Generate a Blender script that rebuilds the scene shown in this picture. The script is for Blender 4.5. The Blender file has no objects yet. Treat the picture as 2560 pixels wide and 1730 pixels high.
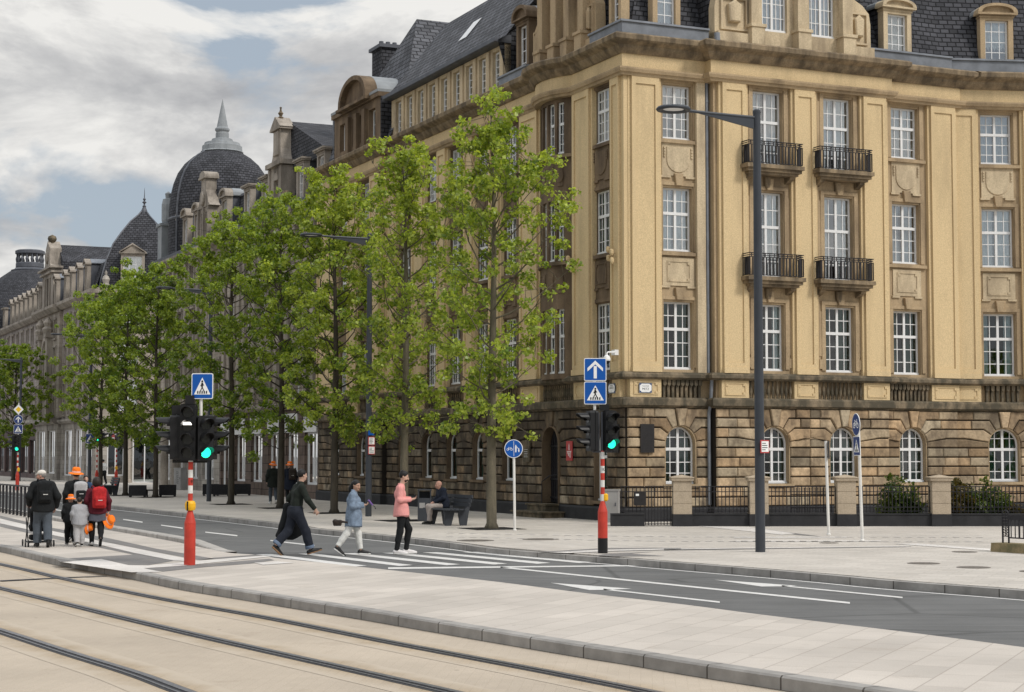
import bpy, bmesh, math, random
import numpy as np
from mathutils import Vector, Matrix, Euler
R = math.radians
PI = math.pi
rnd = random.Random(7)
sc = bpy.context.scene
col = bpy.data.collections.new("street_scene")
sc.collection.children.link(col)

# ------------------------------------------------------------------ camera
FP, CXP, CYP, HC = 4406.0, 1280.0, 865.0, 2.15      # focal length and centre measured on the photograph
PITCH = math.atan(270.0 / FP)
SP, CP = math.sin(PITCH), math.cos(PITCH)
cam_d = bpy.data.cameras.new("camera")
cam_d.sensor_width = 36.0
cam_d.lens = FP / 2560.0 * 36.0
cam_d.clip_start = 0.1
cam_d.clip_end = 3000
cam = bpy.data.objects.new("camera", cam_d)
cam.location = (0, 0, HC)
cam.rotation_euler = (R(90) + PITCH, 0, 0)
col.objects.link(cam)
sc.camera = cam

def ray(x, y):
    """direction of a measured photo point: (right, forward, up)"""
    px, v = x - CXP, CYP - y
    return px, FP * CP - v * SP, FP * SP + v * CP

def G(x, y, z=0.0):
    """where the sight line of a photo point meets the level z"""
    a, f, u = ray(x, y)
    t = (z - HC) / u
    return (a * t, f * t, z)

def zat(y, Y):
    _, f, u = ray(CXP, y)
    return HC + Y * u / f

ANG = R(24.5)                     # the street runs 24.5 degrees off the camera's axis
CX0, CY0 = 3.42, 52.9             # building corner
UR = Vector((math.cos(ANG), math.sin(ANG)))
UL = Vector((-math.sin(ANG), math.cos(ANG)))
def s_of(x, d=0.0):               # distance along the long street facade for a photo column (d = set back)
    a = (x - CXP) / FP * 1.0
    ox, oy = CX0 + UR.x * d, CY0 + UR.y * d
    return (ox - a * oy) / (a * UL.y - UL.x)
def t_of(x, o=0.0):               # distance along the corner facade
    a = (x - CXP) / FP
    ox, oy = CX0 + UL.x * -o, CY0 + UL.y * -o
    return (a * oy - ox) / (UR.x - a * UR.y)
def Wl(x, y, z=0.0):              # street frame -> world
    return Vector((CX0 + UR.x * x + UL.x * y, CY0 + UR.y * x + UL.y * y, z))
def to_street(p):
    d = Vector((p[0] - CX0, p[1] - CY0))
    return d.dot(UR), d.dot(UL)

# ------------------------------------------------------------------ materials
def srgb(r, g, b):
    f = lambda c: (c / 255.0 / 12.92) if c / 255.0 <= 0.04045 else ((c / 255.0 + 0.055) / 1.055) ** 2.4
    return (f(r), f(g), f(b))

class NT:
    def __init__(s, name):
        s.m = bpy.data.materials.new(name); s.m.use_nodes = True
        s.t = s.m.node_tree; s.t.nodes.clear()
        s.out = s.n('ShaderNodeOutputMaterial')
    def n(s, typ, **kw):
        nd = s.t.nodes.new(typ)
        for k, v in kw.items(): setattr(nd, k, v)
        return nd
    def l(s, a, b): s.t.links.new(a, b)
    def setin(s, nd, **kw):
        for k, v in kw.items():
            k = k.replace('_', ' ')
            nd.inputs[k].default_value = v
    def coord(s, kind='Object', scale=(1, 1, 1), rot=0.0):
        tc = s.n('ShaderNodeTexCoord'); mp = s.n('ShaderNodeMapping')
        mp.inputs['Scale'].default_value = scale; mp.inputs['Rotation'].default_value = (0, 0, rot)
        s.l(tc.outputs[kind], mp.inputs['Vector']); return mp.outputs['Vector']
    def noise(s, vec, scale, detail=4, rough=.55):
        nd = s.n('ShaderNodeTexNoise'); nd.inputs['Scale'].default_value = scale
        nd.inputs['Detail'].default_value = detail; nd.inputs['Roughness'].default_value = rough
        s.l(vec, nd.inputs['Vector']); return nd.outputs['Fac']
    def ramp(s, fac, *stops):
        nd = s.n('ShaderNodeValToRGB'); e = nd.color_ramp.elements
        while len(e) < len(stops): e.new(0.5)
        for i, (p, c) in enumerate(stops):
            e[i].position = p
            e[i].color = (c, c, c, 1) if not hasattr(c, '__len__') else (c[0], c[1], c[2], 1)
        s.l(fac, nd.inputs['Fac']); return nd.outputs['Color']
    def mix(s, a, b, fac=None, mode='MIX', f=1.0):
        nd = s.n('ShaderNodeMix', data_type='RGBA', blend_type=mode)
        nd.inputs[0].default_value = f
        if fac is not None: s.l(fac, nd.inputs[0])
        for i, q in ((6, a), (7, b)):
            if hasattr(q, 'is_linked'): s.l(q, nd.inputs[i])
            else: nd.inputs[i].default_value = (q[0], q[1], q[2], 1) if hasattr(q, '__len__') else (q, q, q, 1)
        return nd.outputs[2]
    def math(s, op, a, b=0.0):
        nd = s.n('ShaderNodeMath', operation=op)
        for i, q in ((0, a), (1, b)):
            if hasattr(q, 'is_linked'): s.l(q, nd.inputs[i])
            else: nd.inputs[i].default_value = q
        return nd.outputs[0]
    def bump(s, h, strength=.3, dist=.02):
        nd = s.n('ShaderNodeBump'); nd.inputs['Strength'].default_value = strength
        nd.inputs['Distance'].default_value = dist
        s.l(h, nd.inputs['Height']); return nd.outputs['Normal']
    def pbr(s, color, rough=.8, metallic=0.0, spec=.3, normal=None, **kw):
        p = s.n('ShaderNodeBsdfPrincipled')
        if hasattr(color, 'is_linked'): s.l(color, p.inputs['Base Color'])
        else: p.inputs['Base Color'].default_value = (color[0], color[1], color[2], 1)
        if hasattr(rough, 'is_linked'): s.l(rough, p.inputs['Roughness'])
        else: p.inputs['Roughness'].default_value = rough
        p.inputs['Metallic'].default_value = metallic
        p.inputs['Specular IOR Level'].default_value = spec
        for k, v in kw.items(): p.inputs[k.replace('_', ' ')].default_value = v
        if normal is not None: s.l(normal, p.inputs['Normal'])
        s.l(p.outputs[0], s.out.inputs[0]); return p

def plain(name, c, rough=.7, var=.12, scale=6.0, bump=0.0, metallic=0.0, spec=.3, tint=False, dirt=0.0):
    """one material with mottled variation; optional per-piece tint and grime patches"""
    t = NT(name); v = t.coord()
    f = t.noise(v, scale, 5)
    c2 = t.ramp(f, (.25, tuple(x * (1 - var) for x in c)), (.75, tuple(min(1, x * (1 + var)) for x in c)))
    if tint:
        at = t.n('ShaderNodeAttribute', attribute_name='tint')
        c2 = t.mix(c2, at.outputs['Color'], mode='MULTIPLY')
    if dirt:
        d = t.ramp(t.noise(t.coord(scale=(1, 1, .35)), 1.3, 6, .65), (.42, 0), (.7, 1))
        c2 = t.mix(c2, t.mix(c2, tuple(x * .25 for x in c), f=.8), t.math('MULTIPLY', d, dirt))
    nm = t.bump(t.noise(v, scale * 9, 3), bump, .01) if bump else None
    t.pbr(c2, rough, metallic, spec, nm)
    return t.m

def stone(name, c, dark, amount=.5, scale=1.2, streak=.3, fine=22, bump=.25, tint=False, contrast=.12):
    """weathered stone: soot patches with streaks running down"""
    t = NT(name); v = t.coord(); vs = t.coord(scale=(1, 1, streak))
    fine_f = t.noise(v, fine, 4, .6)
    base = t.ramp(fine_f, (.3, tuple(x * .82 for x in c)), (.7, tuple(min(1, x * 1.15) for x in c)))
    if tint:
        at = t.n('ShaderNodeAttribute', attribute_name='tint')
        base = t.mix(base, at.outputs['Color'], mode='MULTIPLY')
    lo = max(0.0, .62 - amount * .5)
    soot = t.ramp(t.noise(vs, scale, 7, .62), (lo, 0), (lo + contrast + .12, 1))
    c2 = t.mix(base, dark, t.math('MULTIPLY', soot, min(1, .45 + amount * .6)))
    nm = t.bump(fine_f, bump, .015)
    t.pbr(c2, .88, 0, .2, nm)
    return t.m

def blocks(name, c, mortar, bw, bh, var=.18, msize=.006, bump=.4, uv=True, rot=0.0, rough=.85, offset=.5, nscale=2.5, dark=None):
    """bonded units (slates, ashlar, pavers) from the surface's own metric UVs"""
    t = NT(name)
    v = t.coord('UV' if uv else 'Object', rot=rot)
    b = t.n('ShaderNodeTexBrick'); b.offset = offset
    b.inputs['Scale'].default_value = 1.0
    b.inputs['Brick Width'].default_value = bw; b.inputs['Row Height'].default_value = bh
    b.inputs['Mortar Size'].default_value = msize; b.inputs['Mortar Smooth'].default_value = .2
    b.inputs['Color1'].default_value = tuple(x * (1 - var) for x in c) + (1,)
    b.inputs['Color2'].default_value = tuple(min(1, x * (1 + var)) for x in c) + (1,)
    b.inputs['Mortar'].default_value = tuple(mortar) + (1,)
    t.l(v, b.inputs['Vector'])
    n2 = t.noise(t.coord(), nscale, 6, .6)
    cc = t.mix(b.outputs['Color'], t.ramp(n2, (.3, .72), (.7, 1.15)), mode='MULTIPLY')
    if dark is not None:
        d = t.ramp(t.noise(t.coord(scale=(1, 1, .4)), .8, 6, .65), (.45, 0), (.68, 1))
        cc = t.mix(cc, dark, t.math('MULTIPLY', d, .75))
    h = t.mix(t.math('SUBTRACT', 1.0, b.outputs['Fac']), t.noise(t.coord(), 30, 3), f=.25)
    t.pbr(cc, rough, 0, .25, t.bump(h, bump, .02))
    return t.m

def glassy(name, refl=.16, tintc=(.9, .95, .95)):
    t = NT(name)
    tr = t.n('ShaderNodeBsdfTransparent'); tr.inputs[0].default_value = (tintc[0], tintc[1], tintc[2], 1)
    gl = t.n('ShaderNodeBsdfGlossy'); gl.inputs['Roughness'].default_value = .015
    gl.inputs['Color'].default_value = (1, 1, 1, 1)
    nm = t.bump(t.noise(t.coord('Object', (1, 1, .7)), 1.6, 2), .035, .05)
    t.l(nm, gl.inputs['Normal'])
    fr = t.n('ShaderNodeFresnel'); fr.inputs['IOR'].default_value = 1.5
    fac = t.math('ADD', t.math('MULTIPLY', fr.outputs[0], 1.0), refl - .04)
    mx = t.n('ShaderNodeMixShader'); t.l(fac, mx.inputs[0]); t.l(tr.outputs[0], mx.inputs[1]); t.l(gl.outputs[0], mx.inputs[2])
    t.l(mx.outputs[0], t.out.inputs[0])
    return t.m

def lamp_mat(name, c, e):
    t = NT(name); p = t.pbr(c, .4)
    p.inputs['Emission Color'].default_value = (c[0], c[1], c[2], 1); p.inputs['Emission Strength'].default_value = e
    return t.m

def leafy(name, c1, c2):
    t = NT(name)
    at = t.n('ShaderNodeAttribute', attribute_name='tint')
    cc = t.mix(c1, c2, at.outputs['Fac'])
    d = t.n('ShaderNodeBsdfPrincipled'); t.l(cc, d.inputs['Base Color'])
    d.inputs['Roughness'].default_value = .38; d.inputs['Specular IOR Level'].default_value = .5
    tl = t.n('ShaderNodeBsdfTranslucent')
    t.l(t.mix(cc, (1.35, 1.3, .5), mode='MULTIPLY'), tl.inputs['Color'])
    mx = t.n('ShaderNodeMixShader'); mx.inputs[0].default_value = .48
    t.l(d.outputs[0], mx.inputs[1]); t.l(tl.outputs[0], mx.inputs[2]); t.l(mx.outputs[0], t.out.inputs[0])
    return t.m

M = {}
M['ochre'] = stone('ochre_render', (.62, .475, .275), (.36, .275, .165), .24, 1.2, .18, 30, .35)
M['ochre_trim'] = stone('ochre_trim_stone', (.56, .455, .305), (.21, .16, .11), .34, 1.6, .3, 24, .2)
M['brown'] = stone('brown_sandstone', (.42, .315, .195), (.11, .08, .055), .34, 1.1, .3, 24, .25)
M['soot'] = stone('sooty_sandstone', (.215, .155, .10), (.065, .046, .032), .5, 1.2, .3, 22, .3)
M['cornice'] = stone('sooted_cornice_stone', (.29, .22, .14), (.06, .048, .036), .5, 2.6, .25, 24, .3)
M['band'] = stone('mossy_band_stone', (.25, .195, .13), (.045, .043, .033), .6, 3.0, .6, 20, .35)
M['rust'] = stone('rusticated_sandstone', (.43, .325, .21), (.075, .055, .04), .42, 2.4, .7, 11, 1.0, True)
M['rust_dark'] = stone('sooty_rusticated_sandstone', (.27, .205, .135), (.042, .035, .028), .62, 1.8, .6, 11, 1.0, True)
M['joint'] = plain('dark_joint', (.022, .017, .013), .95)
M['plinth'] = plain('dark_basalt_plinth', (.028, .028, .030), .8, .3, 3, .3)
M['slate'] = blocks('slate_roof', (.062, .063, .071), (.012, .012, .014), .30, .17, .32, .022, .9, nscale=.9)
M['slate_grey'] = blocks('pale_slate_roof', (.105, .107, .117), (.018, .018, .021), .42, .26, .28, .026, .9, nscale=.8)
M['zinc'] = plain('zinc_sheet', (.20, .215, .24), .5, .25, 2.5, .05, .2)
M['zinc_dark'] = plain('dark_zinc_sheet', (.095, .10, .115), .55, .25, 2.5, .05, .2)
M['lead'] = plain('grey_lead_cladding', (.25, .265, .275), .6, .2, 2.0, .05)
M['white_frame'] = plain('white_window_paint', (.72, .72, .715), .45, .05, 4)
M['glass'] = glassy('window_glass', .32)
M['glass_dark'] = glassy('dark_window_glass', .10, (.75, .85, .85))
M['curtain'] = plain('net_curtain', (.80, .84, .85), .9, .15, 9)
M['curtain_grey'] = plain('grey_net_curtain', (.56, .61, .64), .9, .2, 7)
M['curtain_green'] = plain('green_curtain', (.035, .12, .085), .9, .25, 7)
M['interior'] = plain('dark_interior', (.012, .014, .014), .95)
M['iron'] = plain('black_iron', (.018, .017, .020), .55, .2, 6, 0, .0)
M['beige'] = blocks('beige_ashlar', (.39, .34, .285), (.24, .20, .155), .9, .36, .10, .010, .25, nscale=1.0, dark=(.16, .125, .095))
M['beige_trim'] = stone('beige_trim_stone', (.37, .325, .275), (.10, .085, .07), .42, 1.2, .35, 20, .25)
M['pink_stone'] = blocks('pink_grey_stone', (.37, .325, .295), (.20, .16, .14), .8, .34, .10, .010, .25, nscale=1.0, dark=(.15, .12, .11))
M['grey_stone'] = blocks('grey_ashlar', (.36, .33, .29), (.17, .15, .13), .8, .34, .10, .010, .25, nscale=1.0, dark=(.12, .105, .095))
M['shop_brown'] = blocks('brown_granite_blocks', (.135, .10, .082), (.035, .026, .022), .7, .42, .15, .016, .4, nscale=2.0)
M['shop_white'] = plain('white_shop_panel', (.66, .65, .64), .5, .06)
M['shop_dark'] = plain('dark_shopfront', (.035, .028, .026), .6, .25, 2)
M['shop_red'] = plain('maroon_shopfront', (.075, .045, .042), .6, .25, 2)
M['granite'] = plain('grey_granite', (.30, .29, .275), .8, .18, 30, .2)
M['pole_grey'] = plain('anthracite_paint', (.042, .047, .056), .45, .1, 5)
M['black_plastic'] = plain('black_plastic', (.012, .012, .013), .45, .1)
M['lens_dark'] = plain('unlit_lens', (.022, .022, .022), .2, .3, 8, 0, 0, .5)
M['green_lit'] = lamp_mat('lit_green_lens', (.02, .85, .48), 1.6)
M['white_lit'] = lamp_mat('lit_white_lens', (1, .95, .88), 3.0)
M['red_paint'] = plain('red_paint', (.50, .048, .030), .55, .2, 5, dirt=.35)
M['white_paint'] = plain('white_paint', (.70, .68, .64), .55, .1, 6, dirt=.25)
M['yellow_paint'] = plain('yellow_paint', (.78, .42, .015), .45, .08, 4)
M['sign_blue'] = plain('sign_blue', (.006, .085, .36), .35, .08, 3)
M['sign_navy'] = plain('sign_navy', (.022, .045, .16), .4, .1, 3)
M['sign_white'] = plain('sign_white', (.80, .80, .79), .4, .04)
M['sign_black'] = plain('sign_black', (.012, .012, .012), .5)
M['sign_red'] = plain('sign_red', (.42, .055, .055), .5, .1)
M['sign_yellow'] = plain('sign_yellow', (.85, .52, .02), .4, .05)
M['plaque'] = plain('dark_bronze_plaque', (.022, .020, .020), .5, .25, 12, .1)
M['cabinet'] = plain('grey_cabinet', (.34, .33, .32), .6, .12, 2.5, .05, dirt=.35)
M['planter'] = plain('black_timber_planter', (.016, .016, .018), .7, .3, 9, .2)
M['bench'] = plain('anthracite_bench', (.040, .044, .052), .6, .18, 5, .05)
M['bark'] = stone('plane_tree_bark', (.155, .135, .095), (.075, .065, .048), .5, 6, .25, 40, .6)
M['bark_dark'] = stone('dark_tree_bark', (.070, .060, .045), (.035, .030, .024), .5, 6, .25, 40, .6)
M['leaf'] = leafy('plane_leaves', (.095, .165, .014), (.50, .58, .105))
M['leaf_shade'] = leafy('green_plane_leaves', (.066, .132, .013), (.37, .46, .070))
M['leaf_shrub'] = leafy('shrub_leaves', (.022, .055, .012), (.13, .17, .02))
M['leaf_shrub_red'] = leafy('russet_shrub_leaves', (.04, .045, .012), (.17, .11, .025))
M['pillar_stone'] = stone('gate_pillar_stone', (.42, .345, .255), (.16, .125, .09), .22, 2.0, .6, 30, .3)
M['mossy'] = stone('mossy_kerb_stone', (.30, .23, .13), (.09, .095, .05), .45, 3.0, 1, 26, .3)

# ------------------------------------------------------------------ mesh builder
class MB:
    def __init__(s, fr=None):
        s.v, s.f, s.mi, s.uv, s.ti = [], [], [], [], []
        s.fr = fr; s.mat = 0; s.tint = (1, 1, 1)
    def P(s, p):
        return s.fr(*p) if s.fr else tuple(p)
    def add(s, vs, fs, uvs=None, raw=False):
        o = len(s.v)
        s.v += [tuple(v) if raw else s.P(v) for v in vs]
        for k, f in enumerate(fs):
            s.f.append([i + o for i in f]); s.mi.append(s.mat); s.ti.append(s.tint)
            s.uv.append(uvs[k] if uvs else None)
    def box(s, a0, a1, b0, b1, c0, c1, taper=0.0):
        t = taper
        s.add([(a0, b0, c0), (a1, b0, c0), (a1, b1, c0), (a0, b1, c0),
               (a0 + t, b0 + t, c1), (a1 - t, b0 + t, c1), (a1 - t, b1 - t, c1), (a0 + t, b1 - t, c1)],
              [(3, 2, 1, 0), (4, 5, 6, 7), (0, 1, 5, 4), (1, 2, 6, 5), (2, 3, 7, 6), (3, 0, 4, 7)])
    def slab(s, poly, h0, h1, ax=1, ch=0.0):
        """extrude a 2D polygon: ax=1 polygon is (a,c) extruded along b; ax=2 polygon (a,b) along c; ax=0 polygon (b,c) along a; ch chamfers the h1 side"""
        n = len(poly)
        mk = {0: lambda p, h: (h, p[0], p[1]), 1: lambda p, h: (p[0], h, p[1]), 2: lambda p, h: (p[0], p[1], h)}[ax]
        if ch:
            ctr = (sum(p[0] for p in poly) / n, sum(p[1] for p in poly) / n)
            area = sum(poly[i][0] * poly[(i + 1) % n][1] - poly[(i + 1) % n][0] * poly[i][1] for i in range(n))
            sg = 1 if area > 0 else -1
            ins = []
            for i in range(n):
                p0, p1, p2 = Vector(poly[i - 1]), Vector(poly[i]), Vector(poly[(i + 1) % n])
                d1, d2 = (p1 - p0), (p2 - p1)
                if d1.length < 1e-6 or d2.length < 1e-6: ins.append(tuple(p1)); continue
                d1.normalize(); d2.normalize()
                n1, n2 = Vector((-d1.y, d1.x)) * sg, Vector((-d2.y, d2.x)) * sg
                b = n1 + n2
                if b.length < 1e-4: ins.append(tuple(p1)); continue
                b.normalize(); k = ch / max(.35, b.dot(n1)); q = p1 + b * k
                ins.append((q.x, q.y))
            hm = h1 - math.copysign(ch, h1 - h0)
            vs = [mk(p, h0) for p in poly] + [mk(p, hm) for p in poly] + [mk(p, h1) for p in ins]
            fs = [tuple(range(2 * n, 3 * n))]
            for i in range(n):
                j = (i + 1) % n
                fs += [(i, j, n + j, n + i), (n + i, n + j, 2 * n + j, 2 * n + i)]
        else:
            vs = [mk(p, h0) for p in poly] + [mk(p, h1) for p in poly]
            fs = [tuple(range(n - 1, -1, -1)), tuple(range(n, 2 * n))] + [(i, (i + 1) % n, n + (i + 1) % n, n + i) for i in range(n)]
        s.add(vs, fs)
    def lathe(s, prof, c=(0, 0, 0), n=16, a0=0.0, a1=2 * PI, sx=1.0, sy=1.0, capped=True, quad=False):
        full = abs(a1 - a0 - 2 * PI) < 1e-6
        k = n if full else n + 1
        vs, fs, uvs = [], [], []
        L = [0.0]
        for i in range(1, len(prof)): L.append(L[-1] + math.hypot(prof[i][0] - prof[i - 1][0], prof[i][1] - prof[i - 1][1]))
        rm = max(p[0] for p in prof)
        for r, z in prof:
            for i in range(k):
                a = a0 + (a1 - a0) * i / n
                vs.append((c[0] + r * sx * math.cos(a), c[1] + r * sy * math.sin(a), c[2] + z))
        for j in range(len(prof) - 1):
            for i in range(n):
                i2 = (i + 1) % k if full else i + 1
                fs.append((j * k + i, j * k + i2, (j + 1) * k + i2, (j + 1) * k + i))
                u0, u1 = (a1 - a0) * i / n * rm, (a1 - a0) * (i + 1) / n * rm
                uvs.append([(u0, L[j]), (u1, L[j]), (u1, L[j + 1]), (u0, L[j + 1])])
        if capped and full:
            if prof[0][0] > 1e-5: fs.append(tuple(range(k - 1, -1, -1))); uvs.append([(0, 0)] * k)
            if prof[-1][0] > 1e-5: fs.append(tuple((len(prof) - 1) * k + i for i in range(k))); uvs.append([(0, 0)] * k)
        s.add(vs, fs, uvs)
    def tube(s, pts, rad, n=8, cap=True):
        pts = [Vector(s.P(p)) for p in pts]
        if not hasattr(rad, '__len__'): rad = [rad] * len(pts)
        vs, fs = [], []
        prev = None
        for i, p in enumerate(pts):
            d = (pts[min(i + 1, len(pts) - 1)] - pts[max(i - 1, 0)])
            d = d.normalized() if d.length > 1e-9 else Vector((0, 0, 1))
            if prev is None:
                a = Vector((1, 0, 0)) if abs(d.x) < .8 else Vector((0, 1, 0))
                u = d.cross(a).normalized()
            else:
                u = prev - d * prev.dot(d)
                u = u.normalized() if u.length > 1e-6 else prev
            prev = u; w = d.cross(u)
            for k in range(n):
                a = 2 * PI * k / n
                vs.append(p + (u * math.cos(a) + w * math.sin(a)) * rad[i])
        for i in range(len(pts) - 1):
            for k in range(n):
                k2 = (k + 1) % n
                fs.append((i * n + k, i * n + k2, (i + 1) * n + k2, (i + 1) * n + k))
        if cap:
            fs.append(tuple(range(n - 1, -1, -1))); fs.append(tuple((len(pts) - 1) * n + k for k in range(n)))
        s.add(vs, fs, raw=True)
    def sweep(s, path, prof, closed=True, caps=True):
        """profile (o,z) swept along a plan path; o is measured to the path's right-hand side, mitred at corners"""
        n, m = len(path), len(prof)
        P = [Vector(p) for p in path]
        offs = []
        for i in range(n):
            dirs = []
            if i > 0: dirs.append((P[i] - P[i - 1]).normalized())
            if i < n - 1: dirs.append((P[i + 1] - P[i]).normalized())
            ns = [Vector((d.y, -d.x)) for d in dirs]
            if len(ns) == 1: offs.append(ns[0])
            else:
                b = (ns[0] + ns[1]); 
                b = b / max(.25, b.dot(ns[0]))
                offs.append(b)
        L = [0.0]
        for i in range(1, n): L.append(L[-1] + (P[i] - P[i - 1]).length)
        Lp = [0.0]
        for j in range(1, m): Lp.append(Lp[-1] + math.hypot(prof[j][0] - prof[j - 1][0], prof[j][1] - prof[j - 1][1]))
        vs = []
        for i in range(n):
            for (o, z) in prof:
                q = P[i] + offs[i] * o
                vs.append((q.x, q.y, z))
        fs, uvs = [], []
        for i in range(n - 1):
            for j in range(m if closed else m - 1):
                j2 = (j + 1) % m
                fs.append((i * m + j, (i + 1) * m + j, (i + 1) * m + j2, i * m + j2))
                lj2 = Lp[j2] if j2 else Lp[-1] + .1
                uvs.append([(L[i], Lp[j]), (L[i + 1], Lp[j]), (L[i + 1], lj2), (L[i], lj2)])
        if closed and caps:
            fs += [tuple(range(m)), tuple((n - 1) * m + j for j in range(m - 1, -1, -1))]; uvs += [[(0, 0)] * m] * 2
        s.add(vs, fs, uvs)
    def build(s, name, mats, parent=None, smooth=False, fixn=True, loc=None, rot=None, link=True, label=None):
        me = bpy.data.meshes.new(name)
        me.from_pydata(s.v, [], s.f)
        if not hasattr(mats, '__len__'): mats = [mats]
        for m in mats: me.materials.append(m)
        nf = len(s.f)
        me.polygons.foreach_set('material_index', s.mi)
        if smooth: me.polygons.foreach_set('use_smooth', [True] * nf)
        if any(t != (1, 1, 1) for t in s.ti):
            a = me.attributes.new('tint', 'FLOAT_COLOR', 'FACE')
            a.data.foreach_set('color', [c for t in s.ti for c in (t[0], t[1], t[2], 1.0)])
        if fixn:
            bm = bmesh.new(); bm.from_mesh(me); bmesh.ops.recalc_face_normals(bm, faces=bm.faces); bm.to_mesh(me); bm.free()
        # metric UVs: across and up the surface
        uvl = me.uv_layers.new(name='UVMap')
        co = np.empty(len(me.vertices) * 3); me.vertices.foreach_get('co', co); co = co.reshape(-1, 3)
        buf = np.zeros((len(me.loops), 2))
        given = {}
        for i, p in enumerate(me.polygons):
            li = list(p.loop_indices); vi = [me.loops[k].vertex_index for k in li]
            if s.uv[i] is not None:
                mp = dict(zip(s.f[i], s.uv[i]))
                for k, q in zip(li, vi): buf[k] = mp.get(q, (0, 0))
                continue
            nx, ny, nz = p.normal
            h = math.hypot(nx, ny)
            if h < .05: t = (1, 0, 0); b = (0, 1, 0)
            else:
                t = (-ny / h, nx / h, 0)
                b = (ny * t[2] - nz * t[1], nz * t[0] - nx * t[2], nx * t[1] - ny * t[0])
            c = co[vi]
            buf[li, 0] = c @ np.array(t); buf[li, 1] = c @ np.array(b)
        uvl.data.foreach_set('uv', buf.ravel())
        me.update()
        o = bpy.data.objects.new(name, me)
        if link: col.objects.link(o)
        if parent is not None: o.parent = parent
        if loc is not None: o.location = loc
        if rot is not None: o.rotation_euler = rot
        if label: o['label'] = label
        return o

def thing(name, label, cat, loc=(0, 0, 0), rot=0.0, group=None):
    o = bpy.data.objects.new(name, None); col.objects.link(o)
    o.empty_display_size = .3
    o.location = loc; o.rotation_euler = (0, 0, rot)
    o['label'] = label; o['category'] = cat
    if group: o['group'] = group
    return o
def tag(o, label, cat, group=None):
    o['label'] = label; o['category'] = cat
    if group: o['group'] = group
    return o
def structure(o, label=None):
    o['kind'] = 'structure'
    if label: o['label'] = label
    return o
def place(me_obj, parent, loc, rot=0.0, name=None):
    """a linked copy of a part with its sub-parts"""
    c = me_obj.copy(); col.objects.link(c); c.parent = parent; c.location = loc; c.rotation_euler = (0, 0, rot)
    for ch in me_obj.children:
        d = ch.copy(); col.objects.link(d); d.parent = c
    return c
def dup(root, loc, rot, label, group=None):
    r = root.copy(); col.objects.link(r); r.location = loc; r.rotation_euler = (0, 0, rot); r['label'] = label
    if group: r['group'] = group
    for ch in list(root.children):
        c = ch.copy(); col.objects.link(c); c.parent = r
        for g in ch.children:
            d = g.copy(); col.objects.link(d); d.parent = c
    return r

# ------------------------------------------------------------------ light and sky
SUN_EL, SUN_AZ = R(42), R(128)      # azimuth measured clockwise from the view axis (+Y)
w = bpy.data.worlds.new("World"); sc.world = w; w.use_nodes = True
nt = w.node_tree; nt.nodes.clear()
def wn(t, **k):
    n = nt.nodes.new(t)
    for a, b in k.items(): setattr(n, a, b)
    return n
out = wn('ShaderNodeOutputWorld'); bg = wn('ShaderNodeBackground'); bg.inputs['Strength'].default_value = .10
sky = wn('ShaderNodeTexSky', sky_type='NISHITA', sun_disc=False, sun_elevation=SUN_EL, sun_rotation=SUN_AZ)
sky.air_density = 1.0; sky.dust_density = 2.0; sky.ozone_density = 1.0
SKYLOC = (-2.499, -6.013, -6.377)
tc = wn('ShaderNodeTexCoord'); sep = wn('ShaderNodeSeparateXYZ'); nt.links.new(tc.outputs['Generated'], sep.inputs[0])
mp = wn('ShaderNodeMapping'); mp.inputs['Scale'].default_value = (1.0, 1.0, 2.3); mp.inputs['Location'].default_value = SKYLOC
nt.links.new(tc.outputs['Generated'], mp.inputs['Vector'])
def wnoise(scale, detail, rough, dist=0.0):
    n = wn('ShaderNodeTexNoise'); n.inputs['Scale'].default_value = scale; n.inputs['Detail'].default_value = detail
    n.inputs['Roughness'].default_value = rough; n.inputs['Distortion'].default_value = dist
    nt.links.new(mp.outputs[0], n.inputs['Vector']); return n.outputs['Fac']
def wramp(f, stops):
    r = wn('ShaderNodeValToRGB'); e = r.color_ramp.elements
    while len(e) < len(stops): e.new(.5)
    for i, (p, c) in enumerate(stops):
        e[i].position = p; e[i].color = (c[0], c[1], c[2], 1) if hasattr(c, '__len__') else (c, c, c, 1)
    nt.links.new(f, r.inputs['Fac']); return r.outputs['Color']
def wmix(a, b, f, mode='MIX'):
    m = wn('ShaderNodeMix', data_type='RGBA', blend_type=mode)
    if hasattr(f, 'is_linked'): nt.links.new(f, m.inputs[0])
    else: m.inputs[0].default_value = f
    for i, q in ((6, a), (7, b)):
        if hasattr(q, 'is_linked'): nt.links.new(q, m.inputs[i])
        else: m.inputs[i].default_value = (q[0], q[1], q[2], 1)
    return m.outputs[2]
def wmath(op, a, b):
    m = wn('ShaderNodeMath', operation=op)
    for i, q in ((0, a), (1, b)):
        if hasattr(q, 'is_linked'): nt.links.new(q, m.inputs[i])
        else: m.inputs[i].default_value = q
    return m.outputs[0]
SKY_K = 10.0                                  # cloud radiance at background strength .1
warp = wnoise(5.0, 3, .5)
base_n = wnoise(6.0, 10, .54, .35); big_n = wnoise(2.6, 3, .5)
cov_n = wmath('ADD', wmath('MULTIPLY', base_n, .62), wmath('MULTIPLY', big_n, .38))
cover = wramp(cov_n, [(.462, 0), (.482, .6), (.508, 1)])
shade = wramp(wmath('ADD', wmath('MULTIPLY', wnoise(7.5, 8, .6, .3), .6), wmath('MULTIPLY', cov_n, .4)), [(.40, (.37, .375, .39)), (.495, (.54, .54, .54)), (.57, (.78, .77, .745))])
shade10 = wmix(shade, (SKY_K,) * 3, 1.0, 'MULTIPLY')
blue = wmix(sky.outputs[0], tuple(SKY_K * x for x in (.385, .44, .50)), .8)
skyc = wmix(blue, shade10, cover)
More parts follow.
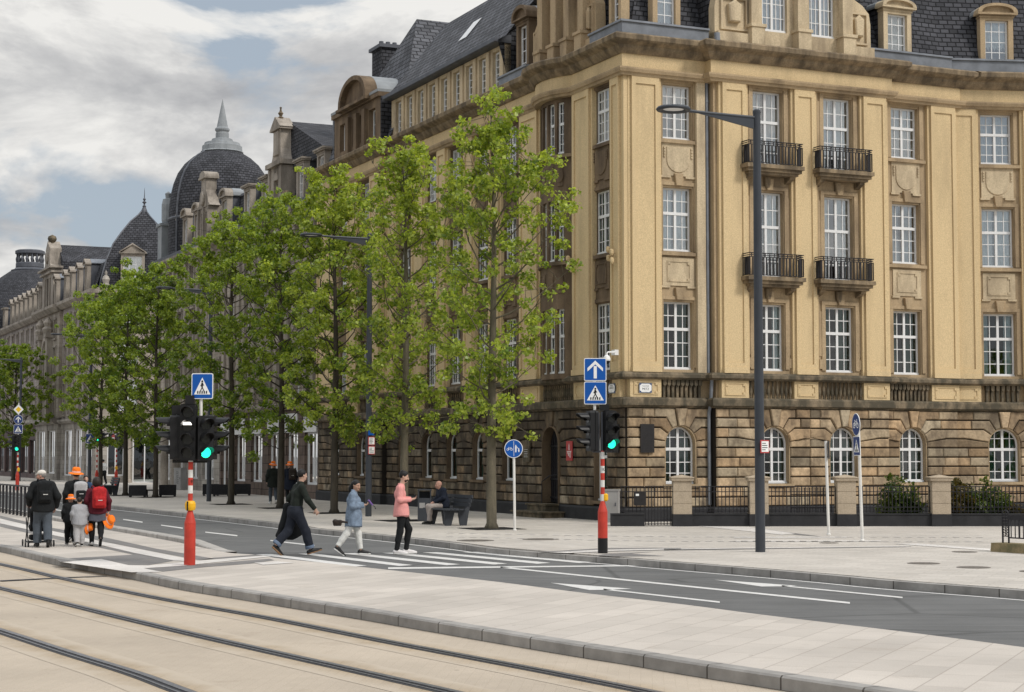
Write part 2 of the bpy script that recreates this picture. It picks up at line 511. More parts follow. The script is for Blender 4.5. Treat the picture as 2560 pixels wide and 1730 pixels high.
# overcast skies are brighter overhead than near the horizon
zen = wmath('ADD', 1.0, wmath('MULTIPLY', wmath('MAXIMUM', wmath('SUBTRACT', sep.outputs['Z'], .26), 0.0), 2.0))
skyz = wn('ShaderNodeVectorMath', operation='SCALE'); nt.links.new(skyc, skyz.inputs[0]); nt.links.new(zen, skyz.inputs['Scale'])
nt.links.new(skyz.outputs[0], bg.inputs['Color']); nt.links.new(bg.outputs[0], out.inputs[0])

sd = bpy.data.lights.new("sun", 'SUN'); sd.energy = 1.75; sd.angle = R(12); sd.color = (1.0, .955, .89)
so = bpy.data.objects.new("sun", sd); col.objects.link(so)
sv = Vector((math.sin(SUN_AZ) * math.cos(SUN_EL), math.cos(SUN_AZ) * math.cos(SUN_EL), math.sin(SUN_EL)))
so.rotation_euler = sv.to_track_quat('Z', 'Y').to_euler()
so.location = (20, -20, 40)
sc.view_settings.view_transform = 'Standard'
try: sc.view_settings.look = 'None'
except Exception: pass
sc.view_settings.exposure = 0.15
sc.view_settings.gamma = 1.0
# ================================================================== GROUND
ZP, ZS = 0.13, 0.12               # platform and pavement levels
def smooth(pts, k=6):
    P = [Vector(p[:2]) for p in pts]; o = []
    for i in range(len(P) - 1):
        p0, p1, p2, p3 = P[max(i - 1, 0)], P[i], P[i + 1], P[min(i + 2, len(P) - 1)]
        for j in range(k):
            t = j / k
            o.append(.5 * ((2 * p1) + (p2 - p0) * t + (2 * p0 - 5 * p1 + 4 * p2 - p3) * t * t + (3 * p1 - p0 - 3 * p2 + p3) * t ** 3))
    o.append(P[-1]); return o
def path(pix, z=0.0, k=5): return smooth([G(x, y, z) for x, y in pix], k)
def offset(P, d):
    o = []
    for i, p in enumerate(P):
        t = (P[min(i + 1, len(P) - 1)] - P[max(i - 1, 0)]).normalized()
        o.append(p + Vector((t.y, -t.x)) * d)
    return o

def paving(name, c, mortar, bw, bh, rot, stain=(.30, .25, .20), var=.07, ms=.008, fine=.10):
    t = NT(name); v = t.coord('Object', rot=rot)
    b = t.n('ShaderNodeTexBrick'); b.offset = .37
    for k, q in (('Scale', 1.0), ('Brick Width', bw), ('Row Height', bh), ('Mortar Size', ms), ('Mortar Smooth', .3)): b.inputs[k].default_value = q
    b.inputs['Color1'].default_value = tuple(x * (1 - var) for x in c) + (1,); b.inputs['Color2'].default_value = tuple(x * (1 + var) for x in c) + (1,)
    b.inputs['Mortar'].default_value = tuple(mortar) + (1,)
    t.l(v, b.inputs['Vector'])
    o = t.coord()
    g = t.ramp(t.noise(o, 70, 3, .7), (.25, 1 - fine * 1.6), (.75, 1 + fine))
    lg = t.ramp(t.noise(o, .35, 6, .6), (.3, .86), (.7, 1.08))
    cc = t.mix(t.mix(b.outputs['Color'], g, mode='MULTIPLY'), lg, mode='MULTIPLY')
    sp = t.ramp(t.noise(o, 1.7, 8, .7), (.57, 0), (.75, 1))
    cc = t.mix(cc, stain, t.math('MULTIPLY', sp, .42))
    vo = t.n('ShaderNodeTexVoronoi'); vo.inputs['Scale'].default_value = 1.6; t.l(o, vo.inputs['Vector'])
    cc = t.mix(cc, tuple(x * .35 for x in c), t.math('MULTIPLY', t.ramp(vo.outputs['Distance'], (.035, 1), (.055, 0)), .55))
    h = t.mix(t.math('SUBTRACT', 1.0, b.outputs['Fac']), t.noise(o, 60, 3), f=.4)
    t.pbr(cc, .9, 0, .2, t.bump(h, .25, .01)); return t.m
M['platform'] = paving('platform_slabs', (.50, .452, .40), (.385, .34, .295), .9, .4, ANG + R(90), var=.075, ms=.009)
M['pavement'] = paving('pavement_slabs', (.50, .46, .41), (.40, .36, .315), .5, .25, ANG, var=.075, ms=.009)
M['tram'] = paving('tram_track_paving', (.455, .385, .305), (.425, .358, .28), .22, .11, ANG + R(70), (.24, .18, .125), .02, .004, .14)
M['tram_rust'] = paving('rust_stained_track_paving', (.385, .305, .215), (.33, .26, .18), .22, .11, ANG + R(70), (.30, .215, .135), .05, .006, .14)
m_ = M['tram_rust']; t_ = m_.node_tree; P_ = [n for n in t_.nodes if n.type == 'BSDF_PRINCIPLED'][0]
src = P_.inputs['Base Color'].links[0].from_socket
def nn(ty, **k):
    n = t_.nodes.new(ty)
    for a, b in k.items(): setattr(n, a, b)
    return n
uv = nn('ShaderNodeTexCoord'); sp = nn('ShaderNodeSeparateXYZ'); t_.links.new(uv.outputs['UV'], sp.inputs[0])
m1 = nn('ShaderNodeMath', operation='SUBTRACT'); t_.links.new(sp.outputs['Y'], m1.inputs[0]); m1.inputs[1].default_value = .42
m2 = nn('ShaderNodeMath', operation='ABSOLUTE'); t_.links.new(m1.outputs[0], m2.inputs[0])
nz = nn('ShaderNodeTexNoise'); nz.inputs['Scale'].default_value = 2.2; nz.inputs['Detail'].default_value = 6; t_.links.new(uv.outputs['Object'], nz.inputs['Vector'])
m3 = nn('ShaderNodeMath', operation='MULTIPLY_ADD'); t_.links.new(nz.outputs['Fac'], m3.inputs[0]); m3.inputs[1].default_value = .5; m3.inputs[2].default_value = -.25
m4 = nn('ShaderNodeMath', operation='ADD'); t_.links.new(m2.outputs[0], m4.inputs[0]); t_.links.new(m3.outputs[0], m4.inputs[1])
mr = nn('ShaderNodeMapRange'); mr.inputs['From Min'].default_value = .10; mr.inputs['From Max'].default_value = .38; mr.inputs['To Min'].default_value = 1; mr.inputs['To Max'].default_value = 0; t_.links.new(m4.outputs[0], mr.inputs['Value'])
tram_src = [n for n in M['tram'].node_tree.nodes if n.type == 'TEX_BRICK'][0]
mx = nn('ShaderNodeMix', data_type='RGBA'); t_.links.new(mr.outputs[0], mx.inputs[0]); mx.inputs[6].default_value = (.44, .374, .296, 1); t_.links.new(src, mx.inputs[7]); t_.links.new(mx.outputs[2], P_.inputs['Base Color'])
t = NT('asphalt'); o = t.coord()
cc = t.mix(t.ramp(t.noise(o, 90, 3, .75), (.2, (.09, .09, .089)), (.8, (.175, .173, .168))), t.ramp(t.noise(o, .5, 6, .6), (.3, .84), (.7, 1.14)), mode='MULTIPLY')
cc = t.mix(cc, t.ramp(t.noise(t.coord(rot=R(60), scale=(.16, 2.6, 1)), 1.4, 4, .6), (.35, .88), (.65, 1.08)), mode='MULTIPLY')
crk = t.n('ShaderNodeTexVoronoi', feature='DISTANCE_TO_EDGE'); crk.inputs['Scale'].default_value = .22; t.l(t.mix(o, t.mix(o, (0, 0, 0), f=0), f=0), crk.inputs['Vector'])
cc = t.mix(cc, t.ramp(crk.outputs['Distance'], (.004, .72), (.012, 1.0)), mode='MULTIPLY')
t.pbr(cc, .92, 0, .2, t.bump(t.noise(o, 120, 3), .35, .008)); M['asphalt'] = t.m
M['kerb'] = blocks('kerb_stone', (.31, .293, .272), (.09, .08, .07), 1.02, 6.0, .10, .012, .3, nscale=3.0, offset=0)
M['kerb_light'] = blocks('kerb_top', (.40, .375, .345), (.16, .14, .12), 1.02, 6.0, .06, .010, .3, nscale=3.0, offset=0)
M['mark'] = plain('road_paint', (.60, .585, .56), .7, .16, 9)
M['band_white'] = paving('white_paving_band', (.62, .585, .545), (.45, .41, .38), .5, .25, ANG)
M['band_grey'] = paving('grey_paving_band', (.205, .195, .187), (.13, .12, .115), .5, .25, ANG)
M['steel'] = plain('rail_steel', (.20, .195, .20), .42, .3, 14, 0, .85)
M['rubber'] = plain('rail_rubber', (.035, .034, .036), .7, .3, 8)
M['pit'] = plain('tree_pit_grating', (.030, .028, .027), .8, .3, 14, .3)
M['cover'] = plain('cast_iron_cover', (.17, .15, .13), .7, .3, 20, .3)

def sheet(name, poly, z, mat, label=None, struct=True):
    mb = MB(); mb.add([(p[0], p[1], z) for p in poly], [tuple(range(len(poly)))])
    o = mb.build(name, M[mat], fixn=False)
    me = o.data
    bm = bmesh.new(); bm.from_mesh(me)
    for f in bm.faces:
        if f.normal.z < 0: f.normal_flip()
    bmesh.ops.triangulate(bm, faces=bm.faces); bm.to_mesh(me); bm.free()
    if struct: structure(o, label)
    return o

# the near kerb of the platform (towards the tram track)
E1 = path([(-260, 1338), (-120, 1357), (0, 1380), (77, 1398), (130, 1411), (215, 1427), (300, 1443), (341, 1451), (457, 1476), (604, 1500), (728, 1521), (900, 1549), (1025, 1571),
           (1214, 1604), (1443, 1643), (1575, 1664), (1700, 1686), (1892, 1717), (2300, 1782), (2900, 1885)])
d0 = (E1[0] - E1[3]).normalized()
E1 = [E1[0] + d0 * 70, E1[0] + d0 * 30] + E1
E1 += [E1[-1] + (E1[-1] - E1[-3]).normalized() * 12]
# the platform's far edge (towards the carriageway)
E2p = path([(-260, 1238), (0, 1278), (132, 1301), (205, 1314), (349, 1338), (449, 1356), (561, 1380), (639, 1387), (697, 1396), (800, 1406), (955, 1423), (1222, 1452), (1458, 1482), (1700, 1510),
            (1908, 1537), (2241, 1577), (2560, 1618), (3100, 1690)], ZP)
d0 = (E2p[0] - E2p[3]).normalized()
E2 = [E2p[0] + d0 * 70, E2p[0] + d0 * 30] + E2p
E2 += [E2[-1] + (E2[-1] - E2[-3]).normalized() * 12]
# the pavement kerb on the building side
E3 = path([(-300, 1196), (0, 1233), (139, 1252), (271, 1270), (461, 1291), (716, 1320), (800, 1333), (986, 1352), (1149, 1371), (1245, 1383), (1396, 1396), (1478, 1403), (1575, 1411), (1660, 1418.5), (1916, 1440),
           (2086, 1455), (2241, 1470), (2392, 1482), (2560, 1495), (3100, 1540)])
d0 = (E3[0] - E3[3]).normalized()
E3 = [E3[0] + Vector((UL.x, UL.y)) * 260, E3[0] + Vector((UL.x, UL.y)) * 60] + E3
E3 += [E3[-1] + (E3[-1] - E3[-3]).normalized() * 40]

sheet('ground', [(-900, -300), (900, -300), (900, 1500), (-900, 1500)], -.012, 'asphalt', 'grey ground running out to the horizon')
sheet('road', offset(E2, -.1) + offset(E3, -.1)[::-1], 0.0, 'asphalt', 'grey asphalt carriageway between the platform and the pavement')
sheet('tram_track_bed', offset(E1, -.1) + [(30, -12), (-110, -12)], 0.0, 'tram', 'beige paved tram track bed along the platform')
mb = MB(); mb.slab([tuple(p) for p in offset(E1, -.12)] + [tuple(p) for p in E2[::-1]], -.01, ZP, 2)
po = mb.build('platform', M['platform']); structure(po, 'pale slab platform between tram track and carriageway')
mb = MB(); mb.slab([tuple(p) for p in offset(E3, -.15)] + [(300, 30), (500, 500), (-100, 700)], -.01, ZS, 2)
structure(mb.build('pavement', M['pavement']), 'pale pavement in front of the sandstone buildings')

# kerbs, dropped where the crossing runs through
def kerb(name, P, h, dropped, side, mat, width=.20, extra=None):
    mb = MB()
    n = len(P); Q = P if side > 0 else P[::-1]
    L = 0.0
    dn = dropped if side > 0 else None
    off_o = [offset(Q, x) for x in (0.0, .015, -width + .015, -width)]
    rows = []
    for i in range(n):
        if i: L += (Q[i] - Q[i - 1]).length
        hh = h[i] if side > 0 else h[n - 1 - i]
        rows.append((L, [(off_o[0][i], -.005), (off_o[0][i], hh - .02), (off_o[0][i] * .0 + off_o[0][i] + (off_o[3][i] - off_o[0][i]) * .1, hh), (off_o[3][i], hh), (off_o[3][i], -.005)]))
    vs, fs, uvs = [], [], []
    for L, r in rows: vs += [(p.x, p.y, z) for p, z in r]
    m = 5; vv = [0, .13, .16, .34, .5]
    for i in range(n - 1):
        for j in range(m - 1):
            fs.append((i * m + j, (i + 1) * m + j, (i + 1) * m + j + 1, i * m + j + 1))
            uvs.append([(rows[i][0], vv[j]), (rows[i + 1][0], vv[j]), (rows[i + 1][0], vv[j + 1]), (rows[i][0], vv[j + 1])])
    mb.add(vs, fs, uvs)
    o = mb.build(name, M[mat], fixn=True); structure(o); return o
def heights(P, full, low, ranges):
    """kerb height by photo column: low inside the ranges, ramped at the ends"""
    hs = []
    for p in P:
        x = CXP + p.x / max(p.y, .5) * FP
        k = 1.0
        for a, b, r in ranges:
            if a <= x <= b: k = 0.0
            elif a - r < x < a: k = min(k, (a - x) / r)
            elif b < x < b + r: k = min(k, (x - b) / r)
        hs.append(low + (full - low) * k)
    return hs
def dense(P, step=.5):
    o = [P[0]]
    for a, b in zip(P, P[1:]):
        n = max(1, int((b - a).length / step)) if (b - a).length < 30 else 3
        o += [a + (b - a) * (i / n) for i in range(1, n + 1)]
    return o
K1 = dense(E1); K3 = dense(E3); K2 = dense([p for p in E2 if CXP + p.x / p.y * FP < 575])
kerb('kerb', K1, heights(K1, ZP + .006, .135, [(140, 300, 40)]), None, 1, 'kerb')
kerb('kerb', K3, heights(K3, ZS + .006, .105, [(1260, 1500, 110)]), None, -1, 'kerb')
kerb('kerb', [p + Vector((UR.x, UR.y)) * .0 for p in K2], heights(K2, ZP + .10, ZP + .004, [(545, 700, 70)]), None, 1, 'kerb_light', .26)

# painted markings on the carriageway
def marks(name, polys, z, mat, label):
    mb = MB()
    for p in polys:
        mb.add([G(x, y, z) for x, y in p], [tuple(range(len(p)))])
    o = mb.build(name, M[mat], fixn=False)
    bm = bmesh.new(); bm.from_mesh(o.data)
    for f in bm.faces:
        f.normal_update()
        if f.normal.z < 0: f.normal_flip()
    bm.to_mesh(o.data); bm.free()
    return structure(o, label)
zb = []
starts = [(1156, 1380.2), (1055.6, 1381), (955, 1382.2), (850, 1383.2), (745, 1384.3), (640, 1385.6), (572, 1388)]
ends = [(1481.6, 1405), (1377, 1407), (1268.6, 1408.8), (1150.5, 1410.6), (1032, 1412.5), (917, 1414), (810, 1414.5)]
for (a, b), (c, d) in zip(starts, ends):
    zb.append([(a, b), (a + 37, b - .8), (c, d), (c - 34, d + 2.3)])
marks('crosswalk_marking', zb, .005, 'mark', 'white zebra bars across the carriageway')
def strip(x0, y0, x1, y1, h0, h1=None):
    h1 = h0 if h1 is None else h1
    return [(x0, y0 - h0 / 2), (x1, y1 - h1 / 2), (x1, y1 + h1 / 2), (x0, y0 + h0 / 2)]
g1 = lambda x, y: (x / 2.582, 1250 + y / 2.582)
g2 = lambda x, y: (800 + x / 2.582, 1300 + y / 2.582)
g3 = lambda x, y: (1660 + x / 2.582, 1250 + y / 2.582)
lines = [strip(*g2(440, 311), *g2(2060, 294), 4.2, 2.6), strip(*g2(1165, 304), *g3(1200, 664), 3.0, 4.2),
         [g2(1490, 405), g2(2010, 443), g2(1870, 450), g2(1740, 452)], strip(*g2(1830, 446), *g3(360, 659), 2.6, 3.6),
         [g3(325, 514), g3(860, 553), g3(790, 557), g3(630, 558)], strip(*g3(760, 553), *g3(1540, 629), 2.4, 3.2)]
for a, b, c, d in ((795, 125, 920, 143), (1040, 162, 1180, 182), (1325, 207, 1532, 230), (1745, 261, 2030, 294), (560, 92, 660, 106), (340, 60, 420, 72)):
    lines.append(strip(*g1(a, b), *g1(c, d), 2.2, 2.8))
marks('road_marking', lines, .0045, 'mark', 'white lane lines, stop line and arrows on the asphalt')
# edge line along the pavement kerb
e3o = [p for p in E3 if p.y > 20]
mb = MB(); mb.sweep(offset([p for p in E3[2:-1]], .32), [(0, .004), (.10, .004)], closed=False)
structure(mb.build('road_edge_line', M['mark'], fixn=False), 'thin white line along the pavement kerb')

# bands of white and grey paving on the platform (guiding strips of the crossing)
gp = lambda *q: [g1(x, y) for x, y in q]
greys = [gp((0, 100), (330, 178), (700, 246), (1000, 312), (1380, 378), (1290, 388), (980, 330), (640, 262), (330, 196), (0, 118)),
         gp((0, 152), (330, 226), (640, 290), (870, 344), (1120, 392), (960, 420), (830, 418), (655, 378), (390, 398), (360, 381), (862, 352), (640, 306), (330, 246), (0, 172)),
         gp((935, 440), (1190, 424), (1740, 378), (1770, 388), (1620, 410), (1330, 432), (1050, 462)),
         gp((1380, 372), (1660, 352), (1700, 357), (1290, 388))]
whites = [gp((0, 120), (330, 198), (640, 264), (980, 332), (1230, 384), (1230, 396), (1120, 390), (870, 342), (640, 288), (330, 224), (0, 150)),
          gp((400, 400), (655, 381), (830, 421), (960, 423), (1230, 396), (1700, 358), (1750, 364), (1190, 423), (930, 440), (1040, 464), (850, 466)),
          gp((1640, 404), (1790, 396), (1900, 405), (1700, 418))]
marks('platform_grey_band', greys, ZP + .004, 'band_grey', 'grey guiding bands set in the platform paving')
marks('platform_white_band', whites, ZP + .008, 'band_white', 'white guiding bands set in the platform paving')
greys = [[g2(1400, 206), g2(1860, 180), g2(2330, 180), g2(2330, 192), g2(1920, 202), g2(1620, 212)], [g2(1780, 228), g2(1860, 216), g2(2160, 205), g2(2000, 216), g2(2230, 232), g2(1900, 236)],
         [g3(560, 176), g3(1020, 236), g3(860, 226)], [g3(0, 322), g3(1560, 300), g3(1560, 303), g3(0, 326)]]
whites = [[g2(1480, 208), g2(1800, 192), g2(2330, 182), g2(2330, 188), g2(1930, 198), g2(1600, 213)], [g3(222, 168), g3(545, 174), g3(850, 216), g3(760, 224)],
          strip(*g3(450, 242), *g3(1180, 240), 2.2), strip(*g3(450, 265), *g3(1400, 264), 2.4), strip(*g3(0, 317), *g3(1600, 297), 1.6),
          [g3(1480, 282), g3(1640, 280), g3(2110, 314), g3(2100, 326)]]
for y0, y1, y2, y3 in ((1332, 1339, 1341.5, 1342.5), (1341, 1350, 1352.5, 1354)):
    for i in range(46):
        f = i / 46
        x = 1116 + (2470 - 1116) * f
        yy = np.interp(x, [1116, 1500, 1700, 2500], [y0, y1, y2, y3])
        whites.append(strip(x, yy, x + 17, yy, .9))
marks('pavement_grey_band', greys, ZS + .004, 'band_grey', 'grey bands set in the pavement by the crossing')
marks('pavement_white_band', whites, ZS + .008, 'band_white', 'white guiding lines set in the pavement')

# tram rails
def rail(pix):
    P = path(pix, 0, 8)
    P = [P[0] + (P[0] - P[2]).normalized() * 60] + P + [P[-1] + (P[-1] - P[-3]).normalized() * 12]
    P = dense(P, 1.0)
    mb = MB(); mb.mat = 0; mb.sweep(P, [(-.42, .003), (.42, .003)], closed=False)
    mb.mat = 1; mb.sweep(P, [(-.115, .006), (.105, .006)], closed=False)
    mb.mat = 2; mb.sweep(P, [(-.085, .006), (-.085, .016), (-.015, .016), (-.015, .006)], closed=False)
    mb.sweep(P, [(.04, .006), (.04, .014), (.065, .014), (.065, .006)], closed=False)
    return structure(mb.build('tram_rail', [M['tram_rust'], M['rubber'], M['steel']], fixn=True), 'grooved steel tram rail sunk in beige paving')
rail([(-260, 1358), (0, 1411), (166, 1449), (333, 1484), (484, 1513), (658, 1544), (800, 1572), (970, 1606), (1133, 1637), (1381, 1684), (1613, 1730), (1900, 1788)])
rail([(-260, 1410), (0, 1471), (166, 1511), (333, 1552), (503, 1592), (658, 1627), (900, 1681), (1121, 1731), (1400, 1795)])
rail([(-260, 1497), (0, 1579), (166, 1633), (333, 1685), (457, 1731), (700, 1817)])
# drainage slot across the track and small covers
mb = MB(); mb.add([G(*q, .012) for q in (g1(0, 518), g1(410, 498), g1(690, 488), g1(690, 491), g1(410, 503), g1(0, 524))], [tuple(range(6))])
structure(mb.build('track_drain_slot', M['rubber'], fixn=False), 'dark slot running across the tram track')
covers = [(*g2(1003, 133), .44), (*g2(1425, 125), .44), (*g3(1675, 410), .30), (*g3(1998, 436), .30), (*g3(1940, 336), .26), (*g3(1065, 278), .22), (*g3(2400, 462), .28)]
lab = ['round iron cover nearest the zebra crossing kerb', 'round iron cover between zebra crossing and striped signal pole', 'small iron cover midway along the kerb past the tall lamp',
       'small iron cover near the kerb below the garden fence shrubs', 'small iron cover beside the mossy railing plinth', 'small iron cover by the pair of white sign posts', 'small iron cover in front of the mossy railing plinth']
for (x, y, r), lb in zip(covers, lab):
    p = G(x, y, ZS)
    mb = MB(); mb.lathe([(r, 0), (r, .007), (r * .86, .008), (r * .84, .005), (0.001, .006)], n=20, capped=False)
    for k in range(-3, 4): mb.box(-r * .7, r * .7, k * r * .2 - .02, k * r * .2 + .02, .005, .009)
    o = mb.build('manhole_cover', M['cover'], loc=(p[0], p[1], ZS + .001)); tag(o, lb, 'manhole cover', 'iron covers in the pavement')
# ================================================================== FACADE KIT
def frame(p0, d, off=0.0):
    """facade coordinates (along, outward, up) -> street frame; outward is the right-hand side of d"""
    d = Vector(d).normalized(); n = Vector((d.y, -d.x)); p0 = Vector(p0)
    def f(u, o, z): q = p0 + d * u + n * (o + off); return (q.x, q.y, z)
    f.rot = math.atan2(-n.y, -n.x) - PI / 2      # turns local +y to point inwards
    return f
def frame_left(off=0.0, x=0.0):
    def f(u, o, z): return (x - o - off, u, z)
    f.rot = -PI / 2
    return f

def wall_strips(mb, u0, u1, cols, z0, z1, o0=-.32, o1=0.0):
    """wall with rectangular openings: cols = [(ua, ub, [(za, zb), ...])]"""
    u = u0
    for ua, ub, op in sorted(cols):
        if ua > u + 1e-4: mb.box(u, ua, o0, o1, z0, z1)
        z = z0
        for za, zb in sorted(op):
            if za > z + 1e-4: mb.box(ua, ub, o0, o1, z, za)
            z = zb
        if z1 > z + 1e-4: mb.box(ua, ub, o0, o1, z, z1)
        u = ub
    if u1 > u + 1e-4: mb.box(u, u1, o0, o1, z0, z1)

def arc_pts(c, z, r, a0, a1, n): return [(c + r * math.cos(a0 + (a1 - a0) * i / n), z + r * math.sin(a0 + (a1 - a0) * i / n)) for i in range(n + 1)]

PROTO = {}
def win_meshes(w, h, arch, bars, transom, mulls=1):
    """frame, glass and opening depth: local x across, y inwards, z up from the sill, centred"""
    f = MB(); W = w / 2; t = .055; D0, D1 = 0.0, .07
    zs = h - W if arch else h
    if arch:
        o = [(-W, 0), (W, 0)] + arc_pts(0, zs, W, 0, PI, 12)
        i = [(-W + t, t * 1.6), (W - t, t * 1.6)] + arc_pts(0, zs, W - t, 0, PI, 12)
        n = len(o)
        vs = [(p[0], D0, p[1]) for p in o] + [(p[0], D0, p[1]) for p in i] + [(p[0], D1, p[1]) for p in o] + [(p[0], D1, p[1]) for p in i]
        fs = []
        for k in range(n):
            j = (k + 1) % n
            fs += [(k, j, n + j, n + k), (n + k, n + j, 3 * n + j, 3 * n + k), (k, j, 2 * n + j, 2 * n + k)]
        f.add(vs, fs)
    else:
        f.box(-W, -W + t, D0, D1, 0, h); f.box(W - t, W, D0, D1, 0, h)
        f.box(-W + t, W - t, D0, D1, 0, t * 1.5); f.box(-W + t, W - t, D0, D1, h - t, h)
    f.box(-W - .02, W + .02, -.05, D0 - .002, -.03, .055)            # white sill rail
    def top_at(x):
        return h - t * .7 if not arch else zs + math.sqrt(max(0.0, (W - t * .6) ** 2 - x * x))
    if transom: f.box(-W + t, W - t, D0 - .02, D1 - .012, transom - .045, transom + .045)
    for k in range(mulls):
        x = -W + w * (k + 1) / (mulls + 1)
        f.box(x - .04, x + .04, D0 - .008, D1 - .006, t, top_at(abs(x) + .03))
    nx, zsplit = bars
    cells = mulls + 1
    for k in range(cells):
        xa, xb = -W + w * k / cells, -W + w * (k + 1) / cells
        for b in range(1, nx):
            x = xa + (xb - xa) * b / nx
            f.box(x - .013, x + .013, .012, .045, t, top_at(x))
    for z in zsplit:
        if z < zs: X = W - t * .8
        else: X = math.sqrt(max(.001, (W - t * .6) ** 2 - (z - zs) ** 2))
        f.box(-X, X, .014, .043, z - .013, z + .013)
    g = MB()
    if arch: g.add([(p[0], .03, p[1]) for p in [(-W + .02, .02), (W - .02, .02)] + arc_pts(0, zs, W - .02, 0, PI, 12)], [tuple(range(15))])
    else: g.add([(-W + .02, .03, .02), (W - .02, .03, .02), (W - .02, .03, h - .02), (-W + .02, .03, h - .02)], [(0, 1, 2, 3)])
    return f, g
def curtain_mesh(w, h, z0=0.0, gap=0.0, zt=None, seed=0):
    c = MB(); W = w / 2; r = random.Random(seed); zt = h if zt is None else zt
    spans = [(-W, -gap / 2), (gap / 2, W)] if gap else [(-W, W)]
    for a, b in spans:
        n = max(6, int((b - a) / .035)); xs = [a + (b - a) * i / n for i in range(n + 1)]
        ys = [.16 + .022 * math.sin(i * 1.9 + r.random()) for i in range(n + 1)]
        c.add([(x, y, z0) for x, y in zip(xs, ys)] + [(x, y, zt) for x, y in zip(xs, ys)], [(i, i + 1, n + 2 + i, n + 1 + i) for i in range(n)])
    return c
def window(parent, fr, uc, zb, w, h, kind, o=-.17, arch=False, bars=None, transom=None, mulls=1, name='window', curtain=None, flat=False):
    """a window part (glass and curtain below it); repeats share their meshes"""
    if bars is None:
        tr = h * .60 if transom is None else transom
        transom = tr
        bars = (2, [tr / 3, tr * 2 / 3, tr + (h - tr) / 2])
    key = (round(w, 2), round(h, 2), kind, arch, bars[0], tuple(round(z, 2) for z in bars[1]), mulls, curtain)
    loc = fr(uc, o, zb); rot = fr.rot
    if key in PROTO:
        o_ = place(PROTO[key], parent, loc, rot); rr_ = random.Random(int(uc * 977 + zb * 131))
        for ch in o_.children:
            if ch.name.startswith('pane'): ch.rotation_euler = (R(rr_.uniform(-.5, .5)), 0, R(rr_.uniform(-.5, .5)))
        return o_
    f, g = win_meshes(w, h, arch, bars, transom, mulls)
    fo = f.build(name, M['white_frame'], parent, loc=loc, rot=(0, 0, rot))
    g.build('pane', M['glass_dark' if kind == 'dark' else 'glass'], fo, fixn=False)
    if curtain:
        mat, gap, zt, sd = curtain
        curtain_mesh(w, h, 0, gap, zt and h * zt, sd).build('curtain', M[mat], fo, fixn=False)
    PROTO[key] = fo
    return fo

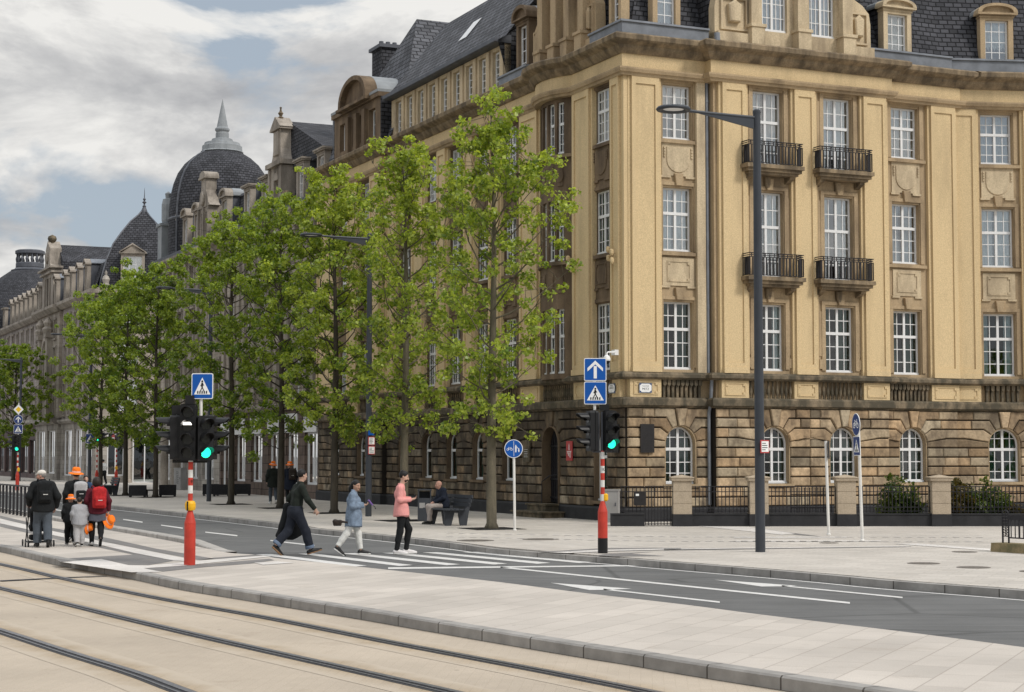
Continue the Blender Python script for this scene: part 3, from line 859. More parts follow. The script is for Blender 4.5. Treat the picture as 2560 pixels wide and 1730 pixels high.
def rusticated(mbb, mbj, u0, u1, ops, zr, fr_unused=None, seed=1, dark=False, o_in=-.30):
    """block courses with voussoirs round arched openings; ops = [(centre, half width, sill, spring)]"""
    r = random.Random(seed)
    z0, z1, n = zr
    hrow = (z1 - z0) / n
    J, JH = .007, .019
    def tint(z):
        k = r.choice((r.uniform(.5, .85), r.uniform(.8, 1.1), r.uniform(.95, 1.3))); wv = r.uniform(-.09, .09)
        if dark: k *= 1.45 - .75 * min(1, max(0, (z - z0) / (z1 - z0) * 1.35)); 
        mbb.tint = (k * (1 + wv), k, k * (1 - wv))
    def blk(poly, z, proud=.075):
        c = (sum(p[0] for p in poly) / len(poly), sum(p[1] for p in poly) / len(poly))
        tint(z)
        mbb.slab(poly, .0, proud + r.uniform(-.02, .03), 1, .028)
    def row(ua, ub, za, zb):
        L = ub - ua
        if L < .12: return
        k = 1 if L < .85 else (2 if L < 1.7 else int(L / .8))
        cuts = [ua] + sorted(ua + L * (i + r.uniform(-.22, .22)) / k for i in range(1, k)) + [ub]
        for a, b in zip(cuts, cuts[1:]):
            blk([(a + J, za + JH), (b - J, za + JH), (b - J, zb - JH), (a + J, zb - JH)], za)
    ops = sorted(ops)
    edges = [u0] + [(a[0] + a[1] + b[0] - b[1]) / 2 for a, b in zip(ops, ops[1:])] + [u1]
    th = [R(12), R(35), R(57), R(78)]
    for (c, hw, sill, spring), ea, eb in zip(ops, edges, edges[1:]):
        # backing wall
        mbj.box(ea, c - hw, o_in, .012, z0, z1); mbj.box(c + hw, eb, o_in, .012, z0, z1)
        if sill > z0 + .02: mbj.box(c - hw, c + hw, o_in, .012, z0, sill)
        arc = arc_pts(c, spring, hw, PI, 0, 14)
        mbj.slab([(c - hw, spring)] + arc[1:-1] + [(c + hw, spring), (c + hw, z1), (c - hw, z1)], o_in, .012, 1)
        zk = [z0 + hrow * k for k in range(n + 1)]
        above = [k for k in range(n) if zk[k + 1] > spring + .05]
        kinks = {}
        up = [k for k in range(n + 1) if zk[k] > spring + .03]
        for i, k in enumerate(up):
            f = (i + .75) / (len(up))
            a = R(8) + (R(79) - R(8)) * min(1, (i / max(1, len(up) - 1)) ** .9)
            rr = max(hw + .16, (zk[k] - spring) / math.sin(a))
            kinks[k] = (a, math.sqrt(max(.0004, rr * rr - (zk[k] - spring) ** 2)))
        for k in range(n):
            za, zb = zk[k], zk[k + 1]
            if zb <= sill + .02: row(ea, eb, za, zb); continue
            if k not in above:
                for sgn in (-1, 1):
                    if sgn < 0: row(ea, c - hw, za, zb)
                    else: row(c + hw, eb, za, zb)
                if za < sill - .02 and zb > sill: pass
                continue
            for sgn in (-1, 1):
                lim = ea if sgn < 0 else eb
                if k in kinks: aa, xa = kinks[k]
                else: aa, xa = 0.0, None
                ab, xb = kinks[k + 1]
                pts = []
                if xa is None: lo = [(c + sgn * hw, za + JH)] + ([(c + sgn * hw, spring)] if spring > za else [])
                else: lo = [(c + sgn * xa, za + JH), (c + sgn * hw * math.cos(aa + .02), spring + hw * math.sin(aa + .02))]
                na = 4
                arcp = [(c + sgn * hw * math.cos(aa + .02 + (ab - aa - .04) * i / na), spring + hw * math.sin(aa + .02 + (ab - aa - .04) * i / na)) for i in range(1, na + 1)]
                hi = [(c + sgn * xb, zb - JH)]
                reach = max(xb, xa or 0, hw) + .12
                edge_u = c + sgn * reach
                room = (edge_u - lim) * -sgn
                if room > .45:
                    um = edge_u + sgn * r.uniform(.05, min(.5, room - .35))
                    if sgn < 0: row(ea, um, za, zb)
                    else: row(um, eb, za, zb)
                    out_u = um - sgn * J
                else: out_u = lim - sgn * J
                poly = [(out_u, za + JH)] + lo + arcp + hi + [(out_u, zb - JH)]
                blk(poly, za)
        # keystone
        a = kinks[n][0] + .03; x1 = kinks[n][1] - 2 * J
        tint(z1)
        mbb.slab([(c - hw * math.cos(a), spring + hw * math.sin(a)), (c, spring + hw), (c + hw * math.cos(a), spring + hw * math.sin(a)), (c + x1, z1 - JH), (c - x1, z1 - JH)], 0, .13, 1, .02)
    mbb.tint = (1, 1, 1)

def reveal(mb, c, hw, sill, spring, o0=-.30, o1=.03):
    """plain jambs and arch soffit of an opening"""
    t = .03
    pts_o = [(c - hw, sill)] + arc_pts(c, spring, hw, PI, 0, 14) + [(c + hw, sill)]
    pts_i = [(c - hw + t, sill)] + arc_pts(c, spring, hw - t, PI, 0, 14) + [(c + hw - t, sill)]
    n = len(pts_o)
    vs = [(p[0], o0, p[1]) for p in pts_o] + [(p[0], o1, p[1]) for p in pts_o] + [(p[0], o0, p[1]) for p in pts_i] + [(p[0], o1, p[1]) for p in pts_i]
    fs = []
    for k in range(n - 1): fs += [(k, k + 1, n + k + 1, n + k), (2 * n + k, 2 * n + k + 1, 3 * n + k + 1, 3 * n + k), (n + k, n + k + 1, 3 * n + k + 1, 3 * n + k)]
    mb.add(vs, fs)

def pilaster(mb, fr, u0, u1, z0, z1, proj, panel=True):
    mb.fr = fr
    w_ = u1 - u0; b = min(.14, w_ * .2)
    if not panel:
        mb.box(u0, u1, -.05, proj, z0, z1); return
    # raised border round a sunk field
    mb.box(u0, u1, -.05, proj - .045, z0, z1)
    for a, c, za, zb in ((u0, u0 + b, z0, z1), (u1 - b, u1, z0, z1), (u0 + b, u1 - b, z0, z0 + .32), (u0 + b, u1 - b, z1 - .22, z1)):
        mb.box(a, c, proj - .046, proj, za, zb)

BAL = [(.030, 0), (.030, .04), (.022, .05), (.05, .16), (.052, .22), (.026, .38), (.024, .44), (.036, .46), (.036, .5)]
def balusters(mb, fr, u0, u1, z0, z1, o=.02, n=None, flat=False):
    L = u1 - u0; n = n or max(2, int(L / .155)); k = (z1 - z0) / .5
    for i in range(n):
        u = u0 + L * (i + .5) / n
        if flat:   # flat tapering balusters with a rounded bracket head
            mb.fr = fr
            mb.slab([(u - .036, z0), (u + .036, z0), (u + .046, z1 - .17), (u - .046, z1 - .17)], -.05, o + .03, 1)
            mb.slab([(u - .058, z1)] + [(u + .058 * math.cos(a), z1 - .13 + .06 * math.sin(a)) for a in (PI, PI * 1.25, PI * 1.5, PI * 1.75, 2 * PI)] + [(u + .058, z1)], -.05, o + .09, 1)
        else:
            c = fr(u, o, z0); mb.fr = None
            mb.lathe([(r, z * k) for r, z in BAL], c, 8)

def iron_rail(mb, fr, u0, u1, o, z0, z1, n, frieze=.14):
    """black wrought railing: bars, scroll frieze, top and bottom rails, with short returns"""
    mb.fr = fr
    def run(pa, pb, k):
        for i in range(k + 1):
            f = i / k; u = pa[0] + (pb[0] - pa[0]) * f; oo = pa[1] + (pb[1] - pa[1]) * f
            big = .017 if i % 3 else .028
            mb.box(u - big, u + big, oo - .012, oo + .012, z0 + .05, z1 - frieze)
        du, do = (.02, 0) if pa[0] != pb[0] else (.012, .02)
        ua, ub = min(pa[0], pb[0]), max(pa[0], pb[0]); oa, ob = min(pa[1], pb[1]), max(pa[1], pb[1])
        for za, zb, g in ((z0 + .03, z0 + .05, .015), (z1 - frieze, z1 - frieze + .02, .015), (z1 - .025, z1, .028)):
            mb.box(ua - .015, ub + .015, oa - g, ob + g, za, zb)
        m = max(2, int(k * .8))
        for i in range(m):
            f = (i + .5) / m; u = pa[0] + (pb[0] - pa[0]) * f; oo = pa[1] + (pb[1] - pa[1]) * f
            hw = .45 * ((ub - ua) + (ob - oa)) / m
            zc = z1 - frieze / 2 - .003
            if ub - ua > ob - oa:
                mb.box(u - hw, u + hw, oo - .010, oo + .010, zc - .012, zc + .012); mb.box(u - .012, u + .012, oo - .01, oo + .01, zc - .05, zc + .05)
            else: mb.box(u - .010, u + .010, oo - hw, oo + hw, zc - .012, zc + .012)
    run((u0, o), (u1, o), n); run((u0, .1), (u0, o), max(2, n // 3)); run((u1, .1), (u1, o), max(2, n // 3))

DORM = {}
def dormer(parent, fr, uc, z0, w, h, kind, mats, depth=2.2, o=0.0, name='dormer', key=None, curtain=None, cheek='slate', wkind='pale'):
    """stone-fronted roof window; kind = segmental, pointed or flat head. Local x across, y inwards, z up"""
    loc = fr(uc, o, z0); rot = fr.rot
    k = (round(w, 2), round(h, 2), kind, tuple(mats), depth, curtain, cheek)
    if k in DORM: return place(DORM[k], parent, loc, rot)
    mb = MB(); W = w / 2; pw = .17; ww = w - 2 * pw; hw = h * .70
    mb.mat = 0
    mb.box(-W, -W + pw, 0, .3, 0, hw + .08); mb.box(W - pw, W, 0, .3, 0, hw + .08)
    mb.box(-W - .03, W + .03, -.04, .3, -.12, 0.0)
    mb.box(-W, W, 0, .3, hw + .08, hw + .26); mb.box(-W - .03, W + .03, -.03, .3, hw + .17, hw + .22)
    e = W + .12; zt = hw + .26
    if kind == 'segmental':
        rise = h - zt; 
        arc = [(e * math.cos(PI - PI * i / 12), zt + .06 + (rise) * math.sin(PI * i / 12) ** .8) for i in range(13)]
        arci = [(x * .80, zt + .06 + (z - zt - .06) * .72) for x, z in arc]
        mb.box(-e, e, -.14, .3, zt, zt + .06)
        for i in range(12):
            mb.slab([arc[i], arc[i + 1], arci[i + 1], arci[i]], -.15, .3, 1)
        mb.slab([(-e * .8, zt + .06)] + arci[1:-1] + [(e * .8, zt + .06)], -.02, .3, 1)
        mb.mat = 1
        roof = [(x * 1.01, z + .015) for x, z in arc]
        for i in range(12): mb.slab([roof[i], roof[i + 1], (roof[i + 1][0] * .96, roof[i + 1][1] - .05), (roof[i][0] * .96, roof[i][1] - .05)], .30, depth, 1)
    elif kind == 'pointed':
        mb.box(-e, e, -.14, .3, zt, zt + .06)
        top = h
        for s_ in (-1, 1):
            mb.slab([(s_ * e, zt + .06), (s_ * e, zt + .13), (0, top + .02), (0, top - .09)], -.15, .3, 1)
        mb.slab([(-e * .85, zt + .06), (e * .85, zt + .06), (0, top - .08)], -.03, .3, 1)
        mb.mat = 1
        for s_ in (-1, 1): mb.slab([(s_ * e, zt + .09), (s_ * e, zt + .145), (0, top + .035), (0, top - .02)], .3, depth, 1)
    else:
        mb.box(-e, e, -.12, .3, zt, zt + .07); mb.box(-e - .05, e + .05, -.17, .3, zt + .07, zt + .15)
        mb.mat = 1
        mb.add([(-e - .05, .3, zt + .15), (e + .05, .3, zt + .15), (e + .05, -.17, zt + .155), (-e - .05, -.17, zt + .155), (-e + .1, depth * .75, h + .25), (e - .1, depth * .75, h + .25)],
               [(3, 2, 1, 0), (0, 1, 5, 4), (0, 4, 4), (1, 5, 5)][:2])
        mb.slab([(.3, zt), (.3, zt + .15), (depth * .75, h + .24), (depth * .75, zt)], -e + .02, e - .02, 0)
    mb.mat = 2
    mb.box(-W + .03, -W + .1, .3, depth, -.1, zt + .02); mb.box(W - .1, W - .03, .3, depth, -.1, zt + .02)
    mb.box(-W + .1, W - .1, .9, .95, -.1, zt)
    o_ = mb.build(name, [M[mats[0]], M[mats[1]], M[cheek]], parent, loc=loc, rot=(0, 0, rot))
    hh = hw + .08
    f, g = win_meshes(ww, hh, False, (2 if ww < .75 else 3, [hh * .26, hh * .5, hh * .75]), None, 0 if ww < .75 else 0)
    f.build('window_frame', M['white_frame'], o_, loc=(0, .12, 0)); g.build('pane', M['glass_dark' if wkind == 'dark' else 'glass'], o_, loc=(0, .12, 0), fixn=False)
    if curtain: curtain_mesh(ww, hh, 0, 0, None, 3).build('curtain', M[curtain], o_, loc=(0, .12, 0), fixn=False)
    DORM[k] = o_
    return o_

# ================================================================== THE YELLOW CORNER BUILDING
A = thing('corner_building', 'ochre corner building of four storeys with iron balconies, dark cornice and slate mansard roof', 'building', (CX0, CY0, 0), ANG)
Q18 = R(18); D4 = (math.cos(Q18), -math.sin(Q18)); P4 = (12.31, .16)
END4 = (P4[0] + D4[0] * 9, P4[1] + D4[1] * 9)
BOW = [(0, 5.80), (-.22, 5.46), (-.38, 5.03), (-.44, 4.53), (-.38, 4.03), (-.22, 3.62), (0, 3.30)]
PATH = [(-.25, 28.4), (-.25, 20.3), (0, 20.3)] + BOW + [(0, 0), (2.9, 0), (2.9, -.35), (9.3, -.35), (9.3, 0), (12.31, 0), P4, END4]
FLAT = [(-.25, 28.4), (-.25, 20.3), (0, 20.3), (0, 0), (2.9, 0), (2.9, -.35), (9.3, -.35), (9.3, 0), (12.31, 0), P4, END4]
fL, fP = frame_left(), frame_left(.25)
fR, fM = frame((0, 0), (1, 0)), frame((0, 0), (1, 0), .35)
f4 = frame(P4, D4)
SILL1, HEAD1, SILL2, HEAD2, SILL3, HEAD3 = 4.72, 6.79, 8.34, 10.30, 11.80, 13.48
FL3 = [(SILL1, HEAD1), (SILL2, HEAD2), (SILL3, HEAD3)]
FL3B = [(SILL1, HEAD1), (7.62, HEAD2), (11.10, HEAD3)]
LW = [1.5, 8.4, 10.8, 13.3, 15.6, 18.45]; PW = [22.3, 25.1]
RW1, RWM, RW3, W4 = [1.82], [4.87, 7.50], [10.37], [1.63, 5.0]
LP = [(2.05, 3.22), (5.86, 7.25), (9.0, 9.85), (11.35, 12.12), (13.9, 14.73), (16.2, 17.34), (19.3, 20.25)]
PP = [(20.35, 21.5), (23.1, 24.25), (26.0, 28.35)]
RPc = [(.14, 1.09)]; RPm = [(3.12, 3.97), (5.75, 6.52), (8.37, 9.25)]; RP3 = [(11.3, 12.29)]; P4p = [(.02, .86), (2.5, 3.4), (3.55, 4.3), (5.7, 6.6)]

wa, wb_ = MB(), MB()            # right-hand walls (brown), long-side walls (sooty)
cols = lambda cs, fl, w_: [(c - w_ / 2, c + w_ / 2, fl) for c in cs]
wa.fr = fR; wall_strips(wa, .33, 2.9, cols(RW1, FL3, 1.02), 4.55, 14.3)
wa.fr = fM; wall_strips(wa, 2.9, 9.3, cols(RWM, FL3B, 1.08), 4.55, 14.3); wa.box(2.9, 3.0, -.7, -.321, 4.55, 14.3); wa.box(9.2, 9.3, -.7, -.321, 4.55, 14.3)
wa.fr = fR; wall_strips(wa, 9.305, 12.31, cols(RW3, FL3, 1.08), 4.55, 14.3)
wa.fr = f4; wall_strips(wa, .0, 9, cols(W4, FL3, 1.1), 4.55, 14.3)
# stepped surrounds and keystones of the windows
for fr, cs, fl, w_ in ((fR, RW1, FL3, 1.02), (fM, RWM, FL3B, 1.08), (fR, RW3, FL3, 1.08), (f4, W4, FL3, 1.1)):
    wa.fr = fr
    for c in cs:
        for i, (za, zb) in enumerate(fl):
            for s_ in (-1, 1):
                a = c + s_ * (w_ / 2 + .03); b = c + s_ * (w_ / 2 + .17)
                wa.box(min(a, b), max(a, b), 0, .045, za - (0 if i else -.05), zb + .06)
                if cs is RWM:
                    b2 = c + s_ * (w_ / 2 + .27); wa.box(min(b, b2), max(b, b2), 0, .03, za + .5, zb - .15); wa.box(min(b, b2), max(b, b2), 0, .055, za + .1, za + .4)
            wa.box(c - w_ / 2 - .17, c + w_ / 2 + .17, 0, .05, zb + .061, zb + .17)
            if i < 2: wa.slab([(c - .10, zb + .05), (c + .10, zb + .05), (c + .15, zb + .42), (c - .15, zb + .42)], 0, .12, 1, .015)
            if i and cs is not RWM: wa.box(c - w_ / 2 - .22, c + w_ / 2 + .22, .0, .11, za - .14, za - .035)
wa.build('facade_wall', M['brown'], A)
wb_.fr = fL; wall_strips(wb_, .33, 3.30, cols([1.5], FL3, .95), 4.55, 14.3)
wall_strips(wb_, 5.80, 20.3, cols(LW[1:], FL3, .98), 4.55, 14.3)
wb_.fr = fP; wall_strips(wb_, 20.3, 28.4, cols(PW, FL3, .98), 4.55, 14.3)
wb_.box(20.3, 20.4, -.6, -.321, 4.55, 14.3)
wb_.fr = None
wb_.slab([(.02, .02), (.32, .02), (.32, .32), (.02, .32)], 4.55, 14.3, 2)
facets = [frame(BOW[i], Vector(BOW[i + 1]) - Vector(BOW[i])) for i in range(6)]
flen = [(Vector(BOW[i + 1]) - Vector(BOW[i])).length for i in range(6)]
BWIN = [(facets[i], flen[i] / 2, flen[i] - .13) for i in (1, 2, 3, 4)]
for i in range(6):
    wb_.fr = facets[i]
    wall_strips(wb_, 0, flen[i], [(.065, flen[i] - .065, FL3)] if i in (1, 2, 3, 4) else [], 4.55, 14.3, -.2)
    if 1 <= i <= 4:
        for za, zb in ((7.3, 7.95), (10.75, 11.4)):
            wb_.box(.1, flen[i] - .1, 0, .03, za, zb); wb_.lathe([(.22, 0), (.2, .03), (.001, .035)], (0, 0, 0), 10) if False else None
            wb_.slab([(flen[i] / 2 + .17 * math.cos(a), (za + zb) / 2 + .22 * math.sin(a)) for a in [k * PI / 6 for k in range(12)]], .03, .06, 1, .015)
for fr, cs in ((fL, LW), (fP, PW)):
    wb_.fr = fr
    for c in cs:
        w_ = .98
        for i, (za, zb) in enumerate(FL3):
            wb_.box(c - w_ / 2 - .15, c + w_ / 2 + .15, 0, .045, zb + .04, zb + .15)
            if i: wb_.box(c - w_ / 2 - .2, c + w_ / 2 + .2, .0, .11, za - .14, za - .035)
wb_.build('street_wall', M['soot'], A)
mb = MB(); mb.sweep([(p[0], p[1]) for p in BOW], [(-.05, 8.2), (.1, 8.2), (.12, 8.3), (-.05, 8.3)]); mb.sweep(BOW, [(-.05, 11.66), (.1, 11.66), (.12, 11.76), (-.05, 11.76)])
mb.build('bow_sill', M['cornice'], A)

# carved panels below the windows
def shield(mb, fr, c, z0, w_):
    mb.fr = fr
    mb.box(c - w_ / 2, c + w_ / 2, 0, .035, z0, z0 + 1.0)
    r_ = w_ * .36
    mb.slab([(c - r_, z0 + .88)] + [(c + r_ * math.cos(a), z0 + .48 + r_ * .95 * math.sin(a)) for a in [PI + PI * k / 10 for k in range(11)]] + [(c + r_, z0 + .88)], .035, .065, 1, .012)
    for s_ in (-1, 1):
        for k in range(4): mb.box(c + s_ * w_ * .43 - .03, c + s_ * w_ * .43 + .03, .035, .075, z0 + .56 + k * .085, z0 + .62 + k * .085)
    mb.box(c - w_ / 2 - .04, c - w_ / 2 + .3, 0, .055, z0 - .07, z0 - .005); mb.box(c + w_ / 2 - .3, c + w_ / 2 + .04, 0, .055, z0 - .07, z0 - .005)
def square(mb, fr, c, z0, w_):
    mb.fr = fr
    mb.box(c - w_ / 2, c + w_ / 2, 0, .035, z0, z0 + .86)
    a, b, za, zb = c - w_ * .36, c + w_ * .36, z0 + .12, z0 + .76
    for q in ((a, b, za, za + .03), (a, b, zb - .03, zb), (a, a + .03, za + .031, zb - .031), (b - .03, b, za + .031, zb - .031)): mb.box(q[0], q[1], .035, .06, q[2], q[3])
    for x in (a + .035, b - .105):
        for z in (za + .035, zb - .105): mb.box(x, x + .07, .035, .07, z, z + .07)
    mb.box(c - w_ / 2 - .04, c - w_ / 2 + .26, 0, .055, z0 - .07, z0 - .005); mb.box(c + w_ / 2 - .26, c + w_ / 2 + .04, 0, .055, z0 - .07, z0 - .005)
for fr, c in ((fR, 1.82), (fR, 10.37), (f4, 1.63), (f4, 5.0)):
    mb = MB(); shield(mb, fr, c, 10.66, 1.12); mb.build('shield_panel', M['ochre_trim'], A)
    mb = MB(); square(mb, fr, c, 7.28, 1.12); mb.build('square_panel', M['ochre_trim'], A)
for c in LW + PW:
    fr = fL if c < 20 else fP
    mb = MB(); shield(mb, fr, c, 10.66, 1.02); mb.build('shield_panel', M['soot'], A)
    mb = MB(); square(mb, fr, c, 7.28, 1.02); mb.build('square_panel', M['soot'], A)

# pilasters
for fr, ps in ((fL, LP), (fP, PP), (fR, RPc), (fM, RPm), (fR, RP3), (f4, P4p)):
    for a, b in ps:
        mb = MB(); 
        pilaster(mb, fr, a, b, 4.62, 13.60, .20)
        # stepped strips beside the shaft
        for q, s_ in ((a, -1), (b, 1)):
            x0, x1 = (q - .10, q - .002) if s_ < 0 else (q + .002, q + .10)
            mb.box(x0, x1, -.04, .12, 4.62, 13.60)
        mb.box(a - .02, b + .02, -.05, .235, 4.62, 4.80)
        mb.build('pilaster', M['ochre'], A)
mb = MB(); mb.fr = None                      # corner pier wrapping both sides
pilaster(mb, fL, .08, .62, 4.62, 13.60, .20)
mb.fr = fR; mb.box(1.25, 1.25, 0, 0, 0, 0) if False else None
mb.fr = None; mb.slab([(-.10, -.10), (.10, -.10), (.10, .10), (-.10, .10)], 4.62, 13.6, 2)
mb.build('pilaster', M['ochre'], A)
for fr, ps in ((fR, [(2.42, 2.72)]),):
    mb = MB(); mb.fr = fr; mb.box(2.42, 2.72, -.05, .16, 4.62, 13.6); mb.build('pilaster', M['ochre_trim'], A)

# ledges, frieze and cornice run round the whole plan
def run_part(name, path_, prof, mat, cap=True):
    mb = MB(); mb.sweep(path_, prof); return mb.build(name, M[mat], A)
run_part('plinth', FLAT, [(-.4, 0.02), (.16, 0.02), (.16, .48), (.11, .54), (-.4, .54)], 'plinth')
run_part('ledge', FLAT, [(-.3, 3.55), (.07, 3.55), (.13, 3.60), (.19, 3.62), (.19, 3.80), (.13, 3.86), (-.3, 3.87)], 'band')
run_part('ledge', FLAT, [(-.3, 4.40), (.17, 4.40), (.27, 4.46), (.27, 4.55), (.19, 4.625), (-.3, 4.64)], 'band')
run_part('architrave', PATH, [(-.05, 13.60), (.22, 13.60), (.25, 13.67), (.30, 13.69), (.34, 13.78), (.34, 13.83), (-.05, 13.84)], 'brown')
run_part('frieze', PATH, [(-.1, 13.835), (.19, 13.835), (.19, 14.27), (-.1, 14.27)], 'ochre')
run_part('cornice', PATH, [(-.1, 14.26), (.24, 14.26), (.34, 14.37), (.38, 14.42), (.40, 14.48), (.58, 14.56), (.64, 14.61), (.66, 14.74), (.58, 14.80), (-.6, 14.93)], 'cornice')
mb = MB()                                                     # recessed wall behind the balusters
mb.sweep(FLAT, [(-.3, 3.86), (-.06, 3.86), (-.06, 4.41), (-.3, 4.41)]); mb.build('parapet_wall', M['brown'], A)
for fr, ps in ((fL, LP + [(.22, .60)]), (fP, PP), (fR, RPc), (fM, RPm), (fR, RP3), (f4, P4p)):
    for a, b in ps:
        mb = MB(); mb.fr = fr
        mb.box(a - .06, b + .06, -.06, .12, 3.865, 4.402); c0, c1 = a + .06, b - .06
        for q in ((c0, c1, 3.94, 3.965), (c0, c1, 4.30, 4.325), (c0, c0 + .025, 3.966, 4.299), (c1 - .025, c1, 3.966, 4.299)): mb.box(q[0], q[1], .12, .145, q[2], q[3])
        for x in (c0 + .03, c1 - .1):
            for z in (3.97, 4.225): mb.box(x, x + .07, .12, .15, z, z + .07)
        mb.build('pedestal', M['ochre'], A)
for fr, c, flat in [(fL, c, False) for c in LW] + [(fP, c, False) for c in PW] + [(fR, 1.90, True), (fM, 4.87, False), (fM, 7.46, False), (fR, 10.38, True), (f4, 1.68, True), (f4, 4.9, True)]:
    h_ = {1.5: .5, 4.87: .80, 7.46: .86, 1.90: .70, 10.38: .78}.get(c, .62)
    mb = MB(); balusters(mb, fr, c - h_, c + h_, 3.868, 4.402, .03, None, flat)
    mb.build('balustrade', M['band'], A)
mb = MB(); balusters(mb, fL, 3.4, 5.7, 3.868, 4.402, .03, 16); mb.build('balustrade', M['band'], A)

# windows of the upper storeys
CU = [('curtain', 0, None, 1), ('curtain', .05, None, 2), ('curtain', .12, None, 3), ('curtain_grey', 0, None, 6), ('curtain_grey', .08, None, 7), ('curtain', .26, None, 8)]
DK = [None, ('curtain_green', .30, None, 4), ('curtain_green', .22, None, 5), ('curtain', .62, None, 9), ('curtain_grey', .55, None, 10)]
for fr, c, w_, fl in [(fR, 1.82, 1.02, FL3), (fM, 4.87, 1.08, FL3B), (fM, 7.50, 1.08, FL3B), (fR, 10.37, 1.08, FL3), (f4, 1.63, 1.1, FL3), (f4, 5.0, 1.1, FL3)]:
    for i, (za, zb) in enumerate(fl):
        if i == 0: window(A, fr, c, za, w_, zb - za, 'dark', curtain=DK[1 + int(c * 7) % 4])
        else: window(A, fr, c, za, w_, zb - za, 'pale', curtain=CU[(2 * i + int(c * 3.7)) % 6])
for c in LW + PW:
    fr = fL if c < 20 else fP
    for i, (za, zb) in enumerate(FL3):
        window(A, fr, c, za, .98 if c > 2 else .95, zb - za, 'dark' if i < 2 else 'pale', o=-.10, curtain=CU[2] if (i == 2 and int(c) % 2) else DK[0 if int(c + i) % 2 else 1])
for fr, c, w_ in BWIN:
    for i, (za, zb) in enumerate(FL3):
        h = zb - za; tr = h * .58
        window(A, fr, c, za, w_, h, 'dark', o=-.10, bars=(2, [tr / 3, tr * 2 / 3, tr + (h - tr) / 2]), transom=tr, mulls=0)
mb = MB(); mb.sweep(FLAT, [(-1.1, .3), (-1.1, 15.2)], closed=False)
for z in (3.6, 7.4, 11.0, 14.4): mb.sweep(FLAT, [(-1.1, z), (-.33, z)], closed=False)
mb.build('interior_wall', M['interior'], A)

# ground storey: block courses round arched openings
GZ = (.54, 3.552, 10); HW = .55; SG, SP_ = 1.24, 2.46
for fr, a, b, cs, mat, sd, dk in ((fR, .02, 2.9, [1.86], 'rust', 3, False), (fM, 2.9, 9.3, [5.01, 7.58], 'rust', 4, False), (fR, 9.305, 12.31, [10.52], 'rust', 5, False), (f4, 0, 9, [1.72, 5.1], 'rust', 6, False)):
    bb, bj = MB(fr), MB(fr)
    rusticated(bb, bj, a, b, [(c, HW, SG, SP_) for c in cs], GZ, None, sd, dk)
    wl = bb.build('stone_blocks', M[mat], A); bj.build('joint_wall', M['joint'], wl)
    for c in cs:
        rv = MB(fr); reveal(rv, c, HW, SG, SP_); rv.box(c - HW - .1, c + HW + .1, -.3, .12, SG - .1, SG - .004); rv.build('reveal', M['brown'], A)
    for c in cs:
        window(A, fr, c, SG, 2 * (HW - .03), SP_ + HW - .03 - SG, 'dark', o=-.16, arch=True, bars=(2, [.33, .66, 1.42]), transom=1.06, curtain=('curtain_green', .35, .86, 7))
LG = [1.6, 8.5, 11.1, 13.55, 16.0, 18.55]
bb, bj = MB(fL), MB(fL)
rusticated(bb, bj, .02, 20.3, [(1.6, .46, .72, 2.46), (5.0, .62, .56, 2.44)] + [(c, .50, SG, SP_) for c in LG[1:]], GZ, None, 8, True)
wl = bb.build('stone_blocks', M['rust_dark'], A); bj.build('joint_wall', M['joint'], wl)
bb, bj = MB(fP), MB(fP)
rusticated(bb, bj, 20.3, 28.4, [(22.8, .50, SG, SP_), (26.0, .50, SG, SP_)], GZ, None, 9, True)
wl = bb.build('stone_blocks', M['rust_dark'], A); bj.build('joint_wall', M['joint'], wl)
for fr, c, hw, sg, sp in [(fL, c, .50, SG, SP_) for c in LG[1:]] + [(fL, 1.6, .46, .72, 2.46), (fL, 5.0, .62, .56, 2.44), (fP, 22.8, .5, SG, SP_), (fP, 26.0, .5, SG, SP_)]:
    rv = MB(fr); reveal(rv, c, hw, sg, sp, -.3, .13 if c == 5.0 else .03)
    if c != 5.0: rv.box(c - hw - .12, c + hw + .12, -.3, .12, sg - .1, sg - .004)
    rv.build('reveal', M['soot'], A)
for fr, c, hw, sg in [(fL, c, .50, SG) for c in LG[1:]] + [(fP, 22.8, .5, SG), (fP, 26.0, .5, SG), (fL, 1.6, .46, .72)]:
    hh = SP_ + hw - .03 - sg
    window(A, fr, c, sg, 2 * (hw - .03), hh, 'dark', o=-.15, arch=True, bars=(1, []), transom=hh * .62, mulls=0, curtain=('curtain_green', .5, .8, 9))
# iron door in the arch, steps and handrail
mb = MB(fL)
mb.slab([(4.41, .57), (5.59, .57)] + arc_pts(5.0, 2.44, .59, 0, PI, 14), -.24, -.20, 1)
for k in range(9): mb.box(4.47 + k * .13, 4.5 + k * .13, -.2, -.175, .6, 2.9 - .3 * abs(k - 4) / 4)
for z in (.7, 1.3, 2.38): mb.box(4.42, 5.58, -.2, -.165, z, z + .06)
mb.box(4.98, 5.02, -.2, -.16, .6, 3.0)
for k in range(8):
    for j in range(9):
        x, z = 4.5 + k * .14, 1.42 + j * .105
        mb.box(x, x + .05, -.2, -.18, z, z + .045)
dr = mb.build('door', M['iron'], A)
mb = MB(fL); mb.tube([(5.35, .25, .5), (5.35, .25, 1.25), (4.9, .18, 1.45), (4.6, -.12, 1.5)], .018, 6); mb.build('handrail', M['iron'], A)
mb = MB(fL); mb.box(3.9, 6.1, .16, .95, .10, .27); mb.box(3.82, 6.18, .16, 1.02, .27, .32); mb.box(4.3, 5.7, .16, .62, .321, .50); mb.box(4.25, 5.75, .16, .67, .50, .555)
mb.build('step', M['band'], A)

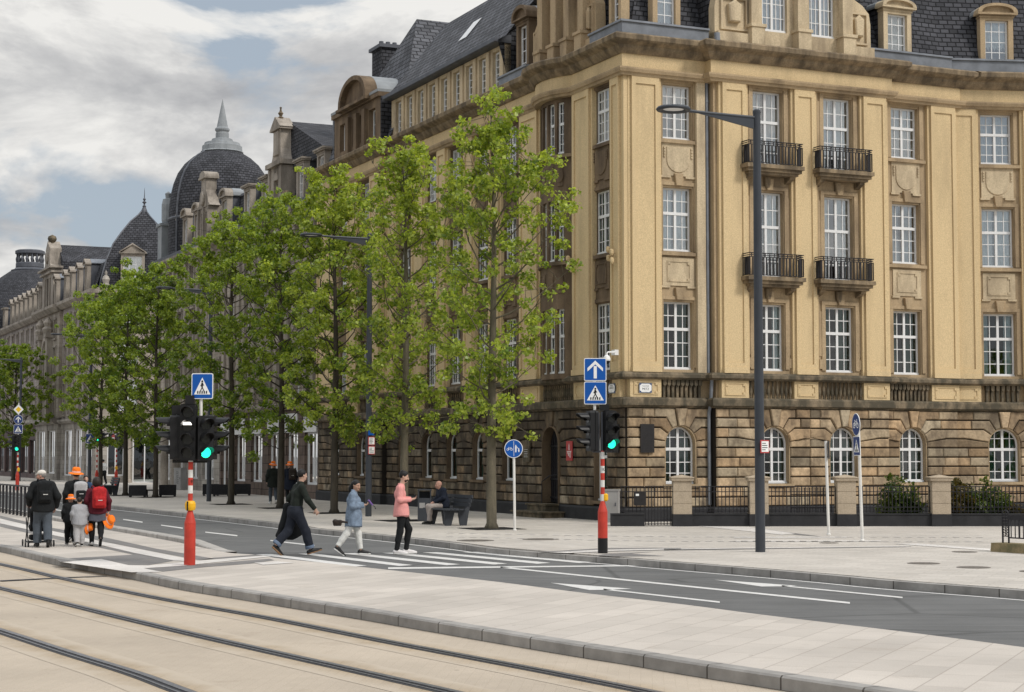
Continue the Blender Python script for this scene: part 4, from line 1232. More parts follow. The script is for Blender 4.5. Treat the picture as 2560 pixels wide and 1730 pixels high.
# balconies
for i, (fr, c) in enumerate(((fM, 4.62), (fM, 7.22))):
    c = (4.80, 7.43)[i]
    for z in (11.08, 7.60):
        mb = MB(fr); a, b = c - .98, c + .98
        mb.box(a - .06, b + .06, 0, .60, z - .12, z); mb.box(a, b, 0, .52, z - .22, z - .121); mb.box(a + .08, b - .08, 0, .44, z - .30, z - .221)
        for x in (a + .12, b - .32):
            mb.slab([(.0, z - .301), (.36, z - .301), (.32, z - .38), (.12, z - .46), (.0, z - .50)], x, x + .17, 0)
        mb.slab([(c - .12, z - .301), (c + .12, z - .301), (c + .10, z - .55), (c + .05, z - .68), (c - .05, z - .68), (c - .10, z - .55)], .0, .13, 1, .03)
        bo = mb.build('balcony', M['cornice'], A)
        mb = MB(); iron_rail(mb, fr, a, b, .54, z, z + .72, 16); mb.build('railing', M['iron'], bo)
# rain pipe with its hopper
mb = MB(); p = [fR(2.80, .12, z) for z in (14.3, 13.9)] + [fR(2.80, .12, z) for z in (13.4, 4.5)] + [fR(2.80, .32, 4.4), fR(2.80, .24, 3.7), fR(2.80, .14, 3.4), fR(2.80, .14, .6)]
mb.tube(p, .055, 8); mb.tube([fR(2.72, .9, 15.0), fR(2.72, .92, 14.8), fR(2.78, .7, 14.55)], .09, 8)
for z in (13.0, 10.9, 8.7, 6.6): mb.lathe([(.068, 0), (.068, .06)], fR(2.80, .12, z), 8)
mb.build('rain_pipe', M['zinc'], A)

# roofs
mb = MB(); mb.sweep([(0, 9.05), (0, 0), (12.31, 0), (12.31 + D4[0] * 9, D4[1] * 9)], [(-.30, 15.12), (-.50, 15.3), (-.95, 16.8), (-1.35, 18.2), (-6.2, 21.9)], closed=False)
mb.build('roof', M['slate'], A)
mb = MB(); mb.sweep([(0, 20.2), (0, 8.3)], [(.22, 16.64), (-2.4, 19.95), (-9, 16.6)], closed=False); mb.build('roof', M['slate_grey'], A)
hip = [(-.25, 20.3, 16.35), (-.25, 28.4, 16.35), (9.2, 28.4, 16.35), (9.2, 20.3, 16.35), (3.3, 24.6, 21.75), (9.2, 24.6, 21.75)]
mb = MB(); mb.add([(-.1, 20.2, 14.9), (-.1, 28.2, 14.9), (.35, 28.2, 16.2), (.35, 19.6, 16.4), (2.5, 23.7, 21.0), (9.2, 23.7, 21.0), (9.2, 19.0, 16.2), (9.2, 28.2, 16.2)],
                  [(0, 1, 2, 3), (3, 2, 4), (3, 4, 5, 6), (2, 7, 5, 4), (6, 5, 7)])
mb.build('roof', M['slate_grey'], A, fixn=False)
for pth in ([(0, 2.0), (0, 0), (2.86, 0)], [(8.9, 0), (12.2, 0)], [P4, END4], [(0, 9.0), (0, 6.6)]):
    mb = MB(); mb.sweep(pth, [(-.7, 14.86), (.16, 14.86), (.18, 15.22), (.24, 15.24), (.24, 15.30), (-.7, 15.30)]); mb.build('gutter', M['zinc'], A)
# attic storey of nine narrow windows along the street
mb = MB(fL); ws = [9.75 + 1.215 * k for k in range(9)]
wall_strips(mb, 9.0, 20.25, [(c - .30, c + .30, [(15.08, 16.42)]) for c in ws], 14.85, 16.55, -.3, -.06)
for c in ws: mb.box(c - .60 - .13, c - .60 + .13, -.06, .0, 14.95, 16.5)
at = mb.build('attic_wall', M['ochre_trim'], A)
for c in ws: window(A, fL, c, 15.10, .58, 1.30, 'pale', o=-.18, bars=(2, [.26, .52, .78, 1.04]), transom=None, mulls=0, curtain=('curtain_green', .0, None, 3))
mb = MB(); mb.sweep([(0, 20.3), (0, 8.95)], [(-.3, 16.56), (.24, 16.56), (.32, 16.6), (.32, 16.74), (-.3, 16.86)]); mb.build('gutter', M['zinc_dark'], A)
mb = MB(fL); mb.add([(9.0, -.3, 14.9), (9.0, -3, 14.9), (9.0, -3, 18.9), (9.0, .2, 16.6)], [(0, 1, 2, 3)]); mb.build('attic_cheek', M['slate'], A)
# roof window
mb = MB(); mb.add([(.8, 14.2, 17.98), (.8, 15.0, 17.98), (1.45, 15.0, 18.80), (1.45, 14.2, 18.80)], [(0, 1, 2, 3)]); mb.build('skylight', M['white_frame'], A)
# chimney stack clad in slate
mb = MB(); mb.box(2.95, 4.0, 29.3, 30.6, 14, 21.0); mb.mat = 1; mb.box(2.82, 4.13, 29.17, 30.73, 21.0, 21.16)
for k in range(3): mb.lathe([(.13, 0), (.11, .25)], (3.15 + k * .33, 29.9, 21.16), 8)
mb.build('chimney', [M['slate'], M['zinc_dark']], A)

# pavilion over the far end: stone lights under a big segmental head with a zinc barrel roof
mb = MB(fP); wall_strips(mb, 20.6, 26.4, [(21.2, 22.0, [(15.25, 16.45)]), (22.55, 23.15, [(15.25, 16.45)]), (23.45, 24.05, [(15.25, 16.45)]), (24.9, 25.7, [(15.25, 16.45)])], 14.85, 16.8, -.4, .05)
for u in (22.28, 23.3, 24.35): mb.box(u - .17, u + .17, .05, .22, 14.9, 16.55)
mb.box(20.5, 26.5, -.4, .18, 16.8, 16.98)
mb.fr = None
pv = mb.build('pavilion_front', M['soot'], A)
for u, w_ in ((21.6, .8), (22.85, .6), (23.75, .6), (25.3, .8)): window(A, fP, u, 15.25, w_, 1.20, 'dark', o=-.15, bars=(1, [.6]), transom=None, mulls=0)
mb = MB(fP); c, e, zt, rise = 23.35, 1.75, 16.98, 1.15
arc = [(c + e * math.cos(PI - PI * i / 16), zt + rise * math.sin(PI * i / 16) ** .85) for i in range(17)]
inn = [(c + (x - c) * .86, zt + (z - zt) * .84) for x, z in arc]
for i in range(16): mb.slab([arc[i], arc[i + 1], inn[i + 1], inn[i]], -.2, .36, 1)
mb.slab([(c - e * .86, zt)] + inn[1:-1] + [(c + e * .86, zt)], -.2, .1, 1)
mb.box(c - e - .1, c + e + .1, -.2, .42, zt - .12, zt)
mb.build('pediment', M['soot'], A)
mb = MB(fP)
for i in range(16): mb.slab([(arc[i][0], arc[i][1] + .01), (arc[i + 1][0], arc[i + 1][1] + .01), (c + (arc[i + 1][0] - c) * .95, arc[i + 1][1] - .07), (c + (arc[i][0] - c) * .95, arc[i][1] - .07)], -3.2, -.2, 1)
mb.box(20.5, 21.55, -1.2, .2, 16.985, 17.10); mb.box(25.15, 26.5, -1.2, .2, 16.985, 17.10)
mb.build('barrel_roof', M['lead'], A)
mb = MB(fP); mb.box(20.5, 20.6, -1.5, .045, 14.85, 16.8); mb.box(26.4, 26.5, -1.5, .045, 14.85, 16.8); mb.build('attic_cheek', M['slate'], A)

# stone gables in the attic: windows between pedestalled piers, scrolled shoulders
def gable(fr, u0, u1, wins, top, mat, z0=14.88, scroll=True):
    mb = MB(fr); a = wins[0][0] - .28; b = wins[-1][1] + .28
    wall_strips(mb, a, b, [(x0, x1, [(15.42, top - .5)]) for x0, x1 in wins], z0, top, -.4, -.08)
    piers = [wins[0][0] - .30] + [(p[1] + q[0]) / 2 for p, q in zip(wins, wins[1:])] + [wins[-1][1] + .30]
    for x in piers:
        mb.box(x - .24, x + .24, -.3, .30, z0, 15.42); mb.box(x - .28, x + .28, -.3, .34, 15.42, 15.52); mb.box(x - .19, x + .19, -.3, .20, 15.52, top - .3)
        mb.box(x - .25, x + .25, -.3, .28, top - .3, top - .12)
    mb.box(a - .2, b + .2, -.4, .22, top, top + .25)
    if scroll:
        for s_, e_, far in ((-1, a, u0), (1, b, u1)):
            W_ = abs(far - e_)
            cur = [(e_ + s_ * W_ * k, z) for k, z in ((0, top - .2), (.25, top - .35), (.32, 17.0), (.45, 16.75), (.72, 16.6), (.95, 16.35), (1.0, 16.0), (1.0, z0))]
            mb.slab([(e_, z0)] + cur, -.4, -.05, 1)
            cc, hw_ = e_ + s_ * W_ * .52, W_ * .34
            for q in ((cc - hw_, cc + hw_, 15.3, 15.36), (cc - hw_, cc + hw_, 16.28, 16.34), (cc - hw_, cc - hw_ + .06, 15.36, 16.28), (cc + hw_ - .06, cc + hw_, 15.36, 16.28)): mb.box(q[0], q[1], -.05, .03, q[2], q[3])
            mb.slab([(cc - hw_ * .4, 15.55), (cc + hw_ * .4, 15.55), (cc + hw_ * .5, 16.1), (cc, 16.26), (cc - hw_ * .5, 16.1)], -.05, .12, 1, .04)
            for k in range(8): mb.lathe([(.001, -.05), (.045, 0), (.001, .05)], (e_ + s_ * .12, -.02, 15.5 + k * .14), 6)
            mb.box(min(e_, far), max(e_, far), -.3, .16, z0, 15.2)
    o_ = mb.build('stone_gable', M[mat], A)
    for x0, x1 in wins: window(A, fr, (x0 + x1) / 2, 15.44, x1 - x0, top - .5 - 15.44, 'pale', o=-.2, bars=(3, [.45, .9, 1.35, 1.8]) if x1 - x0 > .8 else (2, [.45, .9, 1.35, 1.8]), transom=None, mulls=1 if x1 - x0 > .8 else 0, curtain=CU[0] if x1 - x0 > .8 else None)
gable(fM, 3.0, 8.85, [(4.68, 5.68), (6.52, 7.50)], 18.6, 'ochre_trim')
gable(fL, 2.0, 6.6, [(2.9, 3.4), (3.85, 4.35), (4.8, 5.3)], 18.8, 'brown')
mb = MB(fM); mb.box(3.02, 8.83, -3.0, -.42, 14.9, 18.4); mb.build('attic_cheek', M['slate'], A)
mb = MB(fL); mb.box(2.05, 6.55, -3.0, -.42, 14.9, 18.4); mb.build('attic_cheek', M['slate'], A)
dormer(A, fR, 1.63, 15.30, .98, 2.3, 'segmental', ('brown', 'lead'), 2.4, -.28, curtain='curtain')
dormer(A, fR, 10.30, 15.30, 1.12, 1.78, 'segmental', ('ochre_trim', 'lead'), 2.4, -.20, curtain='curtain')
dormer(A, f4, 1.80, 15.28, 1.15, 1.95, 'segmental', ('brown', 'lead'), 2.6, -.22, curtain='curtain')
dormer(A, fL, 1.15, 15.30, .80, 2.3, 'segmental', ('brown', 'lead'), 2.4, -.28)
dormer(A, fL, 7.6, 15.15, 1.0, 2.35, 'segmental', ('soot', 'lead'), 2.6, -.10)
# snow guard on the slates
mb = MB(f4)
for k in range(12): mb.box(-.9 + k * .13, -.88 + k * .13, -.52, -.5, 15.32, 15.5)
mb.box(-.9, .6, -.52, -.5, 15.36, 15.375); mb.box(-.9, .6, -.52, -.5, 15.48, 15.495); mb.build('snow_guard', M['zinc_dark'], A)
# ================================================================== THE OTHER STREET FRONTS
def front(root, s0, s1, wcols, floors, zt, wallmat, trim, ww=.95, gz=4.3, kind='dark', shop=None, off=0.0, fr=None):
    """street wall above a shop floor, with window openings, sills, hoods and pilaster strips"""
    fr = fr or frame_left(off)
    mb = MB(fr); wall_strips(mb, s0, s1, [(c - ww / 2, c + ww / 2, floors) for c in wcols], gz, zt, -.35, 0)
    mb.build('street_wall', M[wallmat], root)
    for c in wcols:
        for i, (za, zb) in enumerate(floors):
            mb = MB(fr)
            mb.box(c - ww / 2 - .16, c + ww / 2 + .16, .0, .14, za - .16, za - .03); mb.box(c - ww / 2 - .13, c - ww / 2 - .002, 0, .06, za - .03, zb + .05); mb.box(c + ww / 2 + .002, c + ww / 2 + .13, 0, .06, za - .03, zb + .05)
            mb.box(c - ww / 2 - .16, c + ww / 2 + .16, 0, .10, zb + .051, zb + .2)
            mb.build('window_surround', M[trim], root)
            window(root, fr, c, za, ww, zb - za, kind, curtain=CU[int(c * 5 + i) % 3] if (int(c * 3) + i) % 2 else None)
    return fr
def straight(root, name, s0, s1, prof, mat, off=0.0):
    mb = MB(); mb.sweep([(-off, s1), (-off, s0)], prof); return mb.build(name, M[mat], root)
def shops(root, fr, s0, s1, openings, gz, pier, fascia, h0=.5):
    """piers and glazed shop windows of the ground floor"""
    mb = MB(fr)
    u = s0
    for a, b, top, sill in openings:
        mb.box(u, a, -.35, .04, 0.02, gz); mb.box(a, b, -.35, .02, top + .001, gz); mb.box(a, b, -.35, .06, .02, sill)
        u = b
    mb.box(u, s1, -.35, .04, .02, gz); mb.build('shop_wall', M[pier], root)
    for a, b, top, sill in openings:
        if fascia:
            f = MB(fr); f.box(a, b, .021, .10, top - .75, gz - .25); f.build('shop_fascia', M[fascia], root)
            top = top - .76
        f = MB(fr)
        for q in ((a, a + .09), (b - .09, b), ((a + b) / 2 - .04, (a + b) / 2 + .04)): f.box(q[0], q[1], -.2, -.12, sill, top)
        f.box(a + .09, b - .09, -.2, -.121, sill, sill + .1); f.box(a + .09, b - .09, -.2, -.121, top - .08, top)
        fo = f.build('shop_window', M['white_frame'] if fascia != 'shop_red' else M['shop_dark'], root)
        g = MB(fr); g.add([(a, -.16, sill), (b, -.16, sill), (b, -.16, top), (a, -.16, top)], [(0, 1, 2, 3)]); g.build('pane', M['glass_dark'], fo, fixn=False)

# ---- the long beige building with the big dome
B = thing('domed_building', 'long beige stone building with mansard dormers, finialled gable and big slate dome with spire', 'building', (CX0, CY0, 0), ANG)
bw = [29.6 + 2.85 * k for k in range(11)]
fB = front(B, 28.45, 60.6, bw, [(5.0, 7.2), (8.3, 10.4), (11.3, 12.9)], 13.3, 'beige', 'beige_trim')
for c in [28.6] + [31.03 + 2.85 * k for k in range(10)] + [60.2]:
    mb = MB(fB); mb.box(c - .22, c + .22, 0, .12, 4.6, 13.3); mb.build('pilaster', M['beige_trim'], B)
shops(B, fB, 28.45, 46.0, [(29.3, 31.2, 3.9, .75), (32.2, 34.1, 3.9, .75), (35.1, 37.0, 3.9, .75), (38.0, 40.0, 3.9, .75), (41.0, 43.0, 3.9, .75), (43.9, 45.7, 3.9, .1)], 4.3, 'shop_brown', 'shop_white')
shops(B, fB, 46.0, 60.6, [(47.2, 49.6, 3.4, .75), (50.6, 52.8, 3.4, .75), (54.0, 56.0, 3.6, .05), (57.2, 59.6, 3.4, .6)], 4.3, 'grey_stone', None)
for c in (53.6, 56.4):
    mb = MB(); mb.lathe([(.30, 0), (.30, .2), (.24, .25), (.22, 3.1), (.30, 3.25), (.30, 3.5)], (-.55, c, .12), 14); mb.build('column', M['beige_trim'], B, smooth=False)
straight(B, 'ledge', 28.45, 60.6, [(-.3, 4.25), (.12, 4.25), (.24, 4.4), (.24, 4.55), (-.3, 4.62)], 'beige_trim')
straight(B, 'cornice', 28.45, 60.8, [(-.3, 13.3), (.10, 13.3), (.2, 13.42), (.40, 13.5), (.50, 13.62), (.50, 13.74), (-.3, 13.80)], 'beige_trim')
straight(B, 'gutter', 28.45, 60.7, [(-.3, 13.80), (.34, 13.78), (.36, 13.98), (-.3, 14.02)], 'zinc_dark')
mb = MB(); mb.sweep([(0, 54.5), (0, 28.45)], [(-.15, 14.0), (-.34, 14.1), (-.85, 16.05), (-3.6, 17.9), (-7.5, 14.0)], closed=False); mb.build('roof', M['slate'], B)
mb = MB(); mb.sweep([(0, 60.6), (0, 52.0)], [(-.16, 13.99), (-.36, 14.1), (-.8, 16.0), (-2.2, 16.6), (-7.5, 14.0)], closed=False); mb.build('roof', M['slate'], B)
mb = MB(); mb.sweep([(0, 54.5), (0, 28.45)], [(-.75, 16.0), (-.78, 16.14), (-.95, 16.18), (-.95, 16.0)]); mb.build('roof_edge', M['zinc_dark'], B)
mb = MB(); mb.box(.3, 7, 28.2, 28.45, 13, 17.2); mb.build('end_wall', M['zinc_dark'], B)
# cross roof behind the gable
mb = MB(); mb.add([(.40, 29.0, 15.9), (.40, 38.2, 15.9), (.5, 35.8, 18.45), (7.5, 35.8, 18.45), (7.5, 29.0, 15.9), (7.5, 38.2, 15.9)], [(0, 2, 3, 4), (1, 5, 3, 2), (0, 1, 2)])
mb.build('cross_roof', M['slate'], B, fixn=False)
mb = MB()
for q in (30.6, 32.6): mb.add([(2.3, q, 17.66), (2.3, q + .5, 17.9), (2.8, q + .5, 18.02), (2.8, q, 17.78)], [(0, 1, 2, 3)])
mb.build('roof_hatch', M['zinc'], B)
for u in (29.5, 32.6, 38.4, 41.6): dormer(B, fB, u, 14.1, 1.15, 2.25, 'flat', ('beige_trim', 'lead'), 2.3, -.10, cheek='zinc_dark')
for u in (45.9, 51.9, 54.5, 56.9): dormer(B, fB, u, 14.1, 1.15, 2.35, 'segmental', ('beige_trim', 'lead'), 2.2, -.06, cheek='zinc_dark')
# tall gable with finial
mb = MB(fB); c = 35.8
wall_strips(mb, c - 1.0, c + 1.0, [(c - .36, c + .36, [(14.5, 15.5)])], 13.9, 16.15, -.6, .12)
mb.slab([(c - .36, 15.5)] + arc_pts(c, 15.5, .36, PI, 0, 10)[1:-1] + [(c + .36, 15.5), (c + .36, 16.15), (c - .36, 16.15)], -.6, .12, 1)
mb.box(c - 1.25, c + 1.25, -.6, .30, 16.15, 16.38); mb.box(c - 1.1, c - .85, -.6, .2, 14.0, 16.1); mb.box(c + .85, c + 1.1, -.6, .2, 14.0, 16.1)
mb.slab([(c - .95, 16.38), (c + .95, 16.38), (c + .72, 16.7), (c + .62, 17.0), (c + .60, 17.95), (c - .60, 17.95), (c - .62, 17.0), (c - .72, 16.7)], -.45, .08, 1)
mb.slab([(c - .42, 16.7), (c + .42, 16.7), (c + .38, 17.9), (c - .38, 17.9)], .08, .15, 1, .03)
mb.box(c - .8, c + .8, -.55, .22, 17.95, 18.05); mb.slab([(c - .85, 18.05), (c + .85, 18.05), (c, 18.62)], -.55, .2, 1)
gb = mb.build('stone_gable', M['beige_trim'], B)
mb = MB(fB); mb.add([(c - .36, -.3, 14.5), (c + .36, -.3, 14.5), (c + .36, -.3, 15.9), (c - .36, -.3, 15.9)], [(0, 1, 2, 3)]); mb.build('pane', M['glass_dark'], gb, fixn=False)
mb = MB(); mb.lathe([(.13, 0), (.15, .06), (.06, .12), (.14, .26), (.06, .36), (.04, .5), (.07, .54), (.001, .6)], fB(c, -.1, 18.55), 10); mb.build('finial', M['cornice'], gb)
mb = MB()
for u in (33.9, 37.4):
    mb = MB(); mb.lathe([(.3, 0), (.34, .15), (.22, .25), (.3, .55), (.2, .75), (.001, .8)], fB(u, .12, 13.95), 10); mb.build('urn', M['cornice'], B)
# double gable with scrolls
mb = MB(fB); c = 49.5
wall_strips(mb, c - 1.15, c + 1.15, [(c - .72, c - .22, [(14.3, 15.65)]), (c + .22, c + .72, [(14.3, 15.65)])], 13.95, 15.9, -.6, .10)
for u in (c - 1.05, c, c + 1.05): mb.box(u - .11, u + .11, .1, .22, 14.0, 15.85)
mb.slab([(c - 1.4, 15.9), (c + 1.4, 15.9), (c + 1.05, 16.1), (c + .8, 16.5), (c + .5, 16.85), (c + .5, 17.5), (c - .5, 17.5), (c - .5, 16.85), (c - .8, 16.5), (c - 1.05, 16.1)], -.45, .16, 1)
mb.slab([(c + .36 * math.cos(a), 16.4 + .42 * math.sin(a)) for a in [k * PI / 6 for k in range(12)]], .16, .3, 1, .05)
mb.box(c - .66, c + .66, -.55, .3, 17.5, 17.6)
ar = [(c + .62 * math.cos(PI - PI * i / 10), 17.6 + .34 * math.sin(PI * i / 10)) for i in range(11)]
mb.slab(ar, -.55, .26, 1)
gb = mb.build('stone_gable', M['beige_trim'], B)
for u in (c - .47, c + .47): 
    g = MB(fB); g.add([(u - .25, -.25, 14.3), (u + .25, -.25, 14.3), (u + .25, -.25, 15.65), (u - .25, -.25, 15.65)], [(0, 1, 2, 3)]); g.build('pane', M['glass_dark'], gb, fixn=False)
mb = MB(); mb.box(.42, 4.4, c - .85, c + .85, 15.5, 16.9); mb.build('gable_roof', M['slate'], B)
# corner pier and urn at the far end of the front
mb = MB(fB); mb.box(59.3, 60.3, -.6, .2, 13.9, 16.05); mb.box(59.2, 60.4, -.6, .3, 16.05, 16.2); mb.fr = None
mb.lathe([(.34, 0), (.40, .25), (.40, 1.2), (.32, 1.55), (.16, 1.6), (.2, 1.9), (.001, 2.05)], fB(59.8, -.3, 16.2), 12); mb.build('corner_pier', M['lead'], B)
# the dome
D = (2.95, 57.2)
prof = [(3.15, 0), (3.16, 1.6), (3.15, 2.6), (3.11, 3.3), (3.03, 3.9), (2.89, 4.5), (2.64, 5.15), (2.25, 5.72), (1.75, 6.17), (1.2, 6.5)]
mb = MB(); mb.lathe(prof, (D[0], D[1], 13.9), 40, capped=False); do = mb.build('dome', M['slate'], B, smooth=True)
mb = MB(); mb.lathe([(3.18, 0), (3.24, .1), (3.18, .2)], (D[0], D[1], 16.1), 40, capped=False); mb.build('dome_band', M['zinc_dark'], do)
mb = MB()
mb.lathe([(1.24, 0), (1.30, .05), (1.22, .12), (1.20, .42), (1.10, .47), (1.06, .62), (.66, .7), (.62, .86), (.40, .92), (.40, 1.2), (.36, 1.3), (.44, 1.4), (.44, 1.5), (.34, 1.6), (.17, 2.5), (.001, 3.35)], (D[0], D[1], 20.38), 20); mb.build('spire', M['lead'], do, smooth=False)
mb = MB(); mb.tube([(D[0] + p[0] * 1.01 * math.cos(R(200)), D[1] + p[0] * 1.01 * math.sin(R(200)), 13.9 + p[1]) for p in prof], .07, 6); mb.build('dome_rib', M['zinc_dark'], do)
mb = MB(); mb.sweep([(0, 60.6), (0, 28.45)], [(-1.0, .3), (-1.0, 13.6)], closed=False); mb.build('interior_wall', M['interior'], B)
mb = MB(); mb.box(.01, 8, 60.35, 60.6, 0.02, 14.2); mb.build('end_wall', M['beige'], B)

# ---- the grey house across the side street, with its pavilion roof
C = thing('pavilion_house', 'grey stone corner house with bell shaped slate pavilion roof, finial and pedimented dormer', 'building', (CX0, CY0, 0), ANG)
s1c = 79.6
cw = [81.4 + 2.1 * k for k in range(6)]
fC = front(C, s1c, 93.0, cw, [(5.2, 7.5), (8.5, 10.5), (11.3, 12.8)], 13.4, 'pink_stone', 'beige_trim', .85)
shops(C, fC, s1c, 93.0, [(80.6, 83.4, 4.0, .5), (84.4, 87.4, 4.0, .5), (88.4, 92.0, 4.0, .5)], 4.6, 'grey_stone', None)
straight(C, 'ledge', s1c, 93.0, [(-.3, 4.5), (.2, 4.5), (.35, 4.65), (.35, 4.8), (-.3, 4.85)], 'grey_stone')
straight(C, 'cornice', s1c - .3, 93.2, [(-.3, 13.4), (.2, 13.4), (.4, 13.6), (.52, 13.72), (.52, 13.95), (-.3, 14.05)], 'beige_trim')
mb = MB(); mb.sweep([(0, 93.0), (0, s1c + 2)], [(-.2, 13.95), (-.9, 16.1), (-4.2, 17.9), (-9, 13)], closed=False); mb.build('roof', M['slate'], C)
for u in (83.5, 86.4, 89.4, 91.8): dormer(C, fC, u, 14.1, .85, 2.35, 'pointed', ('beige_trim', 'zinc'), 2.2, .1, cheek='zinc_dark')
# side front facing the side street, turned towards the viewer
fS = frame((0, s1c), (math.cos(R(-20)), math.sin(R(-20))))
mb = MB(fS); wall_strips(mb, 0, 9.5, [(c - .7, c + .7, [(5.2, 7.5), (8.3, 10.3), (11.1, 12.7)]) for c in (2.2, 5.0, 7.8)], 4.5, 13.4, -.35, 0); mb.build('side_wall', M['beige'], C)
for c in (2.2, 5.0, 7.8):
    for za, zb in ((5.2, 7.5), (8.3, 10.3), (11.1, 12.7)): window(C, fS, c, za, 1.4, zb - za, 'pale', curtain=CU[0])
shops(C, fS, .0, 9.5, [(.8, 2.0, 3.7, .6), (2.6, 4.3, 3.9, .1), (4.9, 6.4, 3.7, .6), (7.0, 8.8, 3.7, .6)], 4.499, 'grey_stone', None)
for u in (2.35, 4.6):
    mb = MB(); mb.lathe([(.26, 0), (.26, .2), (.21, .25), (.19, 3.4), (.26, 3.55), (.26, 3.8)], fS(u, .35, .12), 12); mb.build('column', M['beige_trim'], C)
mb = MB(fS); mb.box(-.4, 9.5, -.3, .5, 13.6, 13.9); mb.box(-.3, 9.5, -.3, .3, 13.4, 13.599); mb.box(.0, 9.5, -.3, .14, 4.5, 4.8); mb.build('side_cornice', M['beige_trim'], C)
pc = (*to_street(G(352, 1135.001 + 2.03 * FP / 128.0, ZS)), 0)
PR = [(1.0, 0.0), (.97, .7), (.92, 1.4), (.84, 2.3), (.70, 3.4), (.52, 4.3), (.31, 5.2), (.13, 5.75), (.07, 6.0)]
mb = MB(); ang0 = fS.rot; hw = 2.75
vs, fs, uv = [], [], []
for k, z in PR:
    for a in range(4):
        x, y = [(-1, -1), (1, -1), (1, 1), (-1, 1)][a]
        X, Y = x * hw * k, y * hw * k
        vs.append((pc[0] + X * math.cos(ang0) - Y * math.sin(ang0), pc[1] + X * math.sin(ang0) + Y * math.cos(ang0), 13.9 + z))
for j in range(len(PR) - 1):
    for a in range(4):
        b = (a + 1) % 4
        fs.append((j * 4 + a, j * 4 + b, (j + 1) * 4 + b, (j + 1) * 4 + a))
        k0, k1 = PR[j][0] * hw, PR[j + 1][0] * hw
        uv.append([(-k0, PR[j][1]), (k0, PR[j][1]), (k1, PR[j + 1][1]), (-k1, PR[j + 1][1])])
mb.add(vs, fs, uv); pr = mb.build('pavilion_roof', M['slate'], C)
mb = MB(); mb.lathe([(.26, -.15), (.22, .15), (.12, .4), (.15, .46), (.06, .55), (.06, .65), (.17, .75), (.05, .87), (.12, .98), (.035, 1.1), (.02, 1.6), (.001, 1.9)], (pc[0], pc[1], 19.85), 10); mb.build('finial', M['zinc_dark'], pr)
mb = MB()
for a in range(4): mb.tube([Vector(vs[j * 4 + a]) for j in range(len(PR))], .06, 5)
mb.build('roof_rib', M['zinc_dark'], pr)
dormer(C, fS, 2.45, 13.9, 1.65, 3.3, 'pointed', ('beige_trim', 'lead'), 3.0, .05, curtain='curtain')
for u in (.6, 4.6):
    mb = MB(); mb.lathe([(.3, 0), (.3, .3), (.2, .4), (.28, .7), (.2, .9), (.08, 1.0), (.1, 1.2), (.001, 1.35)], fS(u, .1, 13.9), 10); mb.build('urn', M['grey_stone'], C)
mb = MB(); mb.box(3.6, 4.4, 85, 85.8, 16, 18.5); mb.lathe([(.16, 0), (.2, .3), (.1, .6)], (4.0, 85.4, 18.5), 8); mb.build('chimney', M['zinc_dark'], C)
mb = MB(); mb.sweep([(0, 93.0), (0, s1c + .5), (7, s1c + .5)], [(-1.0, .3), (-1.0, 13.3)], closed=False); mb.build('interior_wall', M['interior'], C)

# ---- the narrow gabled house
N = thing('gabled_house', 'narrow pale stone house with tall arched bay, stepped gable and mossy ball finial', 'building', (CX0, CY0, 0), ANG)
fN = front(N, 93.05, 103.0, [94.8, 101.2], [(5.2, 7.5), (8.5, 10.5), (11.3, 12.7)], 13.3, 'beige', 'beige_trim', .9, off=.25)
shops(N, fN, 93.05, 103.0, [(94.0, 97.4, 4.0, .6), (98.6, 102.2, 4.0, .6)], 4.6, 'grey_stone', None)
straight(N, 'ledge', 93.05, 103.0, [(-.3, 4.5), (.25, 4.5), (.5, 4.7), (.5, 4.9), (-.3, 5.0)], 'grey_stone', .25)
straight(N, 'cornice', 93.05, 103.2, [(-.3, 13.3), (.2, 13.3), (.4, 13.5), (.55, 13.65), (.55, 13.85), (-.3, 13.95)], 'beige_trim', .25)
mb = MB(fN); c = 98.0
for u in (c - 1.75, c + 1.75): mb.box(u - .35, u + .35, 0, .45, 5.0, 11.4); mb.box(u - .5, u + .5, 0, .6, 11.4, 11.8); mb.fr = None; mb.lathe([(.4, 0), (.5, .3), (.3, .5), (.42, .8), (.2, 1.1), (.001, 1.3)], fN(u, .3, 11.8), 10); mb.fr = fN
mb.slab(arc_pts(c, 10.2, 1.4, 0, PI, 14) + arc_pts(c, 10.2, 1.05, PI, 0, 14), 0, .3, 1)
for u in (c - .75, c, c + .75): mb.box(u - .12, u + .12, 0, .25, 5.0, 10.3)
mb.build('arched_bay', M['beige_trim'], N)
mb = MB(fN); mb.add([(c - 1.2, .02, 5.2), (c + 1.2, .02, 5.2), (c + 1.2, .02, 10.0)] + [(p[0], .02, p[1]) for p in arc_pts(c, 10.0, 1.2, .2, PI - .2, 8)] + [(c - 1.2, .02, 10.0)], [tuple(range(13))]); mb.build('bay_window', M['glass_dark'], N, fixn=False)
mb = MB(fN)
wall_strips(mb, c - 2.5, c + 2.5, [(c - 1.5, c - .7, [(14.0, 16.3)]), (c - .4, c + .4, [(14.0, 16.3)]), (c + .7, c + 1.5, [(14.0, 16.3)])], 13.6, 16.6, -.6, .1)
mb.box(c - 2.7, c + 2.7, -.6, .3, 16.6, 16.75); mb.box(c - 2.9, c + 2.9, -.6, .45, 16.95, 17.1); mb.box(c - 2.6, c + 2.6, -.6, .2, 16.75, 16.95)
mb.slab([(c - 1.9, 17.1), (c + 1.9, 17.1), (c + 1.2, 17.4), (c + .95, 18.2), (c + .9, 18.7), (c, 19.35), (c - .9, 18.7), (c - .95, 18.2), (c - 1.2, 17.4)], -.8, .15, 1)
mb.slab([(c + .5 * math.cos(a), 18.0 + .5 * math.sin(a)) for a in [k * PI / 6 for k in range(12)]], .15, .3, 1, .06)
gb = mb.build('stone_gable', M['beige_trim'], N)
